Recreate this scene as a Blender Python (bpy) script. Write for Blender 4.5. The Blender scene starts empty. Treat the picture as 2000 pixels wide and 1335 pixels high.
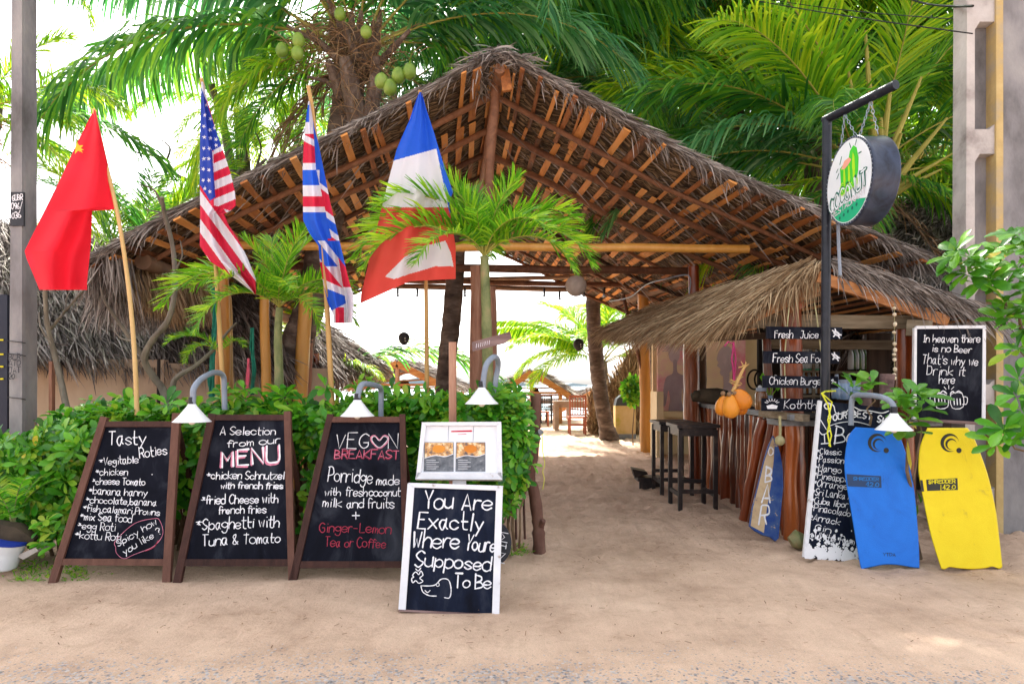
import bpy, math, random
import numpy as np
from mathutils import Vector, Matrix, Quaternion

random.seed(7)
RNG = np.random.default_rng(11)
SC = bpy.context.scene
COL = SC.collection
R = math.radians

# ------------------------------------------------------------------ camera, sky, sun, exposure
F, HZ, H = 1333.33, 750.0, 1.4
cam_d = bpy.data.cameras.new('camera')
cam_d.lens = 24.0; cam_d.sensor_width = 36.0
cam_d.shift_y = (HZ - 667.5) / 2000.0
cam_d.clip_end = 3000
cam = bpy.data.objects.new('camera', cam_d); COL.objects.link(cam)
cam.location = (0, 0, H); cam.rotation_euler = (R(90), 0, 0)
SC.camera = cam

SUN_EL, SUN_AZ = 52.0, -14.0       # the sun stands behind the pavilion, a little to the left
world = bpy.data.worlds.new('World'); SC.world = world; world.use_nodes = True
wn = world.node_tree.nodes; wl = world.node_tree.links
for n in list(wn): wn.remove(n)
sky = wn.new('ShaderNodeTexSky'); sky.sky_type = 'NISHITA'; sky.sun_disc = False
sky.sun_elevation = R(SUN_EL); sky.sun_rotation = R(SUN_AZ)
sky.air_density = 1.0; sky.dust_density = 4.0; sky.ozone_density = 1.0
hs = wn.new('ShaderNodeHueSaturation'); hs.inputs['Saturation'].default_value = 0.22
bg = wn.new('ShaderNodeBackground'); bg.inputs['Strength'].default_value = 0.15
wo = wn.new('ShaderNodeOutputWorld')
wl.new(sky.outputs[0], hs.inputs['Color']); wl.new(hs.outputs[0], bg.inputs['Color']); wl.new(bg.outputs[0], wo.inputs['Surface'])

sd = bpy.data.lights.new('sun', 'SUN'); sd.energy = 3.6; sd.angle = R(0.6); sd.color = (1, 0.94, 0.84)
sun = bpy.data.objects.new('sun', sd); COL.objects.link(sun)
sdir = Vector((math.sin(R(SUN_AZ)) * math.cos(R(SUN_EL)), math.cos(R(SUN_AZ)) * math.cos(R(SUN_EL)), math.sin(R(SUN_EL))))
sun.rotation_euler = sdir.to_track_quat('Z', 'Y').to_euler()
sun.location = (0, 20, 30)

SC.view_settings.view_transform = 'Standard'; SC.view_settings.look = 'None'
SC.view_settings.exposure = 1.95; SC.view_settings.gamma = 1.0
SC.view_settings.use_curve_mapping = False
SC.render.engine = 'CYCLES'
SC.cycles.max_bounces = 8; SC.cycles.diffuse_bounces = 4; SC.cycles.glossy_bounces = 2
SC.cycles.transmission_bounces = 4; SC.cycles.transparent_max_bounces = 6
SC.cycles.use_denoising = True
SC.cycles.sample_clamp_indirect = 6

# ------------------------------------------------------------------ helpers
def P(u, v, d):
    return Vector(((u - 1000) / F * d, d, H - (v - HZ) / F * d))

def gz(x, y):
    """height of the sand"""
    def sm(a, b, t):
        t = min(1, max(0, (t - a) / (b - a))); return t * t * (3 - 2 * t)
    z = 0.10 * sm(8.0, 12.5, y) - 2.2 * sm(27, 46, y)
    z += 0.05 * sm(4.7, 5.1, y) * (1 - sm(0.25, 0.6, x)) * (1 - sm(6.5, 8, y))
    z -= 0.026 * (1 - sm(3.3, 4.15, y + 0.08 * math.sin(x * 1.1 + 0.6) + 0.04 * math.sin(x * 2.7)))
    return z

def G(u, v):
    d = 1.4 * F / (v - HZ)
    for _ in range(8):
        x = (u - 1000) / F * d
        d = (H - gz(x, d)) * F / (v - HZ)
    return Vector(((u - 1000) / F * d, d, gz((u - 1000) / F * d, d)))

class Plane:
    def __init__(s, p, n):
        s.p = Vector(p); s.n = Vector(n).normalized()
        if s.n.dot(Vector((0, 0, H)) - s.p) < 0: s.n = -s.n
    def pt(s, u, v, off=0.0):
        r = Vector(((u - 1000) / F, 1.0, -(v - HZ) / F)); o = Vector((0, 0, H))
        t = (s.p + s.n * off - o).dot(s.n) / r.dot(s.n)
        return o + r * t
def lean(y0, k, m=0.0, z0=0.0):      # plane y = y0 + k (z - z0) + m x
    return Plane((0, y0, z0), (m, -1, k))

class MB:
    def __init__(s): s.v = []; s.f = []; s.m = []
    def add(s, vs, fs, mi=0):
        b = len(s.v); s.v.extend([tuple(p) for p in vs])
        for f in fs: s.f.append(tuple(i + b for i in f)); s.m.append(mi)
        return s
    def prism(s, poly, vec, mi=0):
        """closed solid: polygon (front) pushed along vec"""
        n = len(poly); vec = Vector(vec)
        a = [Vector(p) for p in poly]; b = [p + vec for p in a]
        fs = [tuple(range(n)), tuple(range(2 * n - 1, n - 1, -1))]
        for i in range(n):
            j = (i + 1) % n; fs.append((i, i + n, j + n, j))
        return s.add(a + b, fs, mi)
    def box(s, c, size, rot=None, mi=0):
        c = Vector(c); x, y, z = [q / 2 for q in size]; vs = []
        for dx in (-x, x):
            for dy in (-y, y):
                for dz in (-z, z):
                    p = Vector((dx, dy, dz))
                    if rot is not None: p = rot @ p
                    vs.append(c + p)
        return s.add(vs, [(0, 1, 3, 2), (4, 6, 7, 5), (0, 4, 5, 1), (2, 3, 7, 6), (0, 2, 6, 4), (1, 5, 7, 3)], mi)
    def beam(s, a, b, w, h, mi=0, up=(0, 0, 1)):
        a = Vector(a); b = Vector(b); t = (b - a).normalized(); up = Vector(up)
        sd_ = t.cross(up)
        if sd_.length < 1e-4: sd_ = t.cross(Vector((0, 1, 0)))
        sd_.normalize(); u2 = sd_.cross(t)
        q = [a + sd_ * w / 2 + u2 * h / 2, a - sd_ * w / 2 + u2 * h / 2, a - sd_ * w / 2 - u2 * h / 2, a + sd_ * w / 2 - u2 * h / 2]
        return s.prism(q, b - a, mi)
    def tube(s, pts, r, n=10, mi=0, caps=True, wob=0.0):
        pts = [Vector(p) for p in pts]; k = len(pts)
        rr = r if isinstance(r, (list, tuple)) else [r] * k
        base = len(s.v); vs = []; prev = None
        for i, p in enumerate(pts):
            t = (pts[min(i + 1, k - 1)] - pts[max(i - 1, 0)])
            if t.length < 1e-7: t = Vector((0, 0, 1))
            t.normalize()
            if prev is None:
                a = t.orthogonal().normalized()
            else:
                a = prev - t * prev.dot(t)
                a = a.normalized() if a.length > 1e-5 else t.orthogonal().normalized()
            prev = a; b = t.cross(a)
            for j in range(n):
                an = 2 * math.pi * j / n
                q = rr[i] * (1 + (random.uniform(-wob, wob) if wob else 0))
                vs.append(p + a * math.cos(an) * q + b * math.sin(an) * q)
        fs = []
        for i in range(k - 1):
            for j in range(n):
                j2 = (j + 1) % n
                fs.append((i * n + j, i * n + j2, (i + 1) * n + j2, (i + 1) * n + j))
        if caps:
            fs.append(tuple(range(n - 1, -1, -1))); fs.append(tuple((k - 1) * n + j for j in range(n)))
        return s.add(vs, fs, mi)
    def lathe(s, prof, c=(0, 0, 0), n=20, mi=0, rot=None):
        """prof: list of (radius, z)"""
        c = Vector(c); vs = []; fs = []
        for r_, z in prof:
            for j in range(n):
                an = 2 * math.pi * j / n; p = Vector((r_ * math.cos(an), r_ * math.sin(an), z))
                if rot is not None: p = rot @ p
                vs.append(c + p)
        for i in range(len(prof) - 1):
            for j in range(n):
                j2 = (j + 1) % n; fs.append((i * n + j, i * n + j2, (i + 1) * n + j2, (i + 1) * n + j))
        if prof[0][0] > 1e-4: fs.append(tuple(range(n - 1, -1, -1)))
        if prof[-1][0] > 1e-4: fs.append(tuple((len(prof) - 1) * n + j for j in range(n)))
        return s.add(vs, fs, mi)
    def ball(s, c, r, n=16, m=10, mi=0, rot=None, tip=0.0):
        prof = []
        rx, rz = (r if isinstance(r, tuple) else (r, r))
        for i in range(m + 1):
            a = -math.pi / 2 + math.pi * i / m
            prof.append((max(0.0005, rx * math.cos(a) * (1 - tip * math.sin(a))), rz * math.sin(a)))
        return s.lathe(prof, c, n, mi, rot)
    def build(s, name, mats, parent=None, smooth=False, origin=None, kind=None, label=None):
        me = bpy.data.meshes.new(name)
        org = Vector(origin) if origin is not None else None
        vs = s.v if org is None else [(p[0] - org.x, p[1] - org.y, p[2] - org.z) for p in s.v]
        me.from_pydata(vs, [], s.f)
        if not isinstance(mats, (list, tuple)): mats = [mats]
        for m in mats: me.materials.append(m)
        if len(mats) > 1: me.polygons.foreach_set('material_index', s.m)
        if smooth: me.shade_smooth() if smooth is True else me.shade_smooth()
        me.update()
        if smooth:
            try: me.set_sharp_from_angle(angle=R(40))
            except Exception: pass
        return link(name, me, parent, org, kind, label)

def link(name, me, parent=None, loc=None, kind=None, label=None):
    o = bpy.data.objects.new(name, me); COL.objects.link(o)
    if loc is not None: o.location = loc
    if parent is not None:
        o.parent = parent
        if parent.parent is None and parent.type == 'EMPTY': o.matrix_parent_inverse = Matrix.Translation(-Vector(parent.location))
    if kind: o['kind'] = kind
    if label: o['label'] = label
    return o

def sub(name, mb, mats, parent, **k):
    """a sub-part: built in world coordinates under a part whose own origin is the world origin"""
    o = mb.build(name, mats, None, **k); o.parent = parent
    return o

def npmesh(name, V, Fq, mats, parent=None, kind=None, midx=None, smooth=False):
    me = bpy.data.meshes.new(name)
    V = np.asarray(V, dtype=np.float32); Fq = np.asarray(Fq, dtype=np.int32)
    me.vertices.add(len(V)); me.vertices.foreach_set('co', V.ravel())
    k = Fq.shape[1]
    me.loops.add(Fq.size); me.loops.foreach_set('vertex_index', Fq.ravel())
    me.polygons.add(len(Fq))
    me.polygons.foreach_set('loop_start', np.arange(0, Fq.size, k, dtype=np.int32))
    me.polygons.foreach_set('loop_total', np.full(len(Fq), k, dtype=np.int32))
    if not isinstance(mats, (list, tuple)): mats = [mats]
    for m in mats: me.materials.append(m)
    if midx is not None: me.polygons.foreach_set('material_index', np.asarray(midx, dtype=np.int32))
    me.update(calc_edges=True); me.validate()
    if smooth: me.shade_smooth()
    if name is None: return me
    return link(name, me, parent, None, kind)

def thing(name, label, cat, loc=(0, 0, 0), group=None, kind=None):
    o = bpy.data.objects.new(name, None); COL.objects.link(o); o.location = loc
    o.empty_display_size = 0.1
    return tag(o, label, cat, group, kind)
def tag(o, label, cat=None, group=None, kind=None):
    if label: o['label'] = label
    if cat: o['category'] = cat
    if group: o['group'] = group
    if kind: o['kind'] = kind
    return o

def norm(a): return a / np.maximum(np.linalg.norm(a, axis=-1, keepdims=True), 1e-9)

def ribbons(base, dr, L, W, hang=0.5, seg=3, side=None, taper=0.15, curl=0.0):
    """many narrow blades: start points, directions, lengths, widths -> V, F. hang bends them to the ground."""
    base = np.asarray(base, float); dr = norm(np.asarray(dr, float)); N = len(base)
    L = np.broadcast_to(L, (N,)).astype(float); W = np.broadcast_to(W, (N,)).astype(float); hang = np.broadcast_to(hang, (N,)).astype(float)
    down = np.array([0, 0, -1.0])
    if side is None:
        side = norm(np.cross(dr, RNG.normal(size=(N, 3))))
    else: side = norm(np.asarray(side, float))
    p = base.copy(); pts = [p.copy()]; d = dr.copy()
    cv = RNG.normal(size=(N, 3)) * curl
    for i in range(seg):
        p = p + d * (L / seg)[:, None]; pts.append(p.copy())
        d = norm(d + (down * hang[:, None] + cv) / seg)
    V = np.zeros((N, (seg + 1) * 2, 3))
    for i, q in enumerate(pts):
        t = i / seg
        w = W * (taper + (1 - taper) * math.sin(math.pi * min(1, 0.18 + 0.82 * t)) ** 0.7) / 2 if taper < 1 else W / 2
        V[:, 2 * i] = q - side * w[:, None]; V[:, 2 * i + 1] = q + side * w[:, None]
    f = np.array([[2 * i, 2 * i + 1, 2 * i + 3, 2 * i + 2] for i in range(seg)])
    k = (seg + 1) * 2
    Fq = (np.arange(N)[:, None, None] * k + f[None]).reshape(-1, 4)
    return V.reshape(-1, 3), Fq

def join(parts):
    Vs = []; Fs = []; b = 0
    for V, Fq in parts: Vs.append(V); Fs.append(Fq + b); b += len(V)
    return np.concatenate(Vs), np.concatenate(Fs)

# ------------------------------------------------------------------ materials
def mat(name, cols, scale=4.0, rough=0.75, bump=0.0, bscale=None, stretch=(1, 1, 1), spec=0.35, rnd=None, island=False,
        transl=0.0, coat=0.0, detail=6.0, metal=0.0, emit=None, alpha=None, pos=None, distort=0.0, bdist=0.01):
    m = bpy.data.materials.new(name); m.use_nodes = True
    nt = m.node_tree; N = nt.nodes; Lk = nt.links
    for n in list(N): N.remove(n)
    out = N.new('ShaderNodeOutputMaterial'); bs = N.new('ShaderNodeBsdfPrincipled')
    bs.inputs['Roughness'].default_value = rough; bs.inputs['Specular IOR Level'].default_value = spec
    bs.inputs['Metallic'].default_value = metal
    if coat: bs.inputs['Coat Weight'].default_value = coat; bs.inputs['Coat Roughness'].default_value = 0.15
    tc = N.new('ShaderNodeTexCoord'); mp = N.new('ShaderNodeMapping'); mp.inputs['Scale'].default_value = stretch
    Lk.new(tc.outputs['Object'], mp.inputs['Vector'])
    nz = N.new('ShaderNodeTexNoise'); nz.inputs['Scale'].default_value = scale; nz.inputs['Detail'].default_value = detail
    nz.inputs['Roughness'].default_value = 0.62; nz.inputs['Distortion'].default_value = distort
    Lk.new(mp.outputs[0], nz.inputs['Vector'])
    rp = N.new('ShaderNodeValToRGB')
    el = rp.color_ramp.elements
    k = len(cols)
    while len(el) < k: el.new(0.5)
    for i, c in enumerate(cols):
        el[i].position = pos[i] if pos else (0.5 if k == 1 else 0.28 + 0.44 * i / (k - 1)); el[i].color = (*c[:3], 1)
    if k == 1: el[0].color = (*cols[0][:3], 1); el[1].color = (*cols[0][:3], 1)
    fac = nz.outputs['Fac']
    if island or rnd:
        src = N.new('ShaderNodeNewGeometry').outputs['Random Per Island'] if island else N.new('ShaderNodeObjectInfo').outputs['Random']
        mx = N.new('ShaderNodeMix'); mx.data_type = 'FLOAT'; mx.inputs[0].default_value = 0.7 if island else 0.6
        Lk.new(fac, mx.inputs[2])
        mr = N.new('ShaderNodeMapRange'); mr.inputs['To Min'].default_value = 0.22; mr.inputs['To Max'].default_value = 0.78
        Lk.new(src, mr.inputs['Value']); Lk.new(mr.outputs[0], mx.inputs[3]); fac = mx.outputs[0]
    Lk.new(fac, rp.inputs['Fac']); Lk.new(rp.outputs['Color'], bs.inputs['Base Color'])
    if bump:
        bz = N.new('ShaderNodeTexNoise'); bz.inputs['Scale'].default_value = bscale or scale * 3; bz.inputs['Detail'].default_value = 8
        Lk.new(mp.outputs[0], bz.inputs['Vector'])
        bp = N.new('ShaderNodeBump'); bp.inputs['Strength'].default_value = bump; bp.inputs['Distance'].default_value = bdist
        Lk.new(bz.outputs['Fac'], bp.inputs['Height']); Lk.new(bp.outputs[0], bs.inputs['Normal'])
    sh = bs.outputs[0]
    if transl:
        tr = N.new('ShaderNodeBsdfTranslucent'); Lk.new(rp.outputs['Color'], tr.inputs['Color'])
        if transl > 0.0:
            hv = N.new('ShaderNodeHueSaturation'); hv.inputs['Value'].default_value = 1.6; hv.inputs['Hue'].default_value = 0.485
            if name.startswith('cloth'): hv.inputs['Hue'].default_value = 0.5; hv.inputs['Value'].default_value = 1.0
            Lk.new(rp.outputs['Color'], hv.inputs['Color']); Lk.new(hv.outputs[0], tr.inputs['Color'])
        ms = N.new('ShaderNodeMixShader'); ms.inputs[0].default_value = transl
        Lk.new(sh, ms.inputs[1]); Lk.new(tr.outputs[0], ms.inputs[2]); sh = ms.outputs[0]
    Lk.new(sh, out.inputs['Surface'])
    return m

M = {}
M['frame'] = mat('dark stained wood', [(.022, .009, .008), (.075, .030, .022), (.15, .07, .05)], 4, .6, .35, 30, (6, 6, 1), rnd=1, spec=.2)
M['slate'] = mat('chalkboard black', [(.002, .0025, .006), (.006, .007, .014), (.045, .05, .066)], 3.0, .65, .05, 60, (1, 1, .6), spec=.08, distort=1.5, detail=9, pos=[.3, .52, .80])
M['slate2'] = mat('worn chalkboard', [(.002, .003, .009), (.006, .010, .026), (.045, .05, .07)], 3.5, .6, .15, 40, (2, 2, .5), spec=.1, pos=[.3, .52, .82])
M['chalk'] = mat('chalk white', [(.62, .62, .68), (.86, .86, .9)], 40, .9)
M['chalkred'] = mat('chalk red', [(.22, .02, .04), (.42, .04, .08)], 40, .9)
M['chalkpink'] = mat('chalk pink', [(.45, .10, .2), (.75, .3, .4)], 40, .9)
M['white'] = mat('chipped white paint', [(.30, .24, .2), (.66, .66, .7), (.78, .78, .82)], 9, .55, .25, 60, pos=[.27, .33, .7])
M['whiteclean'] = mat('white enamel', [(.74, .75, .8), (.84, .85, .88)], 3, .3)
M['paper'] = mat('paper', [(.72, .72, .76), (.82, .82, .86)], 3, .8)
M['greypipe'] = mat('grey pipe', [(.16, .19, .25), (.27, .31, .38)], 6, .45, .1, 50)
M['blackpaint'] = mat('black paint', [(.006, .008, .014), (.016, .018, .03), (.16, .15, .15)], 14, .38, .2, 40, pos=[.3, .66, .8])
M['drum'] = mat('drum side navy black', [(.012, .014, .026), (.04, .055, .1), (.4, .4, .42)], 5, .35, .15, 30, pos=[.35, .68, .78], distort=1.2)
M['bamboo'] = mat('bamboo', [(.30, .16, .05), (.48, .29, .10), (.60, .41, .18)], 5, .5, .2, 20, (3, 3, .6), rnd=1)
M['bamboo_o'] = mat('varnished bamboo', [(.32, .12, .02), (.50, .22, .035), (.60, .32, .08)], 3, .42, .2, 20, (4, 4, .5), rnd=1, coat=.2)
M['redwood'] = mat('polished red wood', [(.035, .006, .003), (.20, .036, .008), (.44, .115, .025)], 2.5, .28, .25, 9, (5, 5, .7), rnd=1, coat=.6, distort=.8)
M['logwood'] = mat('peeled log', [(.07, .035, .02), (.20, .115, .07), (.36, .24, .16)], 4, .7, .4, 16, (1, 1, 1), rnd=1)
M['rafter'] = mat('rafter wood', [(.018, .008, .005), (.11, .042, .02), (.27, .12, .06)], 9, .65, .6, 30, (1, 1, 1), rnd=1, distort=1.0)
M['slat'] = mat('split timber slats', [(.08, .028, .012), (.32, .11, .03), (.62, .26, .065), (.76, .42, .16)], 11, .7, .8, 30, (1, .2, 1), rnd=1, pos=[.3, .42, .58, .75])
M['weave'] = mat('woven palm leaf', [(.02, .012, .007), (.13, .078, .04), (.32, .215, .12)], 3, .8, .2, 30, island=True)
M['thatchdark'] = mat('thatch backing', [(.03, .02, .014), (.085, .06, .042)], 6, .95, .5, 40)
M['thatch'] = mat('grey dry palm thatch', [(.06, .046, .040), (.20, .165, .145), (.46, .41, .38)], 3, .8, island=True, transl=.12)
M['thatchtan'] = mat('tan grass thatch', [(.12, .07, .035), (.33, .22, .12), (.60, .47, .30)], 3, .8, island=True, transl=.15)
M['dryfrond'] = mat('dry brown frond', [(.10, .05, .025), (.24, .14, .07), (.40, .26, .15)], 3, .8, island=True, transl=.25)
M['beam'] = mat('weathered squared beam', [(.10, .075, .045), (.21, .165, .11), (.30, .25, .18)], 4, .75, .4, 14, (.6, 4, 6))
M['orangebeam'] = mat('orange board', [(.24, .08, .02), (.38, .15, .045), (.46, .22, .08)], 3, .55, .3, 12, (.6, 4, 6))
M['greytop'] = mat('grey weathered counter', [(.10, .105, .115), (.21, .22, .235), (.33, .34, .35)], 5, .6, .4, 18, (3, .5, 3))
M['stool'] = mat('dark painted stool', [(.007, .004, .004), (.022, .014, .014), (.11, .07, .05)], 7, .45, .3, 30, pos=[.3, .55, .78])
M['concrete'] = mat('grey concrete', [(.09, .085, .085), (.21, .20, .21), (.32, .305, .30)], 2.6, .85, .6, 40, (1, 1, .5), bdist=.006)
M['concretew'] = mat('limewashed concrete edge', [(.22, .19, .18), (.44, .40, .385), (.54, .50, .48)], 3, .85, .4, 30)
M['concretey'] = mat('yellowed concrete', [(.36, .30, .22), (.46, .33, .14), (.56, .42, .20)], 4, .85, .4, 30)
M['plaster'] = mat('beige plaster wall', [(.28, .19, .13), (.46, .34, .24), (.54, .42, .31)], 1.4, .85, .2, 30, (1, 1, .5))
M['cream'] = mat('cream wall', [(.66, .50, .28), (.80, .66, .42)], 1.5, .8, .1, 30)
M['leaf'] = mat('hedge leaf', [(.010, .085, .006), (.045, .25, .010), (.14, .43, .02), (.34, .44, .04)], 3, .36, spec=.5, island=True, transl=.32)
M['leafp'] = mat('hedge leaf single', [(.03, .15, .01), (.085, .29, .016), (.20, .42, .03)], 3, .32, spec=.5, rnd=1, transl=.3)
M['leafyel'] = mat('yellow leaf', [(.38, .30, .02), (.52, .45, .05)], 3, .4, rnd=1, transl=.3)
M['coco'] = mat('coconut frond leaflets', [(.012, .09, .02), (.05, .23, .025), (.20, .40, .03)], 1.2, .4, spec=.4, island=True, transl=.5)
M['cocoy'] = mat('sunlit coconut leaflets', [(.06, .22, .012), (.18, .40, .015), (.46, .54, .02)], 1.2, .4, spec=.4, island=True, transl=.5)  # lit copy of the leaflets, sunlight put into the yellower colour
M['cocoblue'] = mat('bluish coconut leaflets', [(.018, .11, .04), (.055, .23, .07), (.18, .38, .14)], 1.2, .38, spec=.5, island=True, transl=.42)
M['areca'] = mat('areca leaflets', [(.04, .20, .01), (.13, .38, .015), (.38, .56, .03)], 2, .35, spec=.5, island=True, transl=.45)
M['rachis'] = mat('frond stem', [(.22, .20, .03), (.40, .36, .08)], 3, .5)
M['rachisb'] = mat('old frond stem', [(.12, .07, .04), (.28, .18, .11)], 3, .7)
M['ptrunk'] = mat('coconut trunk', [(.03, .02, .016), (.10, .07, .055), (.22, .175, .145)], 3.5, .85, .7, 14, (1, 1, 2.5), bdist=.02)
M['strunk'] = mat('mottled young palm stem', [(.06, .09, .03), (.18, .20, .08), (.32, .24, .13)], 7, .5, .2, 20, (1, 1, .8))
M['stem'] = mat('hedge stem', [(.09, .055, .03), (.22, .15, .09)], 8, .8, .3, 30)
M['bark'] = mat('bare grey bark', [(.05, .04, .03), (.13, .11, .085), (.2, .18, .14)], 6, .8, .5, 25, (1, 1, .5))
M['fork'] = mat('dark forked branch bark', [(.05, .022, .015), (.12, .055, .04), (.2, .11, .08)], 6, .75, .5, 20, (1, 1, .4))
M['fibre'] = mat('coconut fibre', [(.05, .035, .028), (.13, .09, .07), (.24, .19, .16)], 8, .9, .7, 22, (2, 2, .4))
M['nut'] = mat('green coconut', [(.08, .15, .02), (.17, .27, .035), (.26, .34, .07)], 5, .4)
M['kingnut'] = mat('orange king coconut', [(.42, .12, .008), (.62, .20, .012), (.68, .28, .03)], 4, .35, rnd=1)
M['rope_p'] = mat('purple rope', [(.22, .01, .07), (.40, .03, .13)], 30, .8)
M['rope_g'] = mat('green net rope', [(.0, .07, .045), (.01, .19, .12)], 20, .8)
M['rope_r'] = mat('pink rope', [(.5, .05, .10), (.7, .14, .2)], 20, .8)
M['rope_y'] = mat('yellow cord', [(.6, .62, .02), (.75, .78, .06)], 20, .6)
M['rope_b'] = mat('straw rope', [(.28, .25, .12), (.44, .40, .22)], 20, .8)
M['bluefoam'] = mat('blue foam board', [(.006, .10, .42), (.002, .135, .60), (.004, .165, .68)], 5, .5, .25, 160, pos=[.27, .36, .7], distort=1.0)
M['bluerail'] = mat('pale green rail', [(.05, .38, .32), (.07, .46, .4)], 2, .5)
M['yellowfoam'] = mat('yellow foam board', [(.58, .42, .02), (.80, .60, .0), (.85, .66, .006)], 5, .5, .25, 160, pos=[.27, .36, .7], distort=1.0)
M['darkrail'] = mat('grey rail', [(.04, .05, .06), (.07, .08, .09)], 2, .5)
M['decalblue'] = mat('navy decal', [(.008, .03, .09), (.012, .045, .13)], 2, .5)
M['decalblueink'] = mat('decal blue letters', [(.004, .13, .42), (.004, .13, .42)], 2, .5)
M['decalblack'] = mat('black decal', [(.014, .013, .012), (.03, .028, .02)], 2, .5)
M['yink'] = mat('yellow decal letters', [(.66, .56, .0)], 2, .5)
M['flagred'] = mat('cloth red', [(.72, .012, .03), (.80, .02, .045)], 2, .75, transl=.42)
M['flagyellow'] = mat('cloth yellow', [(.85, .55, .03)], 2, .75, transl=.4)
M['flagblue'] = mat('cloth blue', [(.012, .04, .34), (.02, .06, .45)], 2, .75, transl=.3)
M['flagblueb'] = mat('cloth bright blue', [(.01, .09, .62), (.02, .12, .72)], 2, .75, transl=.35)
M['flagwhite'] = mat('cloth white', [(.72, .70, .80), (.80, .78, .88)], 2, .75, transl=.4)
M['flagsred'] = mat('cloth crimson', [(.60, .012, .05), (.70, .02, .07)], 2, .75, transl=.35)
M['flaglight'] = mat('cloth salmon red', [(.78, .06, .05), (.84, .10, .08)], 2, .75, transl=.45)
M['signwood'] = mat('weathered purple brown board', [(.07, .04, .04), (.17, .105, .10), (.27, .18, .17)], 5, .8, .4, 20, (.5, 3, 3))
M['postwood'] = mat('reddish sawn post', [(.20, .09, .06), (.34, .17, .11), (.46, .27, .19)], 4, .7, .3, 20, (4, 4, .5))
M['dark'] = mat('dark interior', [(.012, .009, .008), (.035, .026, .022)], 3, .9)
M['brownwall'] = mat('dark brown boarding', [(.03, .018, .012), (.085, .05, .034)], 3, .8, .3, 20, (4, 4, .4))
M['glass'] = mat('bottle glass pale', [(.35, .38, .38), (.55, .58, .58)], 6, .12, spec=.8, rnd=1)
M['glassg'] = mat('bottle glass green', [(.03, .09, .03), (.10, .18, .05)], 6, .12, spec=.8, rnd=1)
M['glassb'] = mat('blue glass', [(.14, .22, .36), (.30, .42, .56)], 6, .12, spec=.8, rnd=1)
M['glassbr'] = mat('amber glass', [(.12, .04, .01), (.22, .09, .02)], 6, .15, spec=.8, rnd=1)
M['tablewood'] = mat('sun bleached table', [(.28, .18, .13), (.44, .32, .25)], 4, .7, .2, 20)
M['chairred'] = mat('red brown chair', [(.28, .07, .035), (.44, .14, .08)], 4, .5, .1, 20)
M['lantern'] = mat('paper lantern', [(.40, .34, .30), (.52, .46, .42)], 14, .85, .3, 40, transl=.25)
M['shell'] = mat('coconut shell lantern', [(.015, .014, .014), (.055, .05, .05)], 20, .7, .5, 40)
M['shellw'] = mat('sea shells', [(.50, .40, .26), (.68, .58, .44)], 20, .5, rnd=1)
M['bulb'] = mat('bulb glass', [(.8, .74, .62)], 3, .2)
M['logo_green'] = mat('logo bright green', [(.03, .50, .03), (.08, .62, .04)], 3, .5)
M['logo_lime'] = mat('logo lime', [(.40, .72, .02)], 3, .5)
M['logo_dgreen'] = mat('logo dark green', [(.0, .13, .09)], 3, .5)
M['logo_teal'] = mat('logo teal green', [(.01, .40, .20)], 3, .5)
M['logo_face'] = mat('sign face white', [(.70, .74, .80), (.78, .81, .86)], 3, .4)
M['logo_pink'] = mat('logo peach', [(.80, .36, .26)], 3, .5)
M['logo_grey'] = mat('faded print', [(.62, .56, .62)], 3, .5)
M['photo_o'] = mat('food photo orange', [(.12, .09, .09), (.60, .30, .10), (.82, .66, .42)], 30, .5, pos=[.35, .5, .62])
M['photo_g'] = mat('grey menu print', [(.06, .065, .08), (.16, .17, .19), (.40, .40, .42)], 26, .6, pos=[.3, .6, .75])
M['paintpink'] = mat('painting ground pink and cream', [(.80, .24, .32), (.84, .48, .48), (.86, .66, .46)], 2.2, .7, pos=[.38, .5, .64])
M['paintcream'] = mat('painting ground cream', [(.86, .62, .34), (.86, .68, .44), (.84, .56, .46)], 1.5, .7)
M['paintgrey'] = mat('painted grey figure', [(.36, .27, .31), (.46, .37, .41)], 6, .7)
M['paintshade'] = mat('painted mauve figure', [(.52, .40, .44), (.62, .50, .52)], 6, .7)
M['surfblue'] = mat('peeling blue board paint', [(.50, .36, .20), (.05, .10, .26), (.012, .05, .24)], 9, .6, .4, 30, pos=[.34, .37, .6], detail=9)
M['surftan'] = mat('bare tan board paint', [(.03, .06, .2), (.46, .32, .18), (.56, .42, .26)], 9, .65, .4, 30, pos=[.32, .36, .6], detail=9)
M['yellowpaint'] = mat('cream bollard', [(.42, .38, .02), (.62, .44, .18), (.68, .50, .26)], 2.5, .7, pos=[.32, .45, .6])
M['headland'] = mat('far headland', [(.30, .32, .34), (.36, .38, .4)], .1, .9)  # pale grey has the distance haze put into the colour
M['rock'] = mat('dark wet rock', [(.03, .022, .015), (.09, .065, .04)], 6, .8, .6, 20)
M['cable'] = mat('black cable', [(.012, .012, .014)], 3, .6)
M['darkblue'] = mat('dark blue hoarding', [(.012, .014, .03), (.02, .025, .045)], 3, .6)
M['label'] = mat('number plate black', [(.02, .022, .03), (.04, .042, .05)], 8, .6)
M['darkchair'] = mat('dark wicker chair', [(.04, .035, .04), (.09, .08, .085)], 20, .8)
M['potwhite'] = mat('white plastic pot', [(.62, .66, .72), (.78, .82, .86)], 3, .4)

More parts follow.
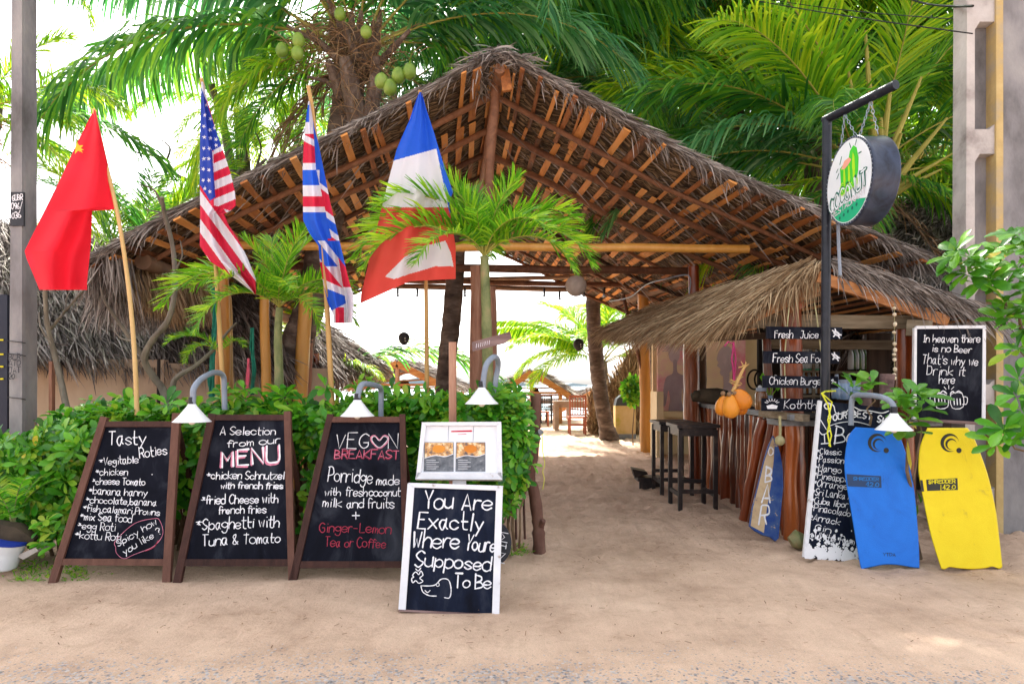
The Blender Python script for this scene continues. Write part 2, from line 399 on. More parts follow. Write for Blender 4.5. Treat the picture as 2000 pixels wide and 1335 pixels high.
# sand: a long ramp of pinkish beige with speckles; shading of ripples and trodden hollows is painted into it
def sand_nodes(nt, bs):
    """colour and relief of the trodden sand; returns the colour socket and the height socket"""
    N = nt.nodes; L = nt.links
    tc = N.new('ShaderNodeTexCoord')
    def noise(scale, detail=8, rough=.65, vec=None, dist=0):
        n = N.new('ShaderNodeTexNoise'); n.inputs['Scale'].default_value = scale; n.inputs['Detail'].default_value = detail
        n.inputs['Roughness'].default_value = rough; n.inputs['Distortion'].default_value = dist; L.new(vec or tc.outputs['Object'], n.inputs['Vector']); return n.outputs['Fac']
    def ramp(f, stops):
        rp = N.new('ShaderNodeValToRGB'); e = rp.color_ramp.elements
        while len(e) < len(stops): e.new(.5)
        for k, (p, c) in enumerate(stops): e[k].position = p; e[k].color = (*c, 1)
        L.new(f, rp.inputs['Fac']); return rp.outputs['Color']
    def mul(a, b, f=1.0):
        m = N.new('ShaderNodeMix'); m.data_type = 'RGBA'; m.blend_type = 'MULTIPLY'; m.inputs[0].default_value = f; L.new(a, m.inputs[6]); L.new(b, m.inputs[7]); return m.outputs[2]
    c = ramp(noise(1.3, 9), [(.34, (.49, .34, .245)), (.5, (.63, .45, .335)), (.66, (.72, .53, .40))])
    c = mul(c, ramp(noise(8, 8, .75), [(.31, (.56, .51, .46)), (.385, (1, 1, 1))]), .75)
    c = mul(c, ramp(noise(240, 3), [(.3, (.78, .76, .75)), (.6, (1.13, 1.11, 1.09))]), .9)
    mp = N.new('ShaderNodeMapping'); mp.inputs['Rotation'].default_value = (0, 0, R(-26)); mp.inputs['Scale'].default_value = (7, 1.1, 1)
    L.new(tc.outputs['Object'], mp.inputs[0]); st = noise(2.2, 7, .6, mp.outputs[0], 1.2)
    c = mul(c, ramp(st, [(.35, (.90, .885, .87)), (.6, (1.05, 1.04, 1.03))]), .45)  # streak furrows toned darker too, relief shading put into the colour
    fo = noise(4.4, 7, .66, None, .9)
    c = mul(c, ramp(fo, [(.36, (.80, .765, .74)), (.47, (1.0, 1.0, 1.0))]), .5)  # low parts of the trodden relief darkened in colour as painted shade
    cr = noise(46, 8, .7)
    a = N.new('ShaderNodeMath'); a.operation = 'MULTIPLY_ADD'; a.inputs[1].default_value = .35; L.new(st, a.inputs[0]); L.new(cr, a.inputs[2])
    b = N.new('ShaderNodeMath'); b.operation = 'MULTIPLY_ADD'; b.inputs[1].default_value = 1.6; L.new(fo, b.inputs[0]); L.new(a.outputs[0], b.inputs[2])
    return tc, c, b.outputs[0]
def sand_mat():
    m = bpy.data.materials.new('beach sand'); m.use_nodes = True; nt = m.node_tree; N = nt.nodes; L = nt.links
    bs = N['Principled BSDF']; bs.inputs['Roughness'].default_value = .92; bs.inputs['Specular IOR Level'].default_value = .2
    tc, c, h = sand_nodes(nt, bs); L.new(c, bs.inputs['Base Color'])
    bp = N.new('ShaderNodeBump'); bp.inputs['Strength'].default_value = .85; bp.inputs['Distance'].default_value = .03
    L.new(h, bp.inputs['Height']); L.new(bp.outputs[0], bs.inputs['Normal'])
    return m
M['sand'] = sand_mat()
def road_mat():
    m = bpy.data.materials.new('sandy worn asphalt'); m.use_nodes = True; nt = m.node_tree; N = nt.nodes; L = nt.links
    bs = N['Principled BSDF']; bs.inputs['Roughness'].default_value = .9; bs.inputs['Specular IOR Level'].default_value = .25
    tc, sc, h = sand_nodes(nt, bs)
    vo = N.new('ShaderNodeTexVoronoi'); vo.inputs['Scale'].default_value = 70; L.new(tc.outputs['Object'], vo.inputs['Vector'])
    rv = N.new('ShaderNodeValToRGB'); q = rv.color_ramp.elements; q[0].position = 0; q[0].color = (.17, .16, .17, 1); q[1].position = 1; q[1].color = (.56, .50, .48, 1)
    q2 = q.new(.45); q2.color = (.36, .335, .34, 1)
    sp = N.new('ShaderNodeSeparateColor'); L.new(vo.outputs['Color'], sp.inputs[0]); L.new(sp.outputs[0], rv.inputs['Fac'])
    n1 = N.new('ShaderNodeTexNoise'); n1.inputs['Scale'].default_value = 1.3; n1.inputs['Detail'].default_value = 10; n1.inputs['Roughness'].default_value = .7
    L.new(tc.outputs['Object'], n1.inputs['Vector'])
    gy = N.new('ShaderNodeSeparateXYZ'); L.new(tc.outputs['Object'], gy.inputs[0])
    mr = N.new('ShaderNodeMapRange'); mr.inputs['From Min'].default_value = 3.1; mr.inputs['From Max'].default_value = 3.8
    mr.inputs['To Min'].default_value = -.10; mr.inputs['To Max'].default_value = .30; L.new(gy.outputs['Y'], mr.inputs['Value'])
    a = N.new('ShaderNodeMath'); a.operation = 'ADD'; L.new(n1.outputs['Fac'], a.inputs[0]); L.new(mr.outputs[0], a.inputs[1])
    # every stone breaks through at its own level
    dv = N.new('ShaderNodeMath'); dv.operation = 'MULTIPLY_ADD'; dv.inputs[1].default_value = .45; L.new(sp.outputs[1], dv.inputs[0]); L.new(a.outputs[0], dv.inputs[2])
    d2_ = N.new('ShaderNodeMath'); d2_.operation = 'MULTIPLY_ADD'; d2_.inputs[1].default_value = .35; L.new(vo.outputs['Distance'], d2_.inputs[0]); L.new(dv.outputs[0], d2_.inputs[2])
    rm = N.new('ShaderNodeValToRGB'); q = rm.color_ramp.elements; q[0].position = .73; q[0].color = (0, 0, 0, 1); q[1].position = .86; q[1].color = (1, 1, 1, 1)
    L.new(d2_.outputs[0], rm.inputs['Fac'])
    mx = N.new('ShaderNodeMix'); mx.data_type = 'RGBA'; L.new(rm.outputs[0], mx.inputs[0]); L.new(rv.outputs[0], mx.inputs[6]); L.new(sc, mx.inputs[7])
    L.new(mx.outputs[2], bs.inputs['Base Color'])
    bp = N.new('ShaderNodeBump'); bp.inputs['Strength'].default_value = .85; bp.inputs['Distance'].default_value = .03
    L.new(h, bp.inputs['Height']); L.new(bp.outputs[0], bs.inputs['Normal'])
    return m
M['road'] = road_mat()

# ------------------------------------------------------------------ the ground, the road, the sea
def lines(spec):
    out = []
    for a, b, st in spec:
        k = max(1, int(round((b - a) / st))); out += [a + (b - a) * i / k for i in range(k)]
    return out + [spec[-1][1]]
from mathutils import noise as mnoise
xs = lines([(-300, -60, 40), (-60, -14, 4), (-14, -6, .4), (-6, 6, .045), (6, 14, .4), (14, 60, 4), (60, 300, 40)])
ys = lines([(-60, -4, 8), (-4, 2.6, .6), (2.6, 9, .045), (9, 18, .12), (18, 50, 1.2), (50, 120, 12), (120, 1400, 320)])
V = np.zeros((len(xs) * len(ys), 3)); i = 0
for y in ys:
    for x in xs:
        z = gz(x, y)
        if abs(x) < 8 and 3.0 < y < 20:
            q = mnoise.noise((x * 1.1, y * 1.1, 0)) * .022 + mnoise.noise((x * 3.1, y * 3.1, 4)) * .010
            tr = min(1, max(0, (y - 4.2) / 2)) if x > -.3 else min(1, max(0, (y - 4.9) / 2)) * .6
            q += (abs(mnoise.noise((x * 4.6, y * 3.4, 9))) * -.075 + abs(mnoise.noise((x * 8, y * 6, 3))) * .045 + mnoise.noise((x * 15, y * 13, 2)) * .010) * tr
            if 4.0 < y < 5.1 and x < .9:   # windrow against the easel feet
                q += .02 * math.exp(-((y - 4.72 - .03 * math.sin(x * 4)) / .10) ** 2)
            z += q * min(1, .35 + (y - 3.0) / 1.2) + (mnoise.noise((x * 9, y * 9, 31)) * .004 if y < 4.6 else 0)
        V[i] = (x, y, z); i += 1
nx, ny = len(xs), len(ys)
ii = np.arange(nx - 1)[None, :] + nx * np.arange(ny - 1)[:, None]
Fq = np.stack([ii, ii + 1, ii + nx + 1, ii + nx], -1).reshape(-1, 4)
sand = npmesh('sand_ground', V, Fq, M['sand'], kind='structure', smooth=True)
sand['label'] = 'pale trodden beach sand'

mb = MB()
xr = lines([(-300, -8, 40), (-8, 8, .25), (8, 300, 40)])
for a, b in zip(xr[:-1], xr[1:]):
    def ed(x): return 3.72 + .10 * math.sin(x * 1.3 + .6) - (.10 * math.tanh(x) if abs(x) < 8 else 0)
    mb.add([(a, -60, -.006), (b, -60, -.006), (b, ed(b) + .8, -.006), (a, ed(a) + .8, -.006)], [(0, 1, 2, 3)])
road = mb.build('road', M['road'], kind='structure', label='sandy worn asphalt road edge')

sea_m = mat('sea water', [(.10, .22, .26), (.2, .34, .36)], .3, .25, .4, 2.0, spec=.6)
MB().add([(-1500, 40, -1.4), (1500, 40, -1.4), (1500, 2600, -1.4), (-1500, 2600, -1.4)], [(0, 1, 2, 3)]).build('sea', sea_m, kind='structure')
mb = MB()
hp = [(-420 + 20 * i, 900, -2 + max(0, 11 * math.sin(i / 26 * math.pi) + 4 * math.sin(i * 1.3))) for i in range(27)]
for a, b in zip(hp[:-1], hp[1:]):
    mb.add([(a[0], 900, -3), (b[0], 900, -3), b, a, (a[0], 960, a[2]), (b[0], 960, b[2])], [(0, 1, 2, 3), (3, 2, 5, 4)])
mb.build('headland', M['headland'], kind='structure')

# ------------------------------------------------------------------ handwriting: a single-stroke alphabet
GL = {
 'a': '~36 16 04 12 22 35;~36 33 42', 'b': '09 02;~05 26 45 43 22 03', 'c': '~45 26 05 03 22 43', 'd': '~45 26 05 03 22 43;49 42',
 'e': '~04 34 45 26 05 03 22 43', 'f': '~48 29 17 12;06 36', 'g': '~45 26 05 04 23 44;~46 42 30 10 01', 'h': '09 02;~04 26 45 42',
 'i': '16 12;18 18', 'j': '~26 21 10 00;28 28', 'k': '09 02;46 04 42', 'l': '19 12', 'm': '06 02;~04 16 25 22;~24 36 45 42',
 'n': '06 02;~04 16 36 45 42', 'o': '~26 05 03 22 43 45 26', 'p': '06 00;~05 26 45 43 22 03', 'q': '~45 26 05 03 22 43;46 40',
 'r': '06 02;~04 16 36', 's': '~45 26 05 24 43 22 03', 't': '~19 13 22 32;06 36', 'u': '~06 03 22 43;46 42', 'v': '06 22 46',
 'w': '06 12 25 32 46', 'x': '06 42;46 02', 'y': '06 23;46 10', 'z': '06 46 02 42',
 'A': '02 29 42;14 34', 'B': '09 02;~09 38 36 05;~05 35 43 02', 'C': '~48 29 07 04 22 43', 'D': '09 02;~09 39 46 33 02',
 'E': '49 09 02 42;06 36', 'F': '49 09 02;06 36', 'G': '~48 29 07 04 22 43 45;45 25', 'H': '09 02;49 42;06 46', 'I': '22 29;12 32;19 39',
 'J': '~39 33 12 03;19 49', 'K': '09 02;49 05 42', 'L': '09 02 42', 'M': '02 09 25 49 42', 'N': '02 09 42 49', 'O': '~29 06 04 22 44 47 29',
 'P': '09 02;~09 39 46 05', 'Q': '~29 06 04 22 44 47 29;34 51', 'R': '09 02;~09 39 46 05;25 42', 'S': '~48 29 07 25 44 22 03', 'T': '09 49;29 22',
 'U': '~09 03 22 43 49', 'V': '09 22 49', 'W': '09 12 26 32 49', 'X': '09 42;49 02', 'Y': '09 25 49;25 22', 'Z': '09 49 02 42',
 '0': '~29 06 04 22 44 47 29', '2': '~08 29 47 02;02 42', '3': '~08 29 47 25 44 22 03', '4': '39 04 44;39 32', '6': '~39 05 03 22 43 25 04',
 '9': '~44 47 29 07 25 46;46 32', '*': '16 56;27 45;47 25;37 35', ',': '12 00', '.': '12 12', '-': '05 35', '?': '~08 29 47 25 24;22 22',
 '+': '25 65;47 43', '&': '~42 07 29 27 03 22 44', "'": '19 17', '/': '01 49', '@': '~35 26 24 34 45 27 05 03 22 42',
}
WID = {'i': 2.2, 'l': 2.4, 'j': 3, "'": 2, ',': 2.2, '.': 2.2, 't': 3.6, 'f': 3.8, 'r': 3.8, 'm': 5, 'w': 5, 'W': 5.2, 'M': 5.2, ' ': 3, '*': 5.6, '+': 7, 'I': 3.6, 's': 4.6}
def cat_rom(p, k=4):
    if len(p) < 3: return p
    closed = (p[0] - p[-1]).length < 1e-6
    o = []
    for i in range(len(p) - 1):
        a = p[i - 1] if i > 0 else (p[-2] if closed else p[0]); b = p[i]; c = p[i + 1]
        d = p[i + 2] if i + 2 < len(p) else (p[1] if closed else p[-1])
        for j in range(k):
            t = j / k
            o.append(.5 * ((2 * b) + (c - a) * t + (2 * a - 5 * b + 4 * c - d) * t * t + (3 * b - a - 3 * c + d) * t ** 3))
    return o + [p[-1]]
def glyphs(txt):
    x = 0; out = []
    for ch in txt:
        if ch in GL:
            for st in GL[ch].split(';'):
                sm = st.startswith('~'); pts = [Vector((int(q[0]) + x, int(q[1]) - 2)) for q in st.strip('~').split()]
                pts = [p + Vector((random.uniform(-.15, .15), random.uniform(-.15, .15))) for p in pts] if len(pts) > 2 and not sm else pts
                out.append(cat_rom(pts) if sm else pts)
        x += WID.get(ch, 5.0) + .15
    return out, x - 1.0
def ink(mb, pl, pts, w, off=.004, mi=0):
    """a pen stroke through picture points laid on the plane as a thin flat ribbon with round ends; w in picture px"""
    pts = [Vector(p) for p in pts]
    if len(pts) == 2 and (pts[0] - pts[1]).length < .3 * w: pts[1] = pts[0] + Vector((.3 * w, 0))
    L, Rr = [], []
    n = len(pts)
    for i, p in enumerate(pts):
        t = pts[min(i + 1, n - 1)] - pts[max(i - 1, 0)]
        if t.length < 1e-6: t = Vector((1, 0))
        t.normalize(); nn = Vector((-t.y, t.x)) * w / 2 * (.72 + .62 * abs(mnoise.noise((p.x * .16, p.y * .16, 7))) + random.uniform(-.08, .18))
        L.append(p + nn); Rr.append(p - nn)
    t0 = (pts[0] - pts[1]).normalized() * w * .4; t1 = (pts[-1] - pts[-2]).normalized() * w * .4
    poly2 = [[L[0] * .6 + Rr[0] * .4 + t0, L[0] * .4 + Rr[0] * .6 + t0]] + [[a, b] for a, b in zip(L, Rr)] + [[L[-1] * .6 + Rr[-1] * .4 + t1, L[-1] * .4 + Rr[-1] * .6 + t1]]
    vs = []
    for a, b in poly2: vs += [pl.pt(a.x, a.y, off), pl.pt(b.x, b.y, off)]
    k = len(poly2)
    mb.add(vs, [(2 * i, 2 * i + 1, 2 * i + 3, 2 * i + 2) for i in range(k - 1)], mi)
def write(mb, pl, txt, a, b, cap, w=1.6, off=.004, mi=0, slant=.08):
    """writes txt so that its baseline runs from picture point a to b with capitals cap px high"""
    st, width = glyphs(txt); a = Vector(a); b = Vector(b); d = (b - a); ln = d.length; ex = d / ln; ey = Vector((ex.y, -ex.x))
    sx = ln / width; sy = cap / 7.0
    ww = w * .92
    for i, s in enumerate(st):
        jy = random.uniform(-.35, .35); js = random.uniform(.9, 1.12); jr = random.uniform(-.06, .06)
        x0 = sum(p.x for p in s) / len(s)
        q = [a + ex * ((x0 + (p.x - x0) * js) * sx + p.y * sy * (slant + jr)) + ey * ((p.y * js + jy) * sy) for p in s]
        ink(mb, pl, q, ww * random.uniform(.85, 1.15), off + (i % 3) * .00015, mi)
def curve2(pts, k=6): return cat_rom([Vector(p) for p in pts], k)
def fillpoly(mb, pl, pts, off, mi=0): mb.add([pl.pt(x, y, off) for x, y in pts], [tuple(range(len(pts)))], mi)

# ================================================================== the pavilion roof
D0, D1 = 7.0, 15.3
def rid(d): return Vector((-0.13 - .09 * (d - 7), d, 4.74 - .03 * math.sin((d - 7) * .8)))
def roof(side, s, d, off=0.0):
    """side +1 right, -1 left; s 0 at the ridge, 1 at the eave; off = distance below the thatch backing"""
    r0 = rid(d)
    e = Vector((4.25 - .09 * (d - 7), d, 2.66)) if side > 0 else Vector((-4.36 - .09 * (d - 7), d, 2.82))
    p = r0.lerp(e, s)
    nrm = (e - r0).cross(Vector((-.09, 1, 0))); nrm.normalize()
    if nrm.z > 0: nrm = -nrm
    sag = -.05 * math.sin(s * math.pi) + .035 * mnoise.noise((s * 4, d * .9, side * 5))
    if side < 0: sag -= .07 * s ** 3 * 3 * max(0, 1 - (d - 7) / 3)
    else: sag += .10 * math.sin(s * math.pi) * 0 - .06 * math.exp(-((s - .55) / .25) ** 2)
    return p + Vector((0, 0, sag)) + nrm * off
def roofn(side): 
    n = (roof(side, 1, 10) - roof(side, 0, 10)).cross(Vector((-.09, 1, 0))).normalized()
    return n if n.z < 0 else -n
pav = thing('thatched_pavilion', 'big open pavilion with gabled palm thatch roof on timber posts over the sand path', 'pavilion', (0, 7, 0))
# backing slab
mb = MB(); NS, ND = 22, 24
for side in (-1, 1):
    g = []
    for j in range(ND + 1):
        d = D0 + (D1 - D0) * j / ND
        for i in range(NS + 1):
            g.append(roof(side, i / NS, d, 0.0))
    top = [p - roofn(side) * .03 for p in g]; n1 = len(g); W1 = NS + 1; fs = []
    for j in range(ND):
        for i in range(NS):
            q = (j * W1 + i, j * W1 + i + 1, (j + 1) * W1 + i + 1, (j + 1) * W1 + i)
            fs.append(q if side < 0 else q[::-1]); fs.append(tuple(a + n1 for a in (q[::-1] if side < 0 else q)))
    for i in range(NS):
        fs.append((i, i + 1, i + 1 + n1, i + n1)); k = ND * W1; fs.append((k + i, k + i + 1, k + i + 1 + n1, k + i + n1))
    for j in range(ND):
        a = j * W1 + NS; fs.append((a, a + W1, a + W1 + n1, a + n1))
    mb.add(g + top, fs)
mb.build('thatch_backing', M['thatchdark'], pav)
# woven palm leaf panels: herringbone strips
bs_, dr_, sd_, ln_ = [], [], [], []
for side in (-1, 1):
    nrm = np.array(roofn(side))
    sv = np.array((roof(side, 1, 9) - roof(side, 0, 9)).normalized()); dv = np.array(Vector((-.09, 1, 0)).normalized())
    slen = (roof(side, 1, 9) - roof(side, 0, 9)).length
    ns = int(slen / .115); nd = int((D1 - D0) / .032)
    for i in range(ns):
        sgn = 1 if i % 2 else -1
        for j in range(nd):
            s = (i + .5) / ns + random.uniform(-.004, .004); d = D0 + (j + random.random() * .8) / nd * (D1 - D0)
            p = np.array(roof(side, s, d, random.uniform(.004, .016)))
            di = sv * .055 * random.uniform(.85, 1.3) + dv * sgn * .035 + nrm * random.uniform(-.004, .014)
            bs_.append(p - di); dr_.append(di); ln_.append(np.linalg.norm(di) * 2); sd_.append(np.cross(di, nrm))
V_, F_ = ribbons(bs_, dr_, np.array(ln_), .026, hang=0.0, seg=1, side=sd_, taper=1.0)
npmesh('woven_leaf_panels', V_, F_, M['weave'], pav, kind='stuff')
# slats: split pieces running back from the front edge
def slat_piece(side, s, d0, d1, w, th, name='slat'):
    off = .03 + random.uniform(0, .012)
    sl = (roof(side, 1, 9) - roof(side, 0, 9)).length
    mid = (d0 + d1) / 2; tw = random.uniform(-.025, .025)
    vs = []
    nst = 3
    nn = roofn(side)
    for k in range(nst + 1):
        d = d0 + (d1 - d0) * k / nst; s2 = s + tw * (k / nst - .5) / sl * 2
        wj = w * random.uniform(.8, 1.15) / sl / 2
        for a, o in ((-1, off), (1, off), (1, off + th), (-1, off + th)):
            vs.append(roof(side, min(1, max(.005, s2 + a * wj)), d, 0) + nn * o)
    fs = [(3, 2, 1, 0), tuple(nst * 4 + q for q in (0, 1, 2, 3))]
    for k in range(nst):
        for q in range(4):
            q2 = (q + 1) % 4; fs.append((k * 4 + q, k * 4 + q2, (k + 1) * 4 + q2, (k + 1) * 4 + q))
    m = MB().add(vs, fs); org = roof(side, s, mid, off)
    return m.build(name, M['slat'], pav, origin=org)
cnt = 0; extra = MB()
for side in (-1, 1):
    rows = 25
    for i in range(rows):
        s0 = (i + .45) / rows
        for (a, b) in ((6.93, 8.15), (8.15, 9.75), (9.75, 11.4), (11.4, 13.3), (13.3, 15.3)):
            if random.random() < .05: continue
            a2 = a + random.uniform(0, .12) - (.12 * random.random() if a < 7 else 0); b2 = b + random.uniform(-.05, .14)
            w = random.choice((.05, .06, .07, .08, .09)) * random.uniform(.85, 1.1)
            slat_piece(side, s0 + random.uniform(-.004, .004), a2, min(15.3, b2), w, random.uniform(.014, .024)); cnt += 1
            if cnt < 296 and random.random() < .12:
                slat_piece(side, s0 + random.choice((-1, 1)) * .014, a2 + random.uniform(.0, .5), min(15.3, b2 - random.uniform(0, .4)), random.uniform(.02, .035), .012); cnt += 1
# rafters: round poles running down the slope, one pair each 1.1 m
raf_d = [7.62, 8.55, 9.5, 10.6, 11.8, 13.0, 14.1, 15.15]
for k, d in enumerate(raf_d):
    for side in (-1, 1):
        skew = random.uniform(-.25, .25)
        pts = [roof(side, t, d + skew * t + .05 * math.sin(t * 7 + k), .085) for t in [i / 9 for i in range(10)]]
        if side > 0 and k < 4: pts = pts
        pts = [p + Vector((0, 0, random.uniform(-.008, .008))) for p in pts]
        r0 = random.uniform(.027, .040)
        MB().tube(pts, [r0 * (1.15 - .35 * i / 9) for i in range(10)], 9, wob=.05).build('rafter', M['rafter'], pav, smooth=True, origin=pts[0])
# ridge pole + king post at the front with its knobs
MB().tube([rid(d) + Vector((0, 0, -.13)) for d in (6.95, 9, 11, 13, 15.3)], .055, 10).build('ridge_pole', M['rafter'], pav, smooth=True)
kp = [Vector((P(968, 180, 7.25).x, 7.25, z)) for z in (4.62, 4.3, 4.0, 3.7, 3.4, 3.1)]
kp = [p + Vector((-.02 * i + .01 * math.sin(i * 2), 0, 0)) for i, p in enumerate(kp)]
MB().tube(kp, [.052, .05, .058, .047, .05, .048], 12, wob=.05).build('king_post', M['rafter'], pav, smooth=True)
MB().box(P(987, 150, 7.05), (.10, .05, .30), Matrix.Rotation(R(-8), 3, 'Y')).build('gable_peg', M['slat'], pav)
# eave logs (wall plates) with branches stubs
def plate(a, b, r, name='eave_log', m='logwood'):
    a = Vector(a); b = Vector(b); n = 12
    pts = [a.lerp(b, i / n) + Vector((random.uniform(-.02, .02), 0, random.uniform(-.018, .018))) for i in range(n + 1)]
    mb = MB().tube(pts, [r * random.uniform(.9, 1.12) for _ in pts], 12, wob=.03)
    for i in range(2, n, 2):
        p = pts[i]; mb.tube([p, p + Vector((random.uniform(-.5, -.2), -.3, random.uniform(-.3, .2))).normalized() * (r + .012)], [r * .35, r * .28], 7)
    return mb.build(name, M[m], pav, smooth=True)
plate(P(1690, 446, 7.15), P(1193, 592, 15.0), .085)
plate((-4.0, 7.4, 2.72), (-4.6, 15.1, 2.72), .085)
# tie beams across
def cross(u0, v0, d0, u1, v1, d1, r, m, name='tie_beam'):
    a = P(u0, v0, d0); b = P(u1, v1, d1); n = 9
    pts = [a.lerp(b, i / n) + Vector((0, 0, random.uniform(-.012, .012))) for i in range(n + 1)]
    MB().tube(pts, [r * random.uniform(.93, 1.07) for _ in pts], 10, wob=.03).build(name, M[m], pav, smooth=True)
cross(430, 478, 8.1, 1462, 487, 8.1, .052, 'bamboo_o')
cross(560, 520, 10.0, 1368, 530, 10.2, .06, 'rafter')
cross(700, 545, 12.5, 1282, 559, 13.0, .05, 'rafter')
cross(640, 556, 14.9, 1212, 566, 14.9, .06, 'logwood')
cross(900, 545, 13.6, 1160, 540, 13.6, .045, 'logwood')
# posts of the pavilion
def post(u, vb, vt, r, m, d=None, ut=None, rt=None, name='post', n=8):
    b = G(u, vb) if d is None else Vector(((u - 1000) / F * d, d, gz((u - 1000) / F * d, d)))
    t = P(ut if ut else u, vt, b.y); b = b - Vector((0, 0, .08))
    pts = [b.lerp(t, i / n) + Vector((random.uniform(-.012, .012), random.uniform(-.012, .012), 0)) for i in range(n + 1)]
    rt = rt or r * .9
    return MB().tube(pts, [r + (rt - r) * i / n for i in range(n + 1)], 12, wob=.04).build(name, M[m], pav, smooth=True)
post(1263, 882, 560, .115, 'bamboo_o', ut=1256)
post(1357, 0, 520, .085, 'redwood', d=9.6, ut=1355)
post(932, 0, 520, .10, 'postwood', d=9.4, ut=931)
post(965, 0, 560, .085, 'postwood', d=9.3, ut=958)
post(437, 0, 520, .09, 'bamboo_o', d=7.4, ut=432)
post(452, 0, 560, .07, 'bamboo', d=7.5, ut=440)
post(522, 0, 560, .065, 'bamboo_o', d=8.6, ut=517)
post(578, 0, 560, .10, 'bamboo_o', d=9.2, ut=598)
post(590, 0, 520, .05, 'postwood', d=9.4, ut=612)
post(1486, 560, 480, .05, 'rafter', d=8.6, ut=1484) if 0 else None
MB().tube([P(1228, 625, 13.2), P(1217, 575, 13.2)], .035, 8).build('brace', M['rafter'], pav, smooth=True)
MB().tube([P(1258, 740, 13.1), P(1246, 690, 13.1), P(1240, 660, 13.1)], .035, 8).build('brace', M['rafter'], pav, smooth=True)

# shaggy edge of the thatch
def edge_fringe(side, n, L0, L1, W=.011, back=.25):
    b, dd, ll, hh = [], [], [], []
    sv = roof(side, 1, 7) - roof(side, 0, 7); sv.normalize()
    for i in range(n):
        s = random.random() ** .9
        cl = .5 + .9 * max(0, mnoise.noise((s * 16, side * 3.3, 1)) + .45)
        p = roof(side, s, D0 - .02 + random.uniform(-.03, back), random.uniform(-.05, -.02))
        d = Vector((0, -1, 0)) * random.uniform(.2, 1.0) + sv * random.uniform(.2, 1.4) + Vector((0, 0, random.uniform(-.5, .25))) + Vector((random.uniform(-.4, .4), 0, 0))
        b.append(p); dd.append(d); ll.append(random.uniform(L0, L1) * cl); hh.append(random.uniform(.3, 2.6))
    return ribbons(b, dd, np.array(ll), W * RNG.uniform(.6, 1.6, n), np.array(hh), seg=4, curl=.35)
parts_ = [edge_fringe(-1, 1200, .05, .34), edge_fringe(1, 1400, .05, .34)]
# strands lying along the verge, so that the cut edge reads as layered leaf
for side in (-1, 1):
    b, dd = [], []
    sv = roof(side, 1, 7) - roof(side, 0, 7); sv.normalize()
    for i in range(2600):
        s = random.uniform(-.02, .97); p = roof(side, s, D0 - .03 + random.uniform(-.03, .05), random.uniform(-.05, -.002))
        b.append(p); dd.append(sv + Vector((random.uniform(-.15, .15), random.uniform(-.35, .05), random.uniform(-.16, .16))))
    parts_.append(ribbons(b, dd, RNG.uniform(.12, .38, 2600), .012, .12, seg=2, curl=.15))
# ridge cap bundle
b, dd = [], []
for i in range(900):
    a = random.uniform(0, 6.28); p = rid(D0 + random.uniform(-.12, .5)) + Vector((random.uniform(-.26, .26), 0, .045 + random.uniform(-.02, .05)))
    p.z -= abs(p.x - rid(D0).x) * .42
    b.append(p); dd.append(Vector((random.uniform(-1, 1), random.uniform(-1, .3), random.uniform(-.45, .0))))
parts_.append(ribbons(b, dd, RNG.uniform(.1, .38, 900), .014, .5, seg=3, curl=.3))
Vp, Fp = join(parts_); npmesh('thatch_fringe', Vp, Fp, M['thatch'], pav, kind='stuff')
# thatch lying on the top of both slopes
pt_ = []
for side in (-1, 1):
    sv = np.array((roof(side, 1, 9) - roof(side, 0, 9)).normalized()); n = 6500
    ss = RNG.uniform(0, .93, n); ds = RNG.uniform(D0 + .25, D1, n)
    b = np.array([roof(side, s, d, -.035 - random.uniform(0, .02)) for s, d in zip(ss, ds)])
    pt_.append(ribbons(b, sv[None] + RNG.normal(size=(n, 3)) * .16, RNG.uniform(.3, .7, n), .022, .1, seg=2))
# dropping skirt at the left eave and the right eave
b, dd, ll = [], [], []
for i in range(5200):
    d = random.uniform(6.95, 12); p = roof(-1, random.uniform(.93, 1.0), d, random.uniform(-.1, .06)); b.append(p)
    dd.append(Vector((random.uniform(-.5, .25), random.uniform(-.3, .2), -1))); ll.append(random.uniform(.2, .62) * (1.35 if 7.2 < d < 9 else .9))
pt_.append(ribbons(b, dd, np.array(ll), .014, .4, seg=3, curl=.25))
b, dd, ll = [], [], []
for i in range(2600):
    d = random.uniform(6.95, 15); p = roof(1, random.uniform(.93, 1.0), d, random.uniform(-.1, .04)); b.append(p)
    dd.append(Vector((random.uniform(-.1, .9), random.uniform(-.5, .2), random.uniform(-1, -.2)))); ll.append(random.uniform(.15, .42))
pt_.append(ribbons(b, dd, np.array(ll), .013, .8, seg=3, curl=.3))
Vp, Fp = join(pt_); npmesh('roof_thatch', Vp, Fp, M['thatch'], pav, kind='stuff')
# brown inner valances below the left slope
b, dd, ll = [], [], []
for (A, B, n, l0) in ((P(222, 505, 7.4), P(345, 545, 7.9), 2600, .50), (P(318, 560, 8.1), P(425, 560, 8.6), 2200, .48)):
    for i in range(n):
        t = random.random(); p = A.lerp(B, t) + Vector((0, random.uniform(-.06, .06), random.uniform(-.12, .04))); b.append(p)
        dd.append(Vector((random.uniform(-.1, .5), random.uniform(-.3, .1), -1))); ll.append(l0 * random.uniform(.4, 1))
Vp, Fp = ribbons(b, dd, np.array(ll), .011, .3, seg=2, curl=.1); npmesh('thatch_valance', Vp, Fp, M['thatchtan'], pav, kind='stuff')

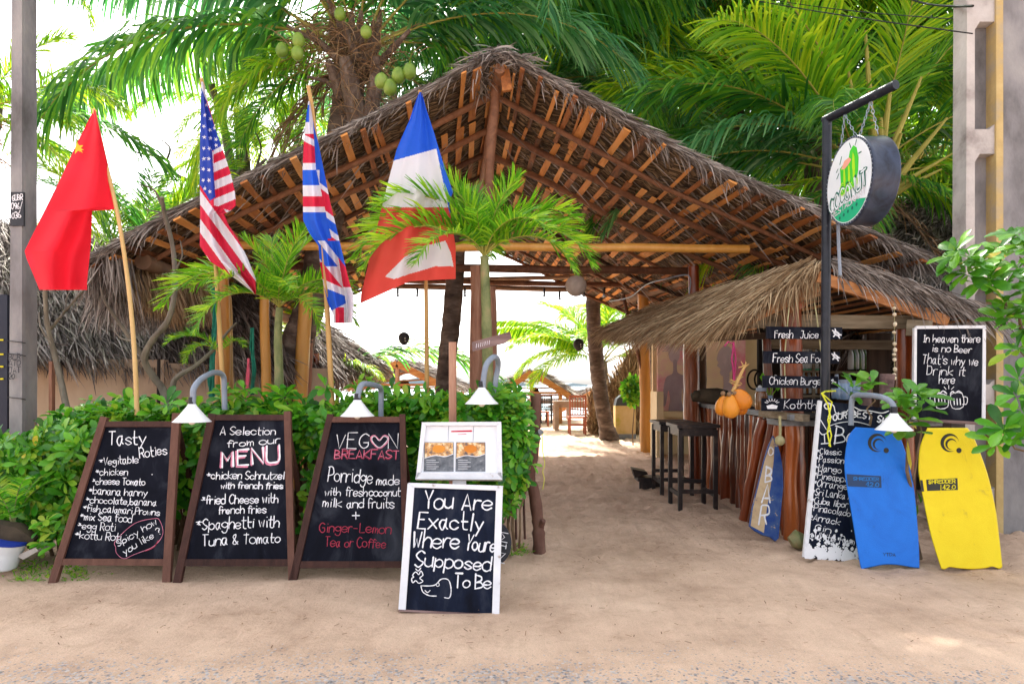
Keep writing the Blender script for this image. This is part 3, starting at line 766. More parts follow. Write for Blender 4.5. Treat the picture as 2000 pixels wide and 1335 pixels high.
# ================================================================== generic thatched roofs seen from outside
def thatch_slope(R0, R1, E0, E1, n, mt, name, parent, L=(.3, .7), W=.018, fr=1.0, jit=.16, hang=.15, skirt=700, sl=(.15, .45), backing='thatchdark', lift=.10):
    R0, R1, E0, E1 = map(Vector, (R0, R1, E0, E1))
    nn = (E0 - R0).cross(R1 - R0).normalized()
    if nn.z < 0: nn = -nn
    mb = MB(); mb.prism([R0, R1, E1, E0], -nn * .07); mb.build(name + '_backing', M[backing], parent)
    s = RNG.uniform(0, 1, n) ** .9; t = RNG.uniform(0, 1, n)
    a = np.array(R0)[None] * (1 - t[:, None]) + np.array(R1)[None] * t[:, None]; c = np.array(E0)[None] * (1 - t[:, None]) + np.array(E1)[None] * t[:, None]
    base = a * (1 - s[:, None]) + c * s[:, None] + np.array(nn)[None] * RNG.uniform(.01, lift, (n, 1))
    dirs = norm(c - a) + RNG.normal(size=(n, 3)) * jit
    P1 = ribbons(base, dirs, RNG.uniform(L[0], L[1], n), W * RNG.uniform(.6, 1.4, n), hang, seg=3, curl=.12)
    t = RNG.uniform(0, 1, skirt); s = RNG.uniform(.94, 1.01, skirt)
    a = np.array(R0)[None] * (1 - t[:, None]) + np.array(R1)[None] * t[:, None]; c = np.array(E0)[None] * (1 - t[:, None]) + np.array(E1)[None] * t[:, None]
    base = a * (1 - s[:, None]) + c * s[:, None] + np.array(nn)[None] * RNG.uniform(-.06, lift, (skirt, 1))
    dirs = norm(c - a) * .5 + np.array([0, 0, -.8]) + RNG.normal(size=(skirt, 3)) * .25
    P2 = ribbons(base, dirs, RNG.uniform(sl[0], sl[1], skirt), W * .8, .6, seg=3, curl=.2)
    V_, F_ = join([P1, P2]); return npmesh(name, V_, F_, M[mt], parent, kind='stuff')

# left neighbour hut behind the hedge: beige wall and grey roof
lh = thing('thatched_hut', 'low hut with beige wall and shaggy grey thatch behind the hedge at the left', 'hut', (-6, 9, 0))
def wallseg(u0, d0, u1, d1, zt0, zt1, th, m, name, parent):
    a = Vector(((u0 - 1000) / F * d0, d0, -.1)); b = Vector(((u1 - 1000) / F * d1, d1, -.1))
    return MB().prism([a, b, (b.x, b.y, zt1), (a.x, a.y, zt0)], (0, th, 0)).build(name, M[m], parent)
wallseg(-60, 8.2, 320, 8.35, 1.72, 1.70, .12, 'plaster', 'wall', lh)
wallseg(322, 8.38, 640, 9.6, 1.66, 1.62, .12, 'plaster', 'wall', lh)
thatch_slope(P(-260, 400, 10.8), P(480, 500, 11.4), P(-150, 690, 7.9), P(560, 706, 9.2), 20000, 'thatch', 'roof_thatch', lh, L=(.3, .8), W=.02, jit=.14, skirt=2200, sl=(.08, .30), lift=.16)
MB().prism([P(95, 705, 7.8), P(95, 900, 7.8), P(101, 900, 7.8), P(101, 705, 7.8)], (0, .06, 0)).build('wall_post', M['postwood'], lh)
MB().tube([P(310, 700, 8.2), P(309, 830, 8.2)], .02, 7).build('drain_rod', M['dark'], lh)

# right neighbour roof behind the bar
rh = thing('thatched_hut', 'steep dark grey thatch roof rising behind the concrete pole and the bar', 'hut', (7, 10, 0))
thatch_slope(P(1725, 395, 11.4), P(2300, 330, 11.0), P(1560, 660, 8.4), P(2300, 700, 7.6), 15000, 'thatch', 'roof_thatch', rh, L=(.3, .7), W=.022, jit=.2, skirt=700)
MB().prism([P(1790, 600, 8.0), P(2300, 600, 8.0), P(2300, 930, 8.0), P(1790, 930, 8.0)], (0, .1, 0)).build('wall', M['brownwall'], rh)

# ================================================================== the bar
bar = thing('beach_bar', 'timber beach bar with its own shaggy straw roof and a front of polished upright logs', 'bar', (2.6, 7, 0))
A0 = P(1604, 512, 6.25); A1 = A0 + Vector((-.62, 4.2, .04))
E0 = P(1442, 622, 6.35); E1 = P(1190, 646, 9.7)
# left slope, thick straw
RN = 17000
thatch_slope(A0 + Vector((-.02, 0, .02)), A1, E0, E1, RN, 'thatchtan', 'straw_slope', bar, L=(.25, .55), W=.0085, jit=.13, hang=.5, skirt=3800, sl=(.07, .22), lift=.07)
# hanging beards under the front verge of the straw roof
b, dd, ll = [], [], []
for i in range(950):
    t = random.random() ** .8; p = A0.lerp(E0, t) + Vector((random.uniform(-.03, .03), random.uniform(-.12, .05), random.uniform(-.03, .06)))
    b.append(p); dd.append(Vector((random.uniform(-.9, -.1), random.uniform(-.6, .1), random.uniform(-1.0, -.2)))); ll.append(random.uniform(.1, .32))
for i in range(90):
    t = random.uniform(0, .55); p = A0.lerp(E0, t) + Vector((0, -.05, -.02)); b.append(p); dd.append(Vector((random.uniform(-.25, .25), -.1, -1))); ll.append(random.uniform(.2, .55))
V_, F_ = ribbons(b, dd, np.array(ll), .008, .8, seg=4, curl=.25); npmesh('straw_fringe', V_, F_, M['thatchtan'], bar, kind='stuff')
# right slope: seen from below with battens
B0 = P(1612, 530, 6.3); B1 = P(1925, 632, 6.3)
Ev = Vector((-.35, 4.0, .0))
mb = MB(); nn = (B1 - B0).cross(Ev).normalized(); nn = nn if nn.z > 0 else -nn
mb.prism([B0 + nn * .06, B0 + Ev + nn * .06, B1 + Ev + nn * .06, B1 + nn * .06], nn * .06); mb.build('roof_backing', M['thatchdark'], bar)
for i in range(13):
    t = (i + .5) / 13; a = B0.lerp(B1, t) + nn * (.03); MB().beam(a + Vector((0, -.02, 0)), a + Ev, random.uniform(.03, .06), .02).build('slat', M['slat'], bar)
MB().beam(P(1596, 540, 6.2), P(1850, 628, 6.2), .05, .10).build('barge_board', M['orangebeam'], bar)
MB().beam(P(1600, 560, 6.25) , P(1450, 630, 6.32), .05, .09).build('barge_board', M['orangebeam'], bar)
b, dd, ll = [], [], []
bd = (B1 - B0).normalized()
for i in range(2600):
    t = random.random(); p = B0.lerp(B1, t) + nn * random.uniform(.07, .15) + Vector((0, random.uniform(-.08, .1), 0)); b.append(p)
    dd.append(bd * random.uniform(.5, 1.3) + Vector((0, random.uniform(-.5, .1), random.uniform(-.35, .1)))); ll.append(random.uniform(.08, .3))
for i in range(260):
    t = random.random(); p = B0.lerp(B1, t) + nn * .07 + Vector((0, -.05, 0)); b.append(p)
    dd.append(Vector((random.uniform(0, .8), -.3, -.5))); ll.append(random.uniform(.15, .45))
V_, F_ = ribbons(b, dd, np.array(ll), .011, .9, seg=3, curl=.3); npmesh('roof_fringe', V_, F_, M['thatch'], bar, kind='stuff')
# big squared beams
MB().beam(P(1430, 627, 6.55), P(1812, 630, 6.45), .09, .125).build('beam', M['beam'], bar)
MB().beam(P(1770, 640, 6.3), P(1820, 642, 6.2), .14, .14).build('beam', M['beam'], bar)
MB().beam(P(1500, 672, 7.6), P(1800, 674, 7.5), .08, .10).build('beam', M['beam'], bar)
MB().beam(P(1300, 665, 9.2), P(1500, 655, 7.2), .07, .07).build('beam', M['brownwall'], bar)
# posts
def bpost(pts, rs, m, name='post'):
    mb = MB(); n = 14; q = cat_rom([Vector(p) for p in pts], 4); k = len(q)
    rr = [rs[0] + (rs[1] - rs[0]) * i / (k - 1) for i in range(k)]
    return mb.tube(q, [r_ * random.uniform(.95, 1.06) for r_ in rr], 14, wob=.03).build(name, M[m], bar, smooth=True)
bpost([P(1552, 1045, 6.42), P(1548, 930, 6.42), P(1549, 850, 6.45), P(1545, 700, 6.45), P(1546, 560, 6.45)], (.125, .085), 'redwood')
bpost([P(1556, 605, 6.35), P(1548, 585, 6.35), P(1548, 565, 6.35)], (.10, .07), 'redwood')
bpost([P(1768, 1040, 6.5), P(1768, 900, 6.5), P(1767, 760, 6.5), P(1768, 640, 6.5)], (.085, .08), 'redwood')
bpost([P(1350, 840, 9.4), P(1350, 760, 9.4), P(1349, 670, 9.4)], (.11, .10), 'redwood')
bpost([P(1366, 800, 9.7), P(1368, 740, 9.7), P(1367, 670, 9.7)], (.09, .08), 'logwood')
bpost([P(1598, 1040, 6.6), P(1592, 930, 6.6), P(1592, 830, 6.6)], (.06, .06), 'redwood')
bpost([P(1503, 830, 7.4), P(1500, 740, 7.4), P(1497, 655, 7.4)], (.05, .045), 'redwood')
# counter
CN = [(2.44, 6.0), (2.50, 7.2), (2.56, 8.6), (2.62, 10.2)]
def cpt(t):
    t = t * (len(CN) - 1); i = min(len(CN) - 2, int(t)); f = t - i
    return Vector((CN[i][0] * (1 - f) + CN[i + 1][0] * f, CN[i][1] * (1 - f) + CN[i + 1][1] * f, 0))
CZ = 1.135
mb = MB()
for i in range(3):
    a = cpt(i / 3); b = cpt((i + 1) / 3 - .004)
    mb.prism([a + Vector((0, 0, CZ - .05)), b + Vector((0, 0, CZ - .05)), b + Vector((0, 0, CZ)), a + Vector((0, 0, CZ))], (.06, 0, 0))
    mb.prism([a + Vector((.062, 0, CZ - .035)), b + Vector((.062, 0, CZ - .035)), b + Vector((.062, 0, CZ - .012)), a + Vector((.062, 0, CZ - .012))], (.42, 0, 0), 1)
mb.build('counter_top', [M['greytop'], M['dark']], bar)
MB().beam(P(1488, 806, 6.35), P(1575, 816, 5.95), .09, .06).build('counter_end', M['beam'], bar)
MB().box((3.15, 6.32, 1.05), (1.45, .35, .05)).build('counter_shelf', M['greytop'], bar)
# upright polished logs of the bar front
nl = 25
for i in range(nl):
    t = i / (nl - 1); c = cpt(.06 + .93 * t); x0 = c.x + .10
    if abs(c.y - 6.42) < .1: continue
    r_ = random.uniform(.045, .075); lx = random.uniform(-.05, .02); ly = random.uniform(-.08, .05)
    pts = [Vector((x0 + lx * (1 - k) + random.uniform(-.008, .008), c.y + ly * (1 - k) + random.uniform(-.010, .010), gz(x0, c.y) - .05 + (CZ - .02) * k)) for k in (0, .17, .33, .5, .67, .83, 1)]
    q = cat_rom(pts, 3)
    MB().tube(q, [r_ * (1 + .10 * math.sin(i * 3 + j_ * .45)) for j_ in range(len(q))], 12, wob=.02).build('front_log', M['redwood'], bar, smooth=True)
# a few logs leaning at the near corner
for (u0, v0, u1, v1, d, r_) in ((1452, 1015, 1490, 818, 6.9, .05), (1470, 1020, 1508, 820, 6.75, .045), (1500, 1030, 1520, 830, 6.6, .05)):
    a = P(u0, v0, d); b = P(u1, v1, d - .15); pts = [a.lerp(b, k / 6) + Vector((random.uniform(-.012, .012), 0, 0)) for k in range(7)]
    MB().tube(pts, [r_ * random.uniform(.9, 1.1) for _ in pts], 12, wob=.03).build('front_log', M['redwood'], bar, smooth=True)
# front wall to the right, back wall and shelving
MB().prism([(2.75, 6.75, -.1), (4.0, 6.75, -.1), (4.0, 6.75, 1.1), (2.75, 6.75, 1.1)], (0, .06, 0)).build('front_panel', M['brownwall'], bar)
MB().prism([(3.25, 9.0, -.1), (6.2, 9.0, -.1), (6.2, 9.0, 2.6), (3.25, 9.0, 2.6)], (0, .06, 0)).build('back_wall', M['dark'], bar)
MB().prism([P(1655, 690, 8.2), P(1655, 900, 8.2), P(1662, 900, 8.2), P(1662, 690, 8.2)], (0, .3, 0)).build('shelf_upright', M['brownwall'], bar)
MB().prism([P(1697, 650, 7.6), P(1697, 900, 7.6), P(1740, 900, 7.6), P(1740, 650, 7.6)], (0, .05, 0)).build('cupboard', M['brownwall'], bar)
for (u0, u1, v) in ((1555, 1590, 725), (1625, 1700, 727), (1555, 1600, 773), (1625, 1705, 760)):
    MB().beam(P(u0, v, 8.0), P(u1, v, 8.0), .26, .025).build('shelf', M['beam'], bar)
for u in (1589, 1527, 1608):
    MB().beam(P(u, 660, 7.9), P(u, 830, 7.9), .03, .02, up=(0, 1, 0)).build('shelf_upright', M['beam'], bar)
# right end wall boards beyond the beer board
MB().beam(P(1925, 868, 6.7), P(1975, 868, 6.7), .08, .04).build('side_shelf', M['beam'], bar)

# cream rear wall with two painted canvases
cw = thing('painted_wall', 'cream rear wall and ledge behind the bar counter', 'wall', (3.4, 12.6, 0))
MB().prism([(2.62, 12.7, -.1), (5.6, 12.7, -.1), (5.6, 12.7, 2.6), (2.62, 12.7, 2.6)], (0, .12, 0)).build('wall', M['cream'], cw)
MB().box((2.95, 12.45, .86), (.72, .34, .1)).build('ledge', M['cream'], cw)
MB().box((2.62, 12.35, .62), (.12, .55, 1.30)).build('pier', M['cream'], cw)
MB().prism([P(1290, 668, 12.9), P(1500, 668, 12.9), P(1500, 640, 12.9), P(1290, 640, 12.9)], (0, .08, 0)).build('lintel', M['dark'], cw)
def canvas(u0, v0, u1, v1, d, label, draw, ground):
    t = thing('painting', label, 'painting', P(u0, v1, d))
    pl = lean(d, 0)
    MB().prism([P(u0, v0, d), P(u1, v0, d), P(u1, v1, d), P(u0, v1, d)], (0, .03, 0)).build('canvas', M[ground], t)
    mb = MB(); draw(mb, pl); mb.build('painted_figure', [M['paintgrey'], M['paintshade']], t)
def blob(mb, pl, pts, off, mi): fillpoly(mb, pl, [tuple(p) for p in curve2(list(pts) + [pts[0]], 4)][:-1], off, mi)
def dr1(mb, pl):
    blob(mb, pl, [(1306, 684), (1312, 676), (1321, 676), (1327, 684), (1327, 697), (1322, 707), (1313, 707), (1307, 698)], .004, 1)
    blob(mb, pl, [(1315, 704), (1322, 704), (1323, 726), (1336, 734), (1342, 748), (1344, 780), (1337, 782), (1333, 758), (1331, 782), (1334, 806), (1307, 806), (1309, 780), (1305, 762), (1300, 790), (1293, 788), (1297, 752), (1302, 736), (1314, 728)], .006, 0)
    for i in range(13):
        a = -3.0 + i * .23; ink(mb, pl, [(1317 + 7 * math.cos(a), 686 + 7 * math.sin(a)), (1317 + 23 * math.cos(a), 688 + 22 * math.sin(a))], 2.4, .007, 1)
def dr2(mb, pl):
    blob(mb, pl, [(1400, 700), (1405, 684), (1416, 675), (1428, 680), (1432, 695), (1431, 716), (1424, 728), (1412, 734), (1406, 728), (1407, 720), (1401, 714), (1403, 708)], .004, 1)
    blob(mb, pl, [(1413, 730), (1424, 726), (1426, 748), (1442, 760), (1446, 780), (1447, 806), (1402, 806), (1406, 775), (1413, 756)], .006, 1)
canvas(1284, 662, 1346, 808, 12.55, 'pink and yellow painting of a dancing figure at the left of the rear wall', dr1, 'paintpink')
canvas(1370, 664, 1430, 806, 12.5, 'cream painting of a mauve head in profile beside the bar post', dr2, 'paintcream')
MB2 = MB().prism([P(1431, 664, 12.52), P(1456, 664, 12.52), P(1456, 806, 12.52), P(1431, 806, 12.52)], (0, .03, 0)).build('painting', M['paintpink'])
tag(MB2, 'narrow pink painted strip joined to the cream painting', 'painting')
rg = thing('ring_ornament', 'pair of overlapping black metal rings on the wall behind the bar', 'ornament', P(1470, 770, 8.8))
for cx in (1474, 1488):
    pts = [P(cx + 14 * math.cos(a), 741 + 19 * math.sin(a), 8.8) for a in [i * 2 * math.pi / 28 for i in range(29)]]
    MB().tube(pts, .012, 8, caps=False).build('ring', M['dark'], rg, smooth=True)

# things on the counter
t = MB(); c = P(1387, 776, 8.4); 
mb = MB().tube([c + Vector((-.2, .1, 0)), c + Vector((-.08, .05, .03)), c + Vector((.08, 0, .02)), c + Vector((.2, -.05, .01))], [.05, .09, .10, .085], 12, wob=.2)
mb.ball(c + Vector((-.16, .02, .03)), .06, 8, 6); tag(mb.build('driftwood_lump', M['rock'], smooth=True), 'dark lump of driftwood lying on the far end of the counter', 'driftwood')
jar = thing('pickle_jar', 'brown jar with a pale lid standing on the counter', 'jar', (0, 0, 0))
c = P(1487, 800, 6.6); jar.location = c
MB().lathe([(.055, 0), (.06, .02), (.06, .15), (.045, .18)], c, 16).build('glass', M['glassbr'], jar, smooth=True)
MB().lathe([(.05, .18), (.05, .215), (.001, .215)], c, 16).build('lid', M['greypipe'], jar, smooth=True)
vs = thing('flower_vase', 'glass of white flowers and leaves beside the fresh signs', 'flowers', P(1502, 790, 6.8))
c = P(1502, 795, 6.8)
MB().lathe([(.03, 0), (.04, .08), (.035, .12)], c, 12).build('glass', M['glassb'], vs, smooth=True)
for i in range(6):
    a = i * 1.05; e = c + Vector((.09 * math.cos(a), .06 * math.sin(a), .2 + .05 * (i % 3)))
    MB().tube([c + Vector((0, 0, .08)), e], .004, 5).build('flower_stem', M['areca'], vs)
    if i % 2: MB().ball(e, .022, 8, 6).build('blossom', M['white'], vs, smooth=True)
    else: MB().add([e + Vector((-.03, 0, 0)), e + Vector((0, -.01, .05)), e + Vector((.03, 0, 0)), e + Vector((0, .01, -.04))], [(0, 1, 2, 3)]).build('leaf', M['leaf'], vs)

# bottles: one of each kind, then copies
def bottle_mesh(kind):
    pr = {'tall': [(.030, 0), (.036, .01), (.036, .17), (.014, .22), (.013, .29), (.016, .30), (.001, .30)],
          'squat': [(.04, 0), (.046, .01), (.046, .13), (.015, .17), (.014, .22), (.001, .22)],
          'jar': [(.05, 0), (.06, .02), (.06, .14), (.045, .16), (.05, .18), (.001, .18)]}[kind]
    return pr
def bottle(p, kind, m, label, group):
    t = thing('bottle', label, 'bottle', p, group)
    MB().lathe(bottle_mesh(kind), p, 12).build('glass', M[m], t, smooth=True)
    h = bottle_mesh(kind)[-1][1]
    MB().lathe([(.0165 if kind != 'jar' else .052, h - .035), (.0165 if kind != 'jar' else .052, h + .006), (.001, h + .006)], p, 10).build('cap', M['greypipe'] if kind != 'tall' else M['logo_teal'], t, smooth=True)
for i in range(7):
    bottle(P(1562 + i * 5.2, 720, 7.95), 'tall', 'glass', 'pale tall bottle in the row on the shelf behind the fresh sea food sign', 'bottles behind the sea food sign')
for i in range(8):
    bottle(P(1662 + i * 5.3, 721, 7.95), 'tall', ['glass', 'glassg'][i % 2], 'pale tall bottle on the shelf right of the black sign post', 'bottles right of the sign post')
for i in range(7):
    bottle(P(1564 + i * 5.4, 768, 7.95), 'tall', ['glassbr', 'glass'][i % 2], 'tall bottle on the lower shelf between the chicken and koththu signs', 'bottles on the lower shelf')
for i, (u, v) in enumerate(((1634, 778), (1646, 780), (1657, 779), (1669, 782), (1681, 780))):
    bottle(P(u, v, 6.35), 'jar' if i % 2 else 'squat', 'glassb', ('leftmost','second from left','middle','second from right','rightmost')[i] + ' bluish glass jar on the bar beside the sign post', 'glass jars on the bar')
for (u, v) in ((1652, 668), (1705, 668)): pass

# hanging menu planks on ropes
def plank_sign(u0, v0, u1, v1, d, label, draw):
    t = thing('menu_plank', label, 'sign', P((u0 + u1) / 2, v1, d), 'black menu planks hanging on ropes')
    pl = lean(d, 0)
    MB().prism([P(u0, v0, d), P(u1, v0 + 2, d), P(u1, v1 + 1, d), P(u0, v1, d)], (0, .022, 0)).build('board', M['slate'], t)
    mb = MB(); draw(mb, pl); mb.build('lettering', M['chalk'], t)
def turtle(mb, pl, x, y, s=1):
    fillpoly(mb, pl, [(x + 7 * s * math.cos(a), y + 5 * s * math.sin(a) + 3 * math.cos(a)) for a in [i * .7 for i in range(9)]], .004)
    for q in ((-8, -6), (-3, -9), (6, 9), (9, 3), (-6, 6)): ink(mb, pl, [(x, y), (x + q[0] * s, y + q[1] * s)], 2.6, .005)
plank_sign(1497, 637, 1645, 661, 6.02, 'topmost hanging black plank reading Fresh Juice', lambda mb, pl: (write(mb, pl, 'Fresh', (1513, 660), (1548, 660), 16, 1.5), write(mb, pl, 'Juice', (1563, 660), (1598, 660), 15, 1.5), turtle(mb, pl, 1634, 651)))
plank_sign(1491, 685, 1640, 709, 6.02, 'second hanging black plank reading Fresh Sea Food', lambda mb, pl: (write(mb, pl, 'Fresh Sea Food', (1510, 707), (1616, 708), 16, 1.5), turtle(mb, pl, 1632, 696, .9)))
plank_sign(1490, 733, 1637, 757, 6.02, 'third hanging black plank reading Chicken Burger', lambda mb, pl: (write(mb, pl, 'Chicken Burger', (1503, 750), (1610, 752), 15, 1.5), turtle(mb, pl, 1628, 745, .5)))
def koth(mb, pl):
    write(mb, pl, 'Koththu', (1531, 797), (1606, 798), 17, 1.5)
    fillpoly(mb, pl, [(1497, 792), (1508, 789), (1519, 792), (1517, 798), (1499, 798)], .004)
    for i in range(7): a = math.pi + .35 + i * .4; ink(mb, pl, [(1508 + 9 * math.cos(a), 788 + 5 * math.sin(a)), (1508 + 15 * math.cos(a), 789 + 11 * math.sin(a))], 1.4, .005)
plank_sign(1488, 777, 1612, 802, 6.02, 'lowest hanging black plank reading Koththu with a steaming plate', koth)
rp = thing('sign_rope', 'pair of straw ropes carrying the black menu planks', 'rope', P(1540, 800, 6.04))
for ua, ub in ((1546, 1532), (1586, 1605)):
    MB().tube([P(ua, 560, 6.3), P((ua + ub) / 2, 620, 6.1), P(ub, 700, 6.06), P(ub + 2, 790, 6.06)], .006, 6).build('rope', M['rope_b'], rp)
mb = MB(); q = [P(1523, 812, 6.0), P(1524, 840, 6.0), P(1523, 860, 6.0)]
mb.tube(q, .012, 7).ball(P(1523, 860, 6.0), .045, 10, 8); tag(mb.build('rope_knot', M['rope_b'], smooth=True), 'knotted straw rope end hanging from the counter above the BAR board', 'rope')
# shell string
ss = thing('shell_string', 'string of pale sea shells hanging from the bar roof by the red post', 'shell string', P(1747, 735, 6.1))
MB().tube([P(1747, 590, 6.15), P(1747, 740, 6.1)], .003, 5).build('cord', M['rope_b'], ss)
for i, v in enumerate((602, 614, 633, 649, 671, 683, 692, 702, 721, 731, 738)):
    MB().ball(P(1746 + (i % 3), v, 6.1), (.018, .014 + .004 * (i % 3)), 8, 6).build('shell', M['shellw'], ss, smooth=True)

# orange king coconuts on a purple rope
kc = thing('king_coconut_bunch', 'bunch of orange king coconuts hanging on a purple rope before the counter', 'coconuts', P(1430, 810, 5.9))
for (u, v, rx, rz, tl) in ((1411, 792, .062, .088, 10), (1427, 793, .075, .105, 0), (1448, 780, .082, .100, -28), (1446, 797, .06, .06, 0)):
    MB().ball(P(u, v, 5.9 + (.06 if u in (1411, 1446) else 0)), (rx, rz), 18, 12, rot=Matrix.Rotation(R(tl), 3, 'Y'), tip=.18).build('coconut', M['kingnut'], kc, smooth=True)
mb = MB().tube([P(1431, 765, 5.92), P(1440, 745, 5.92), P(1450, 724, 5.92), P(1457, 710, 5.92)], [.018, .016, .014, .008], 8)
for i in range(26):
    t_ = random.random(); c = P(1431, 765, 5.92).lerp(P(1457, 710, 5.92), t_); e = c + Vector((random.uniform(-.06, .06), random.uniform(-.04, .04), random.uniform(-.02, .06)))
    mb.tube([c, e], [.008, .003], 5)
mb.build('stalk', M['cocoy'] if 0 else M['bamboo'], kc)
MB().tube([P(1433, 668, 5.95), P(1429, 700, 5.93), P(1433, 730, 5.93), P(1432, 760, 5.93)], .007, 6).build('rope', M['rope_p'], kc)
MB().tube([P(1415, 676, 5.95), P(1422, 667, 5.95), P(1433, 672, 5.95), P(1437, 700, 5.95), P(1434, 745, 5.93)], .007, 6).build('rope', M['rope_p'], kc)
for (u, v) in ((1412, 768), (1424, 770), (1436, 768)): MB().ball(P(u, v, 5.88), .022, 8, 6).build('husk_cap', M['dryfrond'], kc, smooth=True)

# bar stools
def stool(x0, y0, w, dpt, h, label):
    t = thing('bar_stool', label, 'stool', (x0 + w / 2, y0 + dpt / 2, 0), 'dark wooden bar stools')
    z0 = gz(x0, y0) - .02; s = .045
    for ax in (0, 1):
        for ay in (0, 1):
            MB().box((x0 + s / 2 + ax * (w - s), y0 + s / 2 + ay * (dpt - s), z0 + h / 2 - .02), (s, s, h - .04)).build('leg', M['stool'], t)
    MB().box((x0 + w / 2, y0 + dpt / 2, z0 + h), (w + .04, dpt + .04, .035)).build('seat', M['stool'], t)
    mb = MB()
    for ay in (0, 1): mb.box((x0 + w / 2, y0 + s / 2 + ay * (dpt - s), z0 + h - .065), (w - 2 * s, .025, .09))
    for ax in (0, 1): mb.box((x0 + s / 2 + ax * (w - s), y0 + dpt / 2, z0 + h - .065), (.025, dpt - 2 * s, .09))
    mb.build('apron', M['stool'], t)
    for ay in (0, 1): MB().box((x0 + w / 2, y0 + s / 2 + ay * (dpt - s), z0 + .22 + .05 * ay), (w - 2 * s, .028, .045)).build('stretcher', M['stool'], t)
    for ax in (0, 1): MB().box((x0 + s / 2 + ax * (w - s), y0 + dpt / 2, z0 + .18), (.028, dpt - 2 * s, .045)).build('stretcher', M['stool'], t)
stool(1.86, 7.62, .44, .52, .95, 'nearer dark wooden bar stool at the log bar front')
stool(1.86, 8.55, .42, .55, .93, 'farther dark wooden bar stool beside the bar')
fr = thing('foot_bench', 'low dark wooden step lying behind the far stool', 'step', (1.78, 9.3, .1))
MB().box((1.85, 9.25, .13), (.34, .30, .05)).build('board', M['stool'], fr)
MB().prism([(1.66, 9.2, .14), (1.82, 9.12, .20), (1.80, 9.12, .23), (1.62, 9.2, .26)], (.02, .28, 0)).build('tilted_board', M['stool'], fr)
MB().box((1.85, 9.12, .06), (.30, .04, .12)).build('foot', M['stool'], fr)
# ------------------------------------------------------------------ section end: bar

# ================================================================== easel chalkboards
def easel(label, pl, stiles, rails, panel, draw, foot):
    t = thing('chalkboard_easel', label, 'chalkboard', (pl.pt(*foot)), 'dark framed chalkboards in front of the hedge')
    n = -pl.n
    for q in stiles: MB().prism([pl.pt(x, y, .02) for x, y in q], n * .035).build('stile', M['frame'], t)
    for q in rails: MB().prism([pl.pt(x, y, .017) for x, y in q], n * .03).build('rail', M['frame'], t)
    MB().prism([pl.pt(x, y, 0) for x, y in panel], n * .012).build('chalk_panel', M['slate'], t)
    mb = MB(); draw(mb, pl); mb.build('lettering', [M['chalk'], M['chalkred'], M['chalkpink']], t)
    for k, s in ((0, -1), (1, 1)):
        a = pl.pt(*stiles[k][0]) + Vector((0, .05, -.05)); b = Vector((a.x + s * .06, a.y + .42, gz(a.x, a.y + .42) - .02))
        MB().beam(a, b, .035, .03).build('back_leg', M['frame'], t)
    return t
EP = lean(4.80, .25)
def d1(mb, pl):
    write(mb, pl, 'Tasty', (212, 868), (284, 866), 27, 2.4); write(mb, pl, 'Roties', (273, 894), (326, 886), 20, 2.3)
    for s, a, b, c in (('*Vegitable', (192, 908), (270, 903), 14), ('*chicken', (185, 928), (249, 927), 14), ('*cheese Tomato', (178, 945), (283, 947), 13),
                       ('*banana hanny', (171, 964), (287, 968), 14), ('*chocolate,banana', (166, 981), (305, 987), 13), ('*fish,calamari,Prowns', (160, 997), (311, 1006), 13),
                       ('*mix Sea food', (154, 1014), (257, 1020), 15), ('*egg Roti', (149, 1032), (225, 1036), 15), ('*kottu Roti', (144, 1050), (236, 1056), 15)):
        write(mb, pl, s, a, b, c, 1.7)
    write(mb, pl, 'Spicy how', (231, 1067), (307, 1023), 13, 1.7); write(mb, pl, 'you like ?', (243, 1083), (316, 1040), 14, 1.7)
    ink(mb, pl, curve2([(226, 1068), (226, 1055), (262, 1022), (300, 1012), (312, 1016), (318, 1042), (300, 1066), (262, 1082), (242, 1090), (228, 1080), (226, 1068)]), 1.0, .003, 2)
    ink(mb, pl, curve2([(284, 1075), (300, 1068), (309, 1055)]), 1.6, .003, 1); ink(mb, pl, [(296, 926), (298, 926)], 1.5)
easel('leftmost easel chalkboard listing Tasty Roties', EP,
      [[(196, 812), (209, 814), (107, 1141), (93, 1138)], [(336, 806), (351, 806), (331, 1141), (316, 1138)]],
      [[(205, 822), (338, 822), (337, 833), (202, 833)], [(121, 1090), (319, 1091), (318, 1104), (117, 1103)]],
      [(200, 830), (340, 830), (321, 1094), (119, 1094)], d1, (210, 1140))
def d2(mb, pl):
    write(mb, pl, 'A Selection', (430, 848), (538, 849), 15, 1.9); write(mb, pl, 'from our', (444, 873), (547, 865), 14, 1.9)
    write(mb, pl, 'MENU', (430, 913), (544, 904), 32, 5.5, .0030, 2); write(mb, pl, 'MENU', (433, 911), (546, 902), 32, 4.4)
    for s, a, b, c in (('*chicken Schnutzel', (402, 935), (555, 935), 15), ('with french fries', (431, 953), (552, 954), 13), ('*fried Cheese with', (391, 984), (543, 981), 17),
                       ('french fries', (427, 1003), (519, 1001), 15), ('*Spaghetti with', (380, 1034), (545, 1028), 22), ('Tuna & Tomato', (395, 1065), (547, 1059), 20)):
        write(mb, pl, s, a, b, c, 2.3)
easel('middle easel chalkboard headed MENU with schnitzel and spaghetti', EP,
      [[(407, 806), (421, 808), (350, 1146), (336, 1143)], [(554, 803), (567, 802), (576, 1139), (563, 1139)]],
      [[(414, 809), (556, 809), (556, 820), (412, 820)], [(360, 1091), (562, 1091), (563, 1105), (357, 1105)]],
      [(412, 817), (557, 817), (563, 1094), (358, 1094)], d2, (455, 1142))
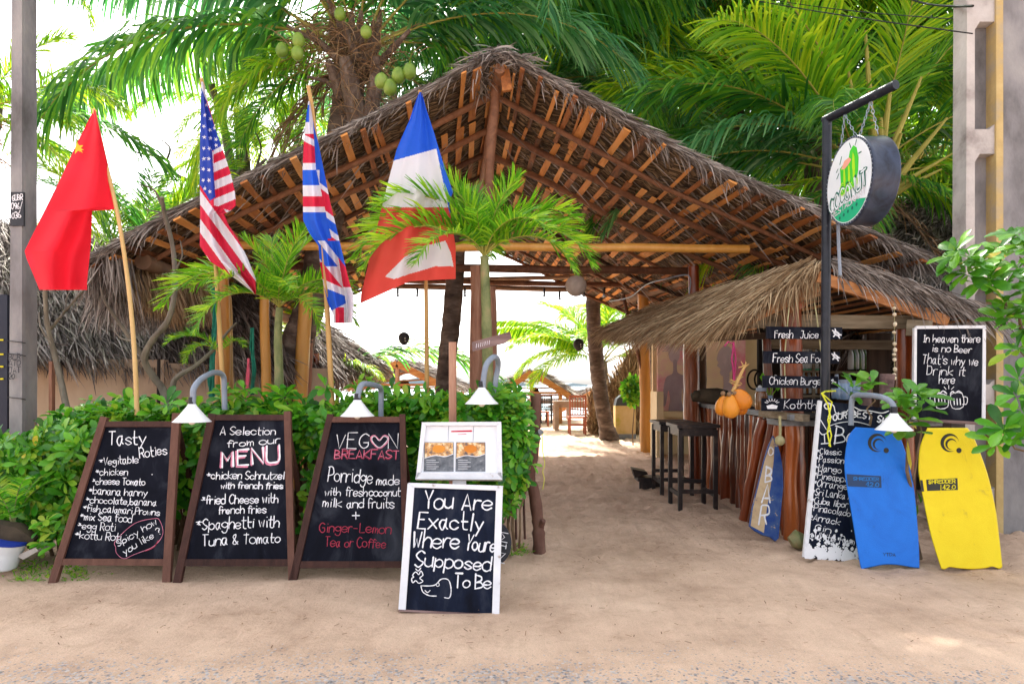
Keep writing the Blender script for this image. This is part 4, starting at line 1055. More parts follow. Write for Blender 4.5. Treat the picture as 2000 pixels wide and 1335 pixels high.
def d3(mb, pl):
    write(mb, pl, 'VEG', (654, 875), (719, 875), 30, 2.2); write(mb, pl, 'N', (758, 877), (778, 877), 30, 2.2)
    for q, w, mi, o in (([(741, 875), (726, 862), (725, 853), (732, 850), (741, 858), (750, 850), (758, 853), (757, 862), (741, 875)], 2.6, 2, .003), ([(741, 873), (728, 862), (727, 854), (733, 852), (741, 860), (749, 852), (756, 854), (755, 861), (741, 873)], 1.3, 0, .004)):
        ink(mb, pl, curve2(q), w, o, mi)
    write(mb, pl, 'BREAKFAST', (653, 895), (779, 896), 16, 2.8, .003, 1); write(mb, pl, 'BREAKFAST', (653, 894), (779, 895), 16, 1.1, .004, 2)
    write(mb, pl, 'Porridge', (640, 940), (727, 943), 28, 2.3); write(mb, pl, 'made', (735, 946), (780, 946), 17, 2.2)
    write(mb, pl, 'with', (634, 967), (665, 967), 15, 2.1); write(mb, pl, 'fresh', (675, 968), (717, 968), 18, 2.1); write(mb, pl, 'coconut', (721, 968), (781, 968), 16, 2.1)
    write(mb, pl, 'milk', (630, 989), (667, 990), 17, 2.1); write(mb, pl, 'and', (677, 991), (710, 991), 17, 2.1); write(mb, pl, 'fruits', (718, 992), (769, 991), 19, 2.1)
    ink(mb, pl, [(688, 1006), (702, 1006)], 2.4); ink(mb, pl, [(695, 999), (695, 1013)], 2.4)
    write(mb, pl, 'Ginger-Lemon', (624, 1038), (763, 1041), 19, 1.9, .004, 1); write(mb, pl, 'Tea or Coffee', (635, 1067), (753, 1069), 19, 1.9, .004, 1)
easel('easel chalkboard reading vegan breakfast with porridge in white and red', EP,
      [[(639, 808), (651, 808), (577, 1140), (563, 1137)], [(780, 808), (791, 808), (800, 1138), (787, 1139)]],
      [[(648, 813), (782, 813), (782, 824), (646, 824)], [(588, 1095), (786, 1095), (787, 1108), (585, 1109)]],
      [(646, 821), (783, 821), (786, 1098), (586, 1098)], d3, (680, 1140))

# white framed board leaning on the menu post
WP = lean(4.20, .30)
wb = thing('chalkboard', 'low white framed chalkboard reading You Are Exactly Where Youre Supposed To Be', 'chalkboard', WP.pt(876, 1198))
n = -WP.n
for q in ([(796, 943), (809, 950), (792, 1190), (778, 1189)], [(969, 955), (982, 949), (975, 1203), (961, 1199)], [(797, 942), (983, 948), (970, 957), (806, 951)]):
    MB().prism([WP.pt(x, y, .012) for x, y in q], n * .03).build('frame_strip', M['white'], wb)
MB().prism([WP.pt(x, y, .010) for x, y in [(779, 1189), (974, 1199), (973, 1204), (778, 1193)]], n * .03).build('frame_strip', M['signwood'], wb)
MB().prism([WP.pt(x, y, 0) for x, y in [(805, 948), (974, 952), (965, 1200), (787, 1191)]], n * .015).build('chalk_panel', M['slate2'], wb)
mb = MB(); pl = WP
for s, a, b, c in (('You', (829, 993), (884, 993), 34), ('Are', (902, 994), (960, 997), 32), ('Exactly', (815, 1031), (943, 1036), 33), ('Where', (805, 1067), (896, 1071), 32),
                   ('Youre', (909, 1072), (966, 1079), 30), ('Supposed', (810, 1105), (958, 1114), 30), ('To', (887, 1146), (917, 1147), 26), ('Be', (928, 1148), (959, 1148), 26)):
    write(mb, pl, s, a, b, c, 3.4)
ink(mb, pl, curve2([(822, 1143), (848, 1142), (862, 1130), (876, 1132), (881, 1150), (878, 1166), (868, 1166)]), 2.2)
ink(mb, pl, curve2([(822, 1143), (826, 1155), (838, 1162), (852, 1163)]), 2.2); ink(mb, pl, curve2([(830, 1152), (835, 1156), (840, 1152)]), 1.8)
ink(mb, pl, curve2([(852, 1141), (856, 1137), (858, 1142), (854, 1144), (852, 1141)]), 1.6)
ink(mb, pl, curve2([(806, 1122), (812, 1116), (818, 1121), (822, 1114), (826, 1122), (820, 1128), (826, 1134), (818, 1138), (812, 1133), (806, 1137), (804, 1129), (808, 1126), (806, 1122)]), 2.2)
ink(mb, pl, curve2([(812, 1110), (817, 1114), (822, 1108)]), 2.0)
mb.build('lettering', M['chalk'], wb)
# round black sign behind it
rs = thing('round_sign', 'round black sign with white painted letters half hidden behind the white framed board', 'sign', P(965, 1102, 4.6))
rp_ = lean(4.55, .2)
MB().prism([rp_.pt(955 + 44 * math.cos(a), 1061 + 47 * math.sin(a)) for a in [i * 2 * math.pi / 32 for i in range(32)]], (0, .04, 0)).build('disc', M['blackpaint'], rs)
mb = MB(); write(mb, rp_, 'NIM', (985, 1098), (992, 1040), 14, 2.2); mb.build('lettering', M['chalk'], rs)

# menu box on its post
tp = thing('menu_post', 'reddish sawn timber post rising behind the white menu box', 'post', (P(885, 1100, 4.98).x, 4.98, 0))
MB().beam((P(885, 900, 4.98).x, 4.98, -.1), P(884, 668, 4.98), .052, .05, up=(0, 1, 0)).build('timber', M['postwood'], tp)
BP = lean(4.42, .30, 0, 0)
bx = thing('menu_case', 'white framed display case with two printed menus above the white framed board', 'menu case', BP.pt(896, 935))
n = -BP.n
for q in ([(824, 825), (832, 829), (821, 925), (812, 935)], [(970, 829), (979, 824), (981, 935), (972, 925)], [(823, 824), (979, 823), (972, 830), (831, 830)], [(814, 922), (979, 922), (981, 936), (811, 935)]):
    MB().prism([BP.pt(x, y, .03) for x, y in q], n * .06).build('frame_strip', M['white'], bx)
MB().prism([BP.pt(x, y, 0) for x, y in [(828, 827), (975, 827), (976, 928), (817, 928)]], n * .012).build('back_panel', M['whiteclean'], bx)
MB().prism([BP.pt(x, y, -.03) for x, y in [(884, 925), (910, 925), (910, 960), (884, 960)]], n * .03).build('bracket', M['white'], bx)
for x0 in (829, 891):
    sh = MB(); fillpoly(sh, BP, [(x0, 863), (x0 + 57, 863), (x0 + 57, 920), (x0 - 1.5, 920)], .004); o = sh.build('menu_sheet', M['photo_g'], bx)
    mb = MB(); fillpoly(mb, BP, [(x0 + 1, 864), (x0 + 56, 864), (x0 + 56, 886), (x0 + 40, 891), (x0 + 20, 889), (x0 + .5, 894)], .006)
    fillpoly(mb, BP, [(x0 + 28 + 13 * math.cos(a), 876 + 8 * math.sin(a)) for a in [i * .52 for i in range(12)]], .007, 1)
    ink(mb, BP, curve2([(x0 + .5, 894), (x0 + 20, 889), (x0 + 40, 891), (x0 + 56, 886)]), 1.6, .008, 2)
    for k in range(5): ink(mb, BP, [(x0 + 4, 898 + k * 4.2), (x0 + 22 + 6 * (k % 2), 898 + k * 4.2)], .9, .007, 2)
    sub('food_picture', mb, [M['photo_o'], M['kingnut'], M['paper']], o)
mb = MB(); fillpoly(mb, BP, [(879, 831), (924, 831), (923, 859), (877, 859)], .004); ns = mb.build('notice', M['paper'], bx)
mb = MB(); ink(mb, BP, [(882, 842), (921, 841)], 3.0, .006); ink(mb, BP, [(894, 848), (911, 847)], .8, .006); sub('notice_print', mb, M['flagsred'], ns)
mb = MB(); 
for u in (876, 925): ink(mb, BP, [(u, 829), (u - 1, 862)], .8, .003)
mb.build('panel_joint', M['greypipe'], bx)

# bent pipe lamps with white cone shades
def lamp(pts, sh_uv, d, rad_px, label, t2=None):
    c = P(sh_uv[0], sh_uv[1], d); r_ = rad_px / F * d
    t = thing('sign_lamp', label, 'lamp', P(pts[0][0], pts[0][1], pts[0][2]), 'white cone lamps on bent grey pipes')
    q = cat_rom([P(*p) for p in pts], 6)
    MB().tube(q, .021, 12).build('pipe', M['greypipe'], t, smooth=True)
    MB().lathe([(.026, .115 * r_ / .12), (.034, .10 * r_ / .12), (.045, .088 * r_ / .12), (r_ * .72, .032 * r_ / .12), (r_, 0), (r_ * .985, -.002), (r_ * .70, .026 * r_ / .12), (.03, .08 * r_ / .12)], c, 32).build('lamp_shade', M['whiteclean'], t, smooth=True)
    MB().lathe([(.024, .10 * r_ / .12), (.024, .16 * r_ / .12)], c, 14).build('socket', M['blackpaint'], t, smooth=True)
    MB().ball(c + Vector((0, 0, .005)), .028, 12, 8).build('bulb', M['bulb'], t, smooth=True)
lamp([(439, 800, 5.35), (438, 760, 5.35), (436, 734, 5.33), (420, 727, 5.2), (395, 738, 4.98), (379, 757, 4.86), (377, 775, 4.85), (376, 790, 4.85)], (375, 823), 4.85, 36, 'lamp with white cone shade between the roti board and the MENU board')
lamp([(744, 830, 5.3), (744, 790, 5.3), (744, 762, 5.28), (738, 754, 5.15), (715, 749, 4.98), (705, 753, 4.92), (700, 768, 4.9), (698, 785, 4.9)], (698, 812), 4.9, 33, 'lamp with white cone shade over the vegan breakfast board')
lamp([(966, 790, 5.2), (968, 745, 5.2), (973, 715, 5.18), (971, 700, 5.1), (962, 698, 5.0), (950, 712, 4.93), (945, 735, 4.9), (943, 758, 4.9)], (941, 788), 4.9, 33, 'lamp with white cone shade above the white menu case')
lamp([(1662, 830, 5.5), (1663, 790, 5.5), (1668, 773, 5.48), (1690, 771, 5.3), (1722, 775, 5.1), (1740, 785, 5.02), (1746, 797, 5.0), (1746, 808, 5.0)], (1746, 839), 5.0, 34, 'lamp with white cone shade hanging over the blue bodyboard')

# ================================================================== cocktail board, surfboard sign, bodyboards, beer board
CP = lean(5.42, .20)
cb = thing('chalkboard', 'tall narrow white edged chalkboard with cocktail list behind the blue bodyboard', 'chalkboard', CP.pt(1640, 1092))
n = -CP.n
MB().prism([CP.pt(x, y, 0) for x, y in [(1601, 782), (1747, 798), (1736, 1104), (1570, 1088)]], n * .02).build('board', M['slate2'], cb)
MB().prism([CP.pt(x, y, .004) for x, y in [(1599, 781), (1606, 783), (1577, 1088), (1569, 1087)]], n * .028).build('edge_strip', M['white'], cb)
mb = MB(); pl = CP
ink(mb, pl, curve2([(1613, 790), (1620, 788), (1622, 796), (1614, 798), (1610, 792), (1616, 786), (1628, 792), (1633, 806), (1650, 806), (1664, 794), (1680, 800), (1700, 802), (1722, 806), (1736, 802)]), 2.2)
ink(mb, pl, curve2([(1661, 793), (1668, 801), (1669, 810)]), 2)
for ch, x, y, r_ in zip('YOUR BEST SHOT', np.linspace(1618, 1742, 14), [825, 821, 818, 816, 815, 815, 815, 817, 819, 821, 824, 828, 833, 839], range(14)):
    if ch != ' ': write(mb, pl, ch + '', (x, y), (x + 7.0, y + .5 * (r_ - 6) * .25), 12, 2.6)
ink(mb, pl, curve2([(1618, 832), (1640, 825), (1670, 823), (1700, 830)]), 1.6)
write(mb, pl, 'Bar', (1630, 866), (1690, 868), 34, 3.0)
ink(mb, pl, curve2([(1598, 838), (1606, 848), (1618, 843), (1622, 836)]), 1.8); ink(mb, pl, [(1610, 848), (1611, 864)], 1.8); ink(mb, pl, [(1604, 866), (1618, 865)], 2.4); ink(mb, pl, [(1603, 820), (1614, 838)], 2.2)
for s, a, b, c in (('*Classic', (1593, 886), (1643, 888), 12), ('*Passion', (1590, 901), (1648, 905), 13), ('*Mango', (1588, 918), (1643, 923), 13), ('*Pineapple', (1587, 932), (1660, 942), 13),
                   ('*Orrange', (1585, 948), (1655, 956), 14), ('*Sri Lanka A', (1583, 965), (1662, 975), 13), ('*Cuba libor', (1581, 981), (1655, 991), 12), ('*Pinacolado', (1580, 995), (1660, 1008), 13),
                   ('@Arrack', (1578, 1013), (1640, 1025), 13), ('Gin', (1591, 1034), (1622, 1041), 13), ('@White Rum', (1580, 1050), (1668, 1063), 13)):
    write(mb, pl, s, a, b, c, 1.7)
mb.build('lettering', M['chalk'], cb)
# torn white paint along the foot
mb = MB()
for i in range(330):
    u = random.uniform(1571, 1735); v = 1090 - abs(random.gauss(0, 1)) * (24 if u > 1582 else 45) + (u - 1571) * .06
    if v < 1000: continue
    s_ = random.uniform(1.2, 5.5) * (1.2 if v > 1070 else .75); k = random.randint(5, 8)
    fillpoly(mb, pl, [(min(1735, max(1570 + (1088 - v) * .1, u + s_ * random.uniform(.5, 1.3) * math.cos(a))), min(1090 + (u - 1571) * .07, v + 1.3 * s_ * random.uniform(.5, 1.2) * math.sin(a))) for a in [j * 2 * math.pi / k for j in range(k)]], .0022 + .00002 * i)
mb.build('flaked_paint', M['paper'], cb, kind='stuff')
yc = MB()
yc.tube([P(1632, 763, 5.74), P(1612, 764, 5.7), P(1605, 768, 5.4)], .007, 6)
yc.tube([P(1605, 768, 5.28), P(1617, 790, 5.3), P(1622, 815, 5.3), P(1616, 845, 5.3), P(1622, 872, 5.3)], .006, 6)
yc.tube([P(1608, 770, 5.28), P(1625, 785, 5.3), P(1617, 820, 5.28), P(1624, 850, 5.28), P(1619, 870, 5.3)], .005, 6)
tag(yc.build('cord', M['rope_y']), 'bright yellow cord tied round the black sign post over the cocktail board', 'cord')

sp_ = lean(6.05, .32)
sb = thing('surfboard_sign', 'peeling blue and tan surfboard piece lettered BAR leaning on the log front', 'sign', sp_.pt(1500, 1050))
out = [(1510, 850), (1517, 862), (1524, 885), (1529, 915), (1530, 950), (1526, 990), (1521, 1050), (1515, 1056), (1505, 1048), (1490, 1044), (1475, 1036), (1464, 1026), (1470, 990), (1480, 950), (1492, 900), (1502, 868)]
MB().prism([sp_.pt(x, y, 0) for x, y in out], -sp_.n * .03).build('board', M['surfblue'], sb)
mb = MB(); fillpoly(mb, sp_, [(1509.5, 853), (1513, 866), (1511, 900), (1505, 950), (1498, 990), (1492, 1040), (1466, 1026), (1471, 990), (1481, 950), (1493, 900), (1503, 870)], .002); mb.build('bare_patch', M['surftan'], sb)
mb = MB()
ink(mb, sp_, curve2([(1505, 873), (1510, 878), (1509, 886), (1503, 888), (1501, 880), (1505, 873)]), 2.4)
mb.build('emblem', M['chalk'], sb)
for ch, a, b, c in (('B', (1494, 941), (1507, 941), 30), ('A', (1489, 981), (1504, 981), 31), ('R', (1482, 1022), (1497, 1024), 33)):
    mb = MB(); write(mb, sp_, ch, a, b, c, 4.2); mb.build('letter', M['chalk'], sb)
for o in bpy.data.objects:
    pass
MB_h = MB().tube([G(1556, 1070) + Vector((-.05, 0, .05)), G(1556, 1070) + Vector((.0, 0, .075)), G(1556, 1070) + Vector((.08, 0, .06))], [.05, .085, .05], 10)
tag(MB_h.build('coconut_husk', M['strunk'], smooth=True), 'green brown coconut husk on the sand beside the cocktail board', 'coconut')

def bodyboard(label, pl, outline, rail, face, deco):
    t = thing('bodyboard', label, 'bodyboard', pl.pt(*outline[0]), 'foam bodyboards leaning by the bar')
    ol = [Vector(p) for p in outline]; c = sum(ol, Vector((0, 0))) / len(ol)
    n = len(ol); vs = []
    for off, sh in ((0, .972), (-.006, .993), (-.02, 1.0), (-.045, .998), (-.055, .985)):
        vs += [pl.pt(c.x + (p.x - c.x) * sh, c.y + (p.y - c.y) * (1 - (1 - sh) * .6), off) for p in ol]
    fs = [tuple(range(n))]; mi = [0]
    mb = MB(); mb.add(vs, [tuple(range(n))], 0)
    b0 = 0; L_ = 5
    for l in range(L_ - 1):
        fs = [(l * n + i, l * n + (i + 1) % n, (l + 1) * n + (i + 1) % n, (l + 1) * n + i) for i in range(n)]
        for f in fs: mb.f.append(f); mb.m.append(0 if l < 2 else 1)
    mb.f.append(tuple((L_ - 1) * n + i for i in range(n - 1, -1, -1))); mb.m.append(1)
    mb.build('foam_body', [M[face], M[rail]], t)
    deco(t, pl)
def outline_smooth(groups):
    o = []
    for g in groups: o += [tuple(p) for p in curve2(g, 5)][:-1]
    return o
BB = lean(5.17, .22)
def logo(mb, pl, x, y, s=1.0):
    def pc(cx, cy, r_, a0, a1, k=18): return [(cx + r_ * math.cos(a0 + (a1 - a0) * i / k), cy + r_ * math.sin(a0 + (a1 - a0) * i / k)) for i in range(k + 1)]
    for (r1, r2, dx, dy) in ((18 * s, 15 * s, 3.5 * s, 1.5 * s), (11 * s, 9.3 * s, 2.2 * s, 1.4 * s)):
        A = pc(x + (0 if r1 > 12 else 2.5 * s), y + (0 if r1 > 12 else 2.5 * s), r1, R(75), R(345)); B = pc(x + dx + (0 if r1 > 12 else 2.5 * s), y + dy + (0 if r1 > 12 else 2.5 * s), r2, R(70), R(350))
        for i in range(18): fillpoly(mb, pl, [A[i], A[i + 1], B[i + 1], B[i]], .002)
    fillpoly(mb, pl, pc(x + 18 * s, y + 15 * s, 5.2 * s, 0, 6.2, 16), .002)
def blue_deco(t, pl):
    mb = MB(); logo(mb, pl, 1713, 864); mb.build('emblem', M['decalblack'], t)
    mb = MB(); fillpoly(mb, pl, [(1653.5, 925), (1721, 929), (1722, 952), (1656, 949)], .002); dc = mb.build('decal', M['decalblue'], t)
    mb = MB(); write(mb, pl, 'SHREDDER', (1667, 937), (1716, 938), 6, 1.9, .004, 0, 0); write(mb, pl, '42.0', (1691, 949), (1716, 950), 8, 2.2, .004, 0, 0); sub('decal_lettering', mb, M['decalblueink'], dc)
    mb = MB(); write(mb, pl, 'YTDA', (1725, 1085), (1749, 1085), 6, 1.5, .002, 0, 0); mb.build('small_lettering', M['decalblue'], t)
bodyboard('bright blue bodyboard with dark crescent emblem leaning on the cocktail board', BB,
          outline_smooth([[(1671, 833.5), (1746, 838)], [(1746, 838), (1754, 846), (1764, 868), (1775, 905), (1785, 950), (1791, 1010), (1795, 1070), (1796, 1109)], [(1796, 1109), (1779, 1107), (1755, 1103), (1730, 1102), (1706, 1106), (1687, 1110)], [(1687, 1110), (1680, 1104), (1664, 1010), (1652, 940), (1649, 908), (1652, 875), (1658, 850), (1671, 833.5)]]),
          'bluerail', 'bluefoam', blue_deco)
def yellow_deco(t, pl):
    mb = MB(); logo(mb, pl, 1855, 864); mb.build('emblem', M['decalblack'], t)
    mb = MB(); fillpoly(mb, pl, [(1809, 936), (1870, 933), (1871, 956), (1811, 958)], .002); dc = mb.build('decal', M['decalblack'], t)
    mb = MB(); fillpoly(mb, pl, [(1797, 937), (1802, 937), (1805, 959), (1799, 959)], .002); mb.build('decal', M['decalblack'], t)
    mb = MB(); write(mb, pl, 'SHREDDER', (1814, 944), (1866, 942), 6.5, 2.0, .004, 0, 0); write(mb, pl, '42.0', (1841, 955), (1866, 954), 8, 2.3, .004, 0, 0); fillpoly(mb, pl, [(1837, 946), (1838.4, 946), (1838.4, 957), (1837, 957)], .004); sub('decal_lettering', mb, M['yink'], dc)
bodyboard('bright yellow bodyboard with black crescent emblem leaning below the beer board', lean(5.17, .22),
          outline_smooth([[(1811, 835), (1890, 835)], [(1890, 835), (1904, 858), (1928, 922), (1944, 990), (1952, 1050), (1958, 1106)], [(1958, 1106), (1952, 1110), (1938, 1106), (1925, 1109), (1898, 1111), (1870, 1109), (1855, 1107), (1845, 1111), (1838, 1110)], [(1838, 1110), (1817, 1042), (1800, 960), (1794, 925), (1793.5, 905), (1797, 870), (1811, 835)]]),
          'darkrail', 'yellowfoam', yellow_deco)

HP = lean(6.05, 0.04)
hb = thing('chalkboard', 'white edged chalkboard hung under the bar eave reading In heaven there is no Beer', 'chalkboard', HP.pt(1856, 826))
n = -HP.n
MB().prism([HP.pt(x, y, 0) for x, y in [(1790, 640), (1921, 638), (1920, 825), (1786, 818)]], n * .02).build('chalk_panel', M['slate'], hb)
for q in ([(1920, 638), (1926, 638), (1925, 829), (1918, 829)], [(1786, 640), (1791, 640), (1790, 820), (1784, 819)], [(1790, 636), (1925, 635), (1925, 641), (1790, 642)], [(1785, 816), (1924, 824), (1924, 830), (1785, 821)]):
    MB().prism([HP.pt(x, y, .008) for x, y in q], n * .03).build('frame_strip', M['white'] if q[0][1] < 700 else M['signwood'], hb)
mb = MB(); pl = HP
for s, a, b, c in (('In heaven there', (1802, 668), (1914, 669), 15), ('is no Beer', (1820, 686), (1897, 689), 14), ("That's why we", (1801, 709), (1910, 714), 18), ('Drink it', (1810, 731), (1884, 734), 18), ('here', (1834, 749), (1864, 749), 16)):
    write(mb, pl, s, a, b, c, 1.7)
for (x0, y0, fl) in ((1838, 780, -1), (1868, 780, 1)):
    q = [(x0 - 11, y0 - 10), (x0 + 11, y0 - 10 - 2 * fl), (x0 + 13, y0 + 14), (x0 - 8, y0 + 16), (x0 - 11, y0 - 10)]
    ink(mb, pl, curve2(q, 3), 1.6)
    for k in range(3): ink(mb, pl, [(x0 - 5 + 6 * k, y0 - 2), (x0 - 4 + 6 * k, y0 + 10)], 2.0)
    ink(mb, pl, curve2([(x0 + fl * 12, y0 - 6), (x0 + fl * 21, y0 - 4), (x0 + fl * 20, y0 + 8), (x0 + fl * 12, y0 + 9)]), 1.6)
    ink(mb, pl, curve2([(x0 - 12, y0 - 11), (x0 - 8, y0 - 16), (x0 - 2, y0 - 13), (x0 + 4, y0 - 17), (x0 + 11, y0 - 12)]), 2.4)
for a, b in (((1848, 760), (1844, 755)), ((1853, 759), (1853, 752)), ((1858, 760), (1863, 755))): ink(mb, pl, [a, b], 1.6)
mb.build('lettering', M['chalk'], hb)

# ================================================================== black post with drum sign
pp = thing('sign_post', 'black steel post with raised arm standing at the bar front', 'sign post', (P(1617, 0, 5.8).x, 5.8, 0))
px = P(1612, 0, 5.8).x
MB().tube([(px - .02, 5.8, -.1), (px, 5.8, 1.5), (px + .015, 5.8, 3.66)], .038, 16).build('post', M['blackpaint'], pp, smooth=True)
a0 = Vector((px + .015, 5.8, 3.65)); a1 = P(1750, 165, 5.15)
MB().tube([a0 + (a0 - a1).normalized() * .03, a1], .036, 16).build('arm', M['blackpaint'], pp, smooth=True)
MB().ball(a0, .038, 12, 8).build('elbow', M['blackpaint'], pp, smooth=True)
MB().tube([P(1637, 440, 5.7), P(1638, 480, 5.7), P(1641, 538, 5.7)], .014, 8).build('side_pipe', M['greypipe'], pp, smooth=True)
dc_ = Vector((2.638, 5.35, 2.989)); ax = Vector((-1, -.05, 0)).normalized()
ds = thing('drum_sign', 'hanging round double sided coconut restaurant sign with white face and dark rim', 'sign', dc_ + Vector((.1, 0, -.32)))
rotd = Vector((0, 0, 1)).rotation_difference(-ax).to_matrix()
RD = .337
MB().lathe([(RD, 0.0), (RD + .004, .004), (RD + .004, .02), (RD - .002, .03), (RD - .002, .18), (RD + .004, .19), (RD + .004, .205), (RD, .21)], dc_, 56, rot=rotd).build('drum', M['drum'], ds, smooth=True)
fp = Plane(dc_ + ax * .002, ax)
hx = Vector((0, 0, 1)).cross(ax).normalized()      # rightwards on the face as one reads it
if hx.y > 0: hx = -hx
class Face:
    def pt(s, x, y, off=0.0): return dc_ + ax * (.003 + off) + hx * (x * RD) + Vector((0, 0, 1)) * (-y * RD)
fc = Face()
mb = MB(); fillpoly(mb, fc, [(.95 * math.cos(a), .95 * math.sin(a)) for a in [i * 2 * math.pi / 48 for i in range(48)]], 0); face = mb.build('sign_face', M['logo_face'], ds)
mb = MB()
for i in range(60):
    a = i * 2 * math.pi / 60; mb.box(dc_ + ax * .004 + hx * (RD * .975 * math.cos(a)) + Vector((0, 0, RD * .975 * math.sin(a))), (.006, .008, .008))
mb.build('rim_rivets', M['greypipe'], ds, kind='stuff')
mb = MB()   # 0 green 1 lime 2 dark green 3 teal 4 peach 5 grey 6 white
a0_, a1_ = R(38), R(142)
fillpoly(mb, fc, [(.93 * math.cos(a0_ + (a1_ - a0_) * i / 20), .93 * math.sin(a0_ + (a1_ - a0_) * i / 20)) for i in range(21)] + [(x, .60 - .12 * math.cos(x * 1.9) + .0) for x in np.linspace(-.70, .70, 12)][0:12], .001, 3)
fillpoly(mb, fc, [(-.36 + q[0], -.12 + q[1]) for q in [(0, -.28), (.25, -.38), (.5, -.36), (.66, -.28), (.68, -.05), (.6, .16), (.4, .28), (.18, .26), (.04, .1)]], .001, 0)
fillpoly(mb, fc, [(.0, -.46), (.08, -.68), (.22, -.76), (.36, -.66), (.44, -.4), (.42, -.12), (.34, .1), (.16, .12)], .0016, 0)
for x in (-.2, 0.0, .2): fillpoly(mb, fc, [(x, -.36), (x + .06, -.34), (x + .1, -.05), (x + .05, .08), (x, -.05)], .0022, 1)
fillpoly(mb, fc, [(.2, -.62), (.27, -.5), (.3, -.2), (.24, -.05), (.17, -.3)], .0026, 1)
fillpoly(mb, fc, [(-.3, -.36), (-.16, -.52), (.04, -.54), (.14, -.46), (.02, -.38), (-.14, -.33)], .0026, 4)
for q in ([(-.36, -.5), (-.28, -.66)], [(-.44, -.42), (-.52, -.36)], [(-.4, -.3), (-.5, -.2)], [(.12, -.74), (.06, -.86)], [(.3, -.74), (.36, -.84)], [(.44, -.5), (.55, -.5)]): ink(mb, fc, q, .035, .002, 2)
write(mb, fc, 'Green', (-.3, .24), (.36, .16), .22, .10, .003, 1, .1); write(mb, fc, 'Green', (-.3, .24), (.36, .16), .22, .045, .004, 0, .1)
write(mb, fc, 'COCONUT', (-.80, .56), (.78, .28), .34, .12, .003, 2, .1); write(mb, fc, 'COCONUT', (-.80, .56), (.78, .28), .34, .055, .0045, 6, .1)
write(mb, fc, 'RESTAURANT', (-.72, .70), (.74, .47), .14, .035, .003, 5, 0)
for i in range(5): fillpoly(mb, fc, [(-.36 + i * .18 + .045 * math.cos(a), .80 - i * .035 + .045 * math.sin(a) - .03) for a in [j * 1.05 for j in range(6)]], .003, 2)
write(mb, fc, 'OPEN', (-.3, .93), (.3, .86), .12, .03, .003, 6, 0) if 0 else None
sub('sign_artwork', mb, [M['logo_green'], M['logo_lime'], M['logo_dgreen'], M['logo_teal'], M['logo_pink'], M['logo_grey'], M['logo_face']], face)
def chain(a, b, parent, n=10, name='chain'):
    a = Vector(a); b = Vector(b); mb = MB()
    for i in range(n):
        c = a.lerp(b, (i + .5) / n); t_ = (b - a).normalized(); s_ = t_.orthogonal().normalized() if i % 2 else t_.cross(t_.orthogonal()).normalized()
        l = (b - a).length / n * .62
        mb.tube([c + t_ * l * math.cos(k * math.pi / 4) + s_ * .009 * math.sin(k * math.pi / 4) for k in range(9)], .0028, 5, caps=False)
    mb.build(name, M['greypipe'], parent)
ta = a0.lerp(a1, .28) - Vector((0, 0, .035)); tb = a0.lerp(a1, .66) - Vector((0, 0, .035))
dtop = dc_ + Vector((0.06, 0, RD))
chain(ta, dtop + Vector((-.02, .22, -.05)), ds, 8); chain(ta, dtop + Vector((.02, .02, .0)), ds, 8)
chain(tb, dtop + Vector((.02, .0, .0)), ds, 10); chain(tb, dtop + Vector((.08, -.17, -.03)), ds, 8)

# ================================================================== concrete poles
cp = thing('concrete_pole', 'tall pale concrete utility pole with recessed panels at the right edge', 'utility pole', (P(1930, 0, 6.45).x, 6.45, 0))
dR = 6.45; L0 = P(1884, 0, dR).x; L1 = P(1904, 0, dR).x; L2 = P(1943, 0, dR).x; L3 = P(1957, 0, dR).x; L4 = P(2075, 0, dR).x
tz = 6.6
# web and flanges; the recesses are real
mb = MB(); mb.prism([(L3, dR, -.2), (L4, dR, -.2), (L4, dR, tz), (L3, dR, tz)], (0, .32, 0)); mb.build('shaft', M['concrete'], cp)
mb = MB(); mb.prism([(L2, dR - .02, -.2), (L3, dR - .02, -.2), (L3 - .004, dR - .02, tz), (L2, dR - .02, tz)], (0, .2, 0)); mb.build('flange_edge', M['concretey'], cp)
mb = MB(); mb.prism([(L0, dR, -.2), (L1, dR, -.2), (L1 , dR, tz), (L0 + .03, dR, tz)], (0, .2, 0)); mb.build('flange', M['concretew'], cp)
mb = MB(); mb.prism([(L1 - .01, dR + .12, -.2), (L2 + .01, dR + .12, -.2), (L2 + .01, dR + .12, tz), (L1 - .01, dR + .12, tz)], (0, .08, 0)); mb.build('recess_back', M['concrete'], cp)
def zz(v): return P(0, v, dR).z
for (va, vb) in ((42, -60), (300, 252), (560, 500), (790, 750), (1000, 960)):
    mb = MB(); za, zb = zz(va), zz(vb); s = .05
    poly = [(L1 - .005, dR + .004, za), (L2 - (L2 - L1) * .45, dR + .004, za + .0), (L2 + .005, dR + .004, za - .10), (L2 + .005, dR + .004, zb), (L1 + (L2 - L1) * .45, dR + .004, zb), (L1 - .005, dR + .004, zb + .10)]
    mb.prism([Vector(p) for p in [(L1 - .005, dR + .004, za - .09), (L1 + .05, dR + .004, za), (L2 + .005, dR + .004, za), (L2 + .005, dR + .004, zb + .05), (L2 - .05, dR + .004, zb), (L1 - .005, dR + .004, zb)]], (0, .14, 0)); mb.build('crosspiece', M['concretew'], cp)
lp = thing('utility_pole', 'weathered grey concrete pole with painted marks at the left edge', 'utility pole', (P(40, 0, 5.9).x, 5.9, 0))
dL = 5.9; x0, x1, x2 = P(18, 0, dL).x, P(45, 0, dL).x, P(46, 0, dL).x
mb = MB(); vs = []
for z, wd in ((-.2, 0), (1.4, 0), (6.0, .03)):
    vs += [(x0 + wd, dL, z), (x1, dL - .012, z), (x2 - wd * .2, dL + .02, z), (x2 - wd * .2, dL + .17, z), (x0 + wd, dL + .17, z)]
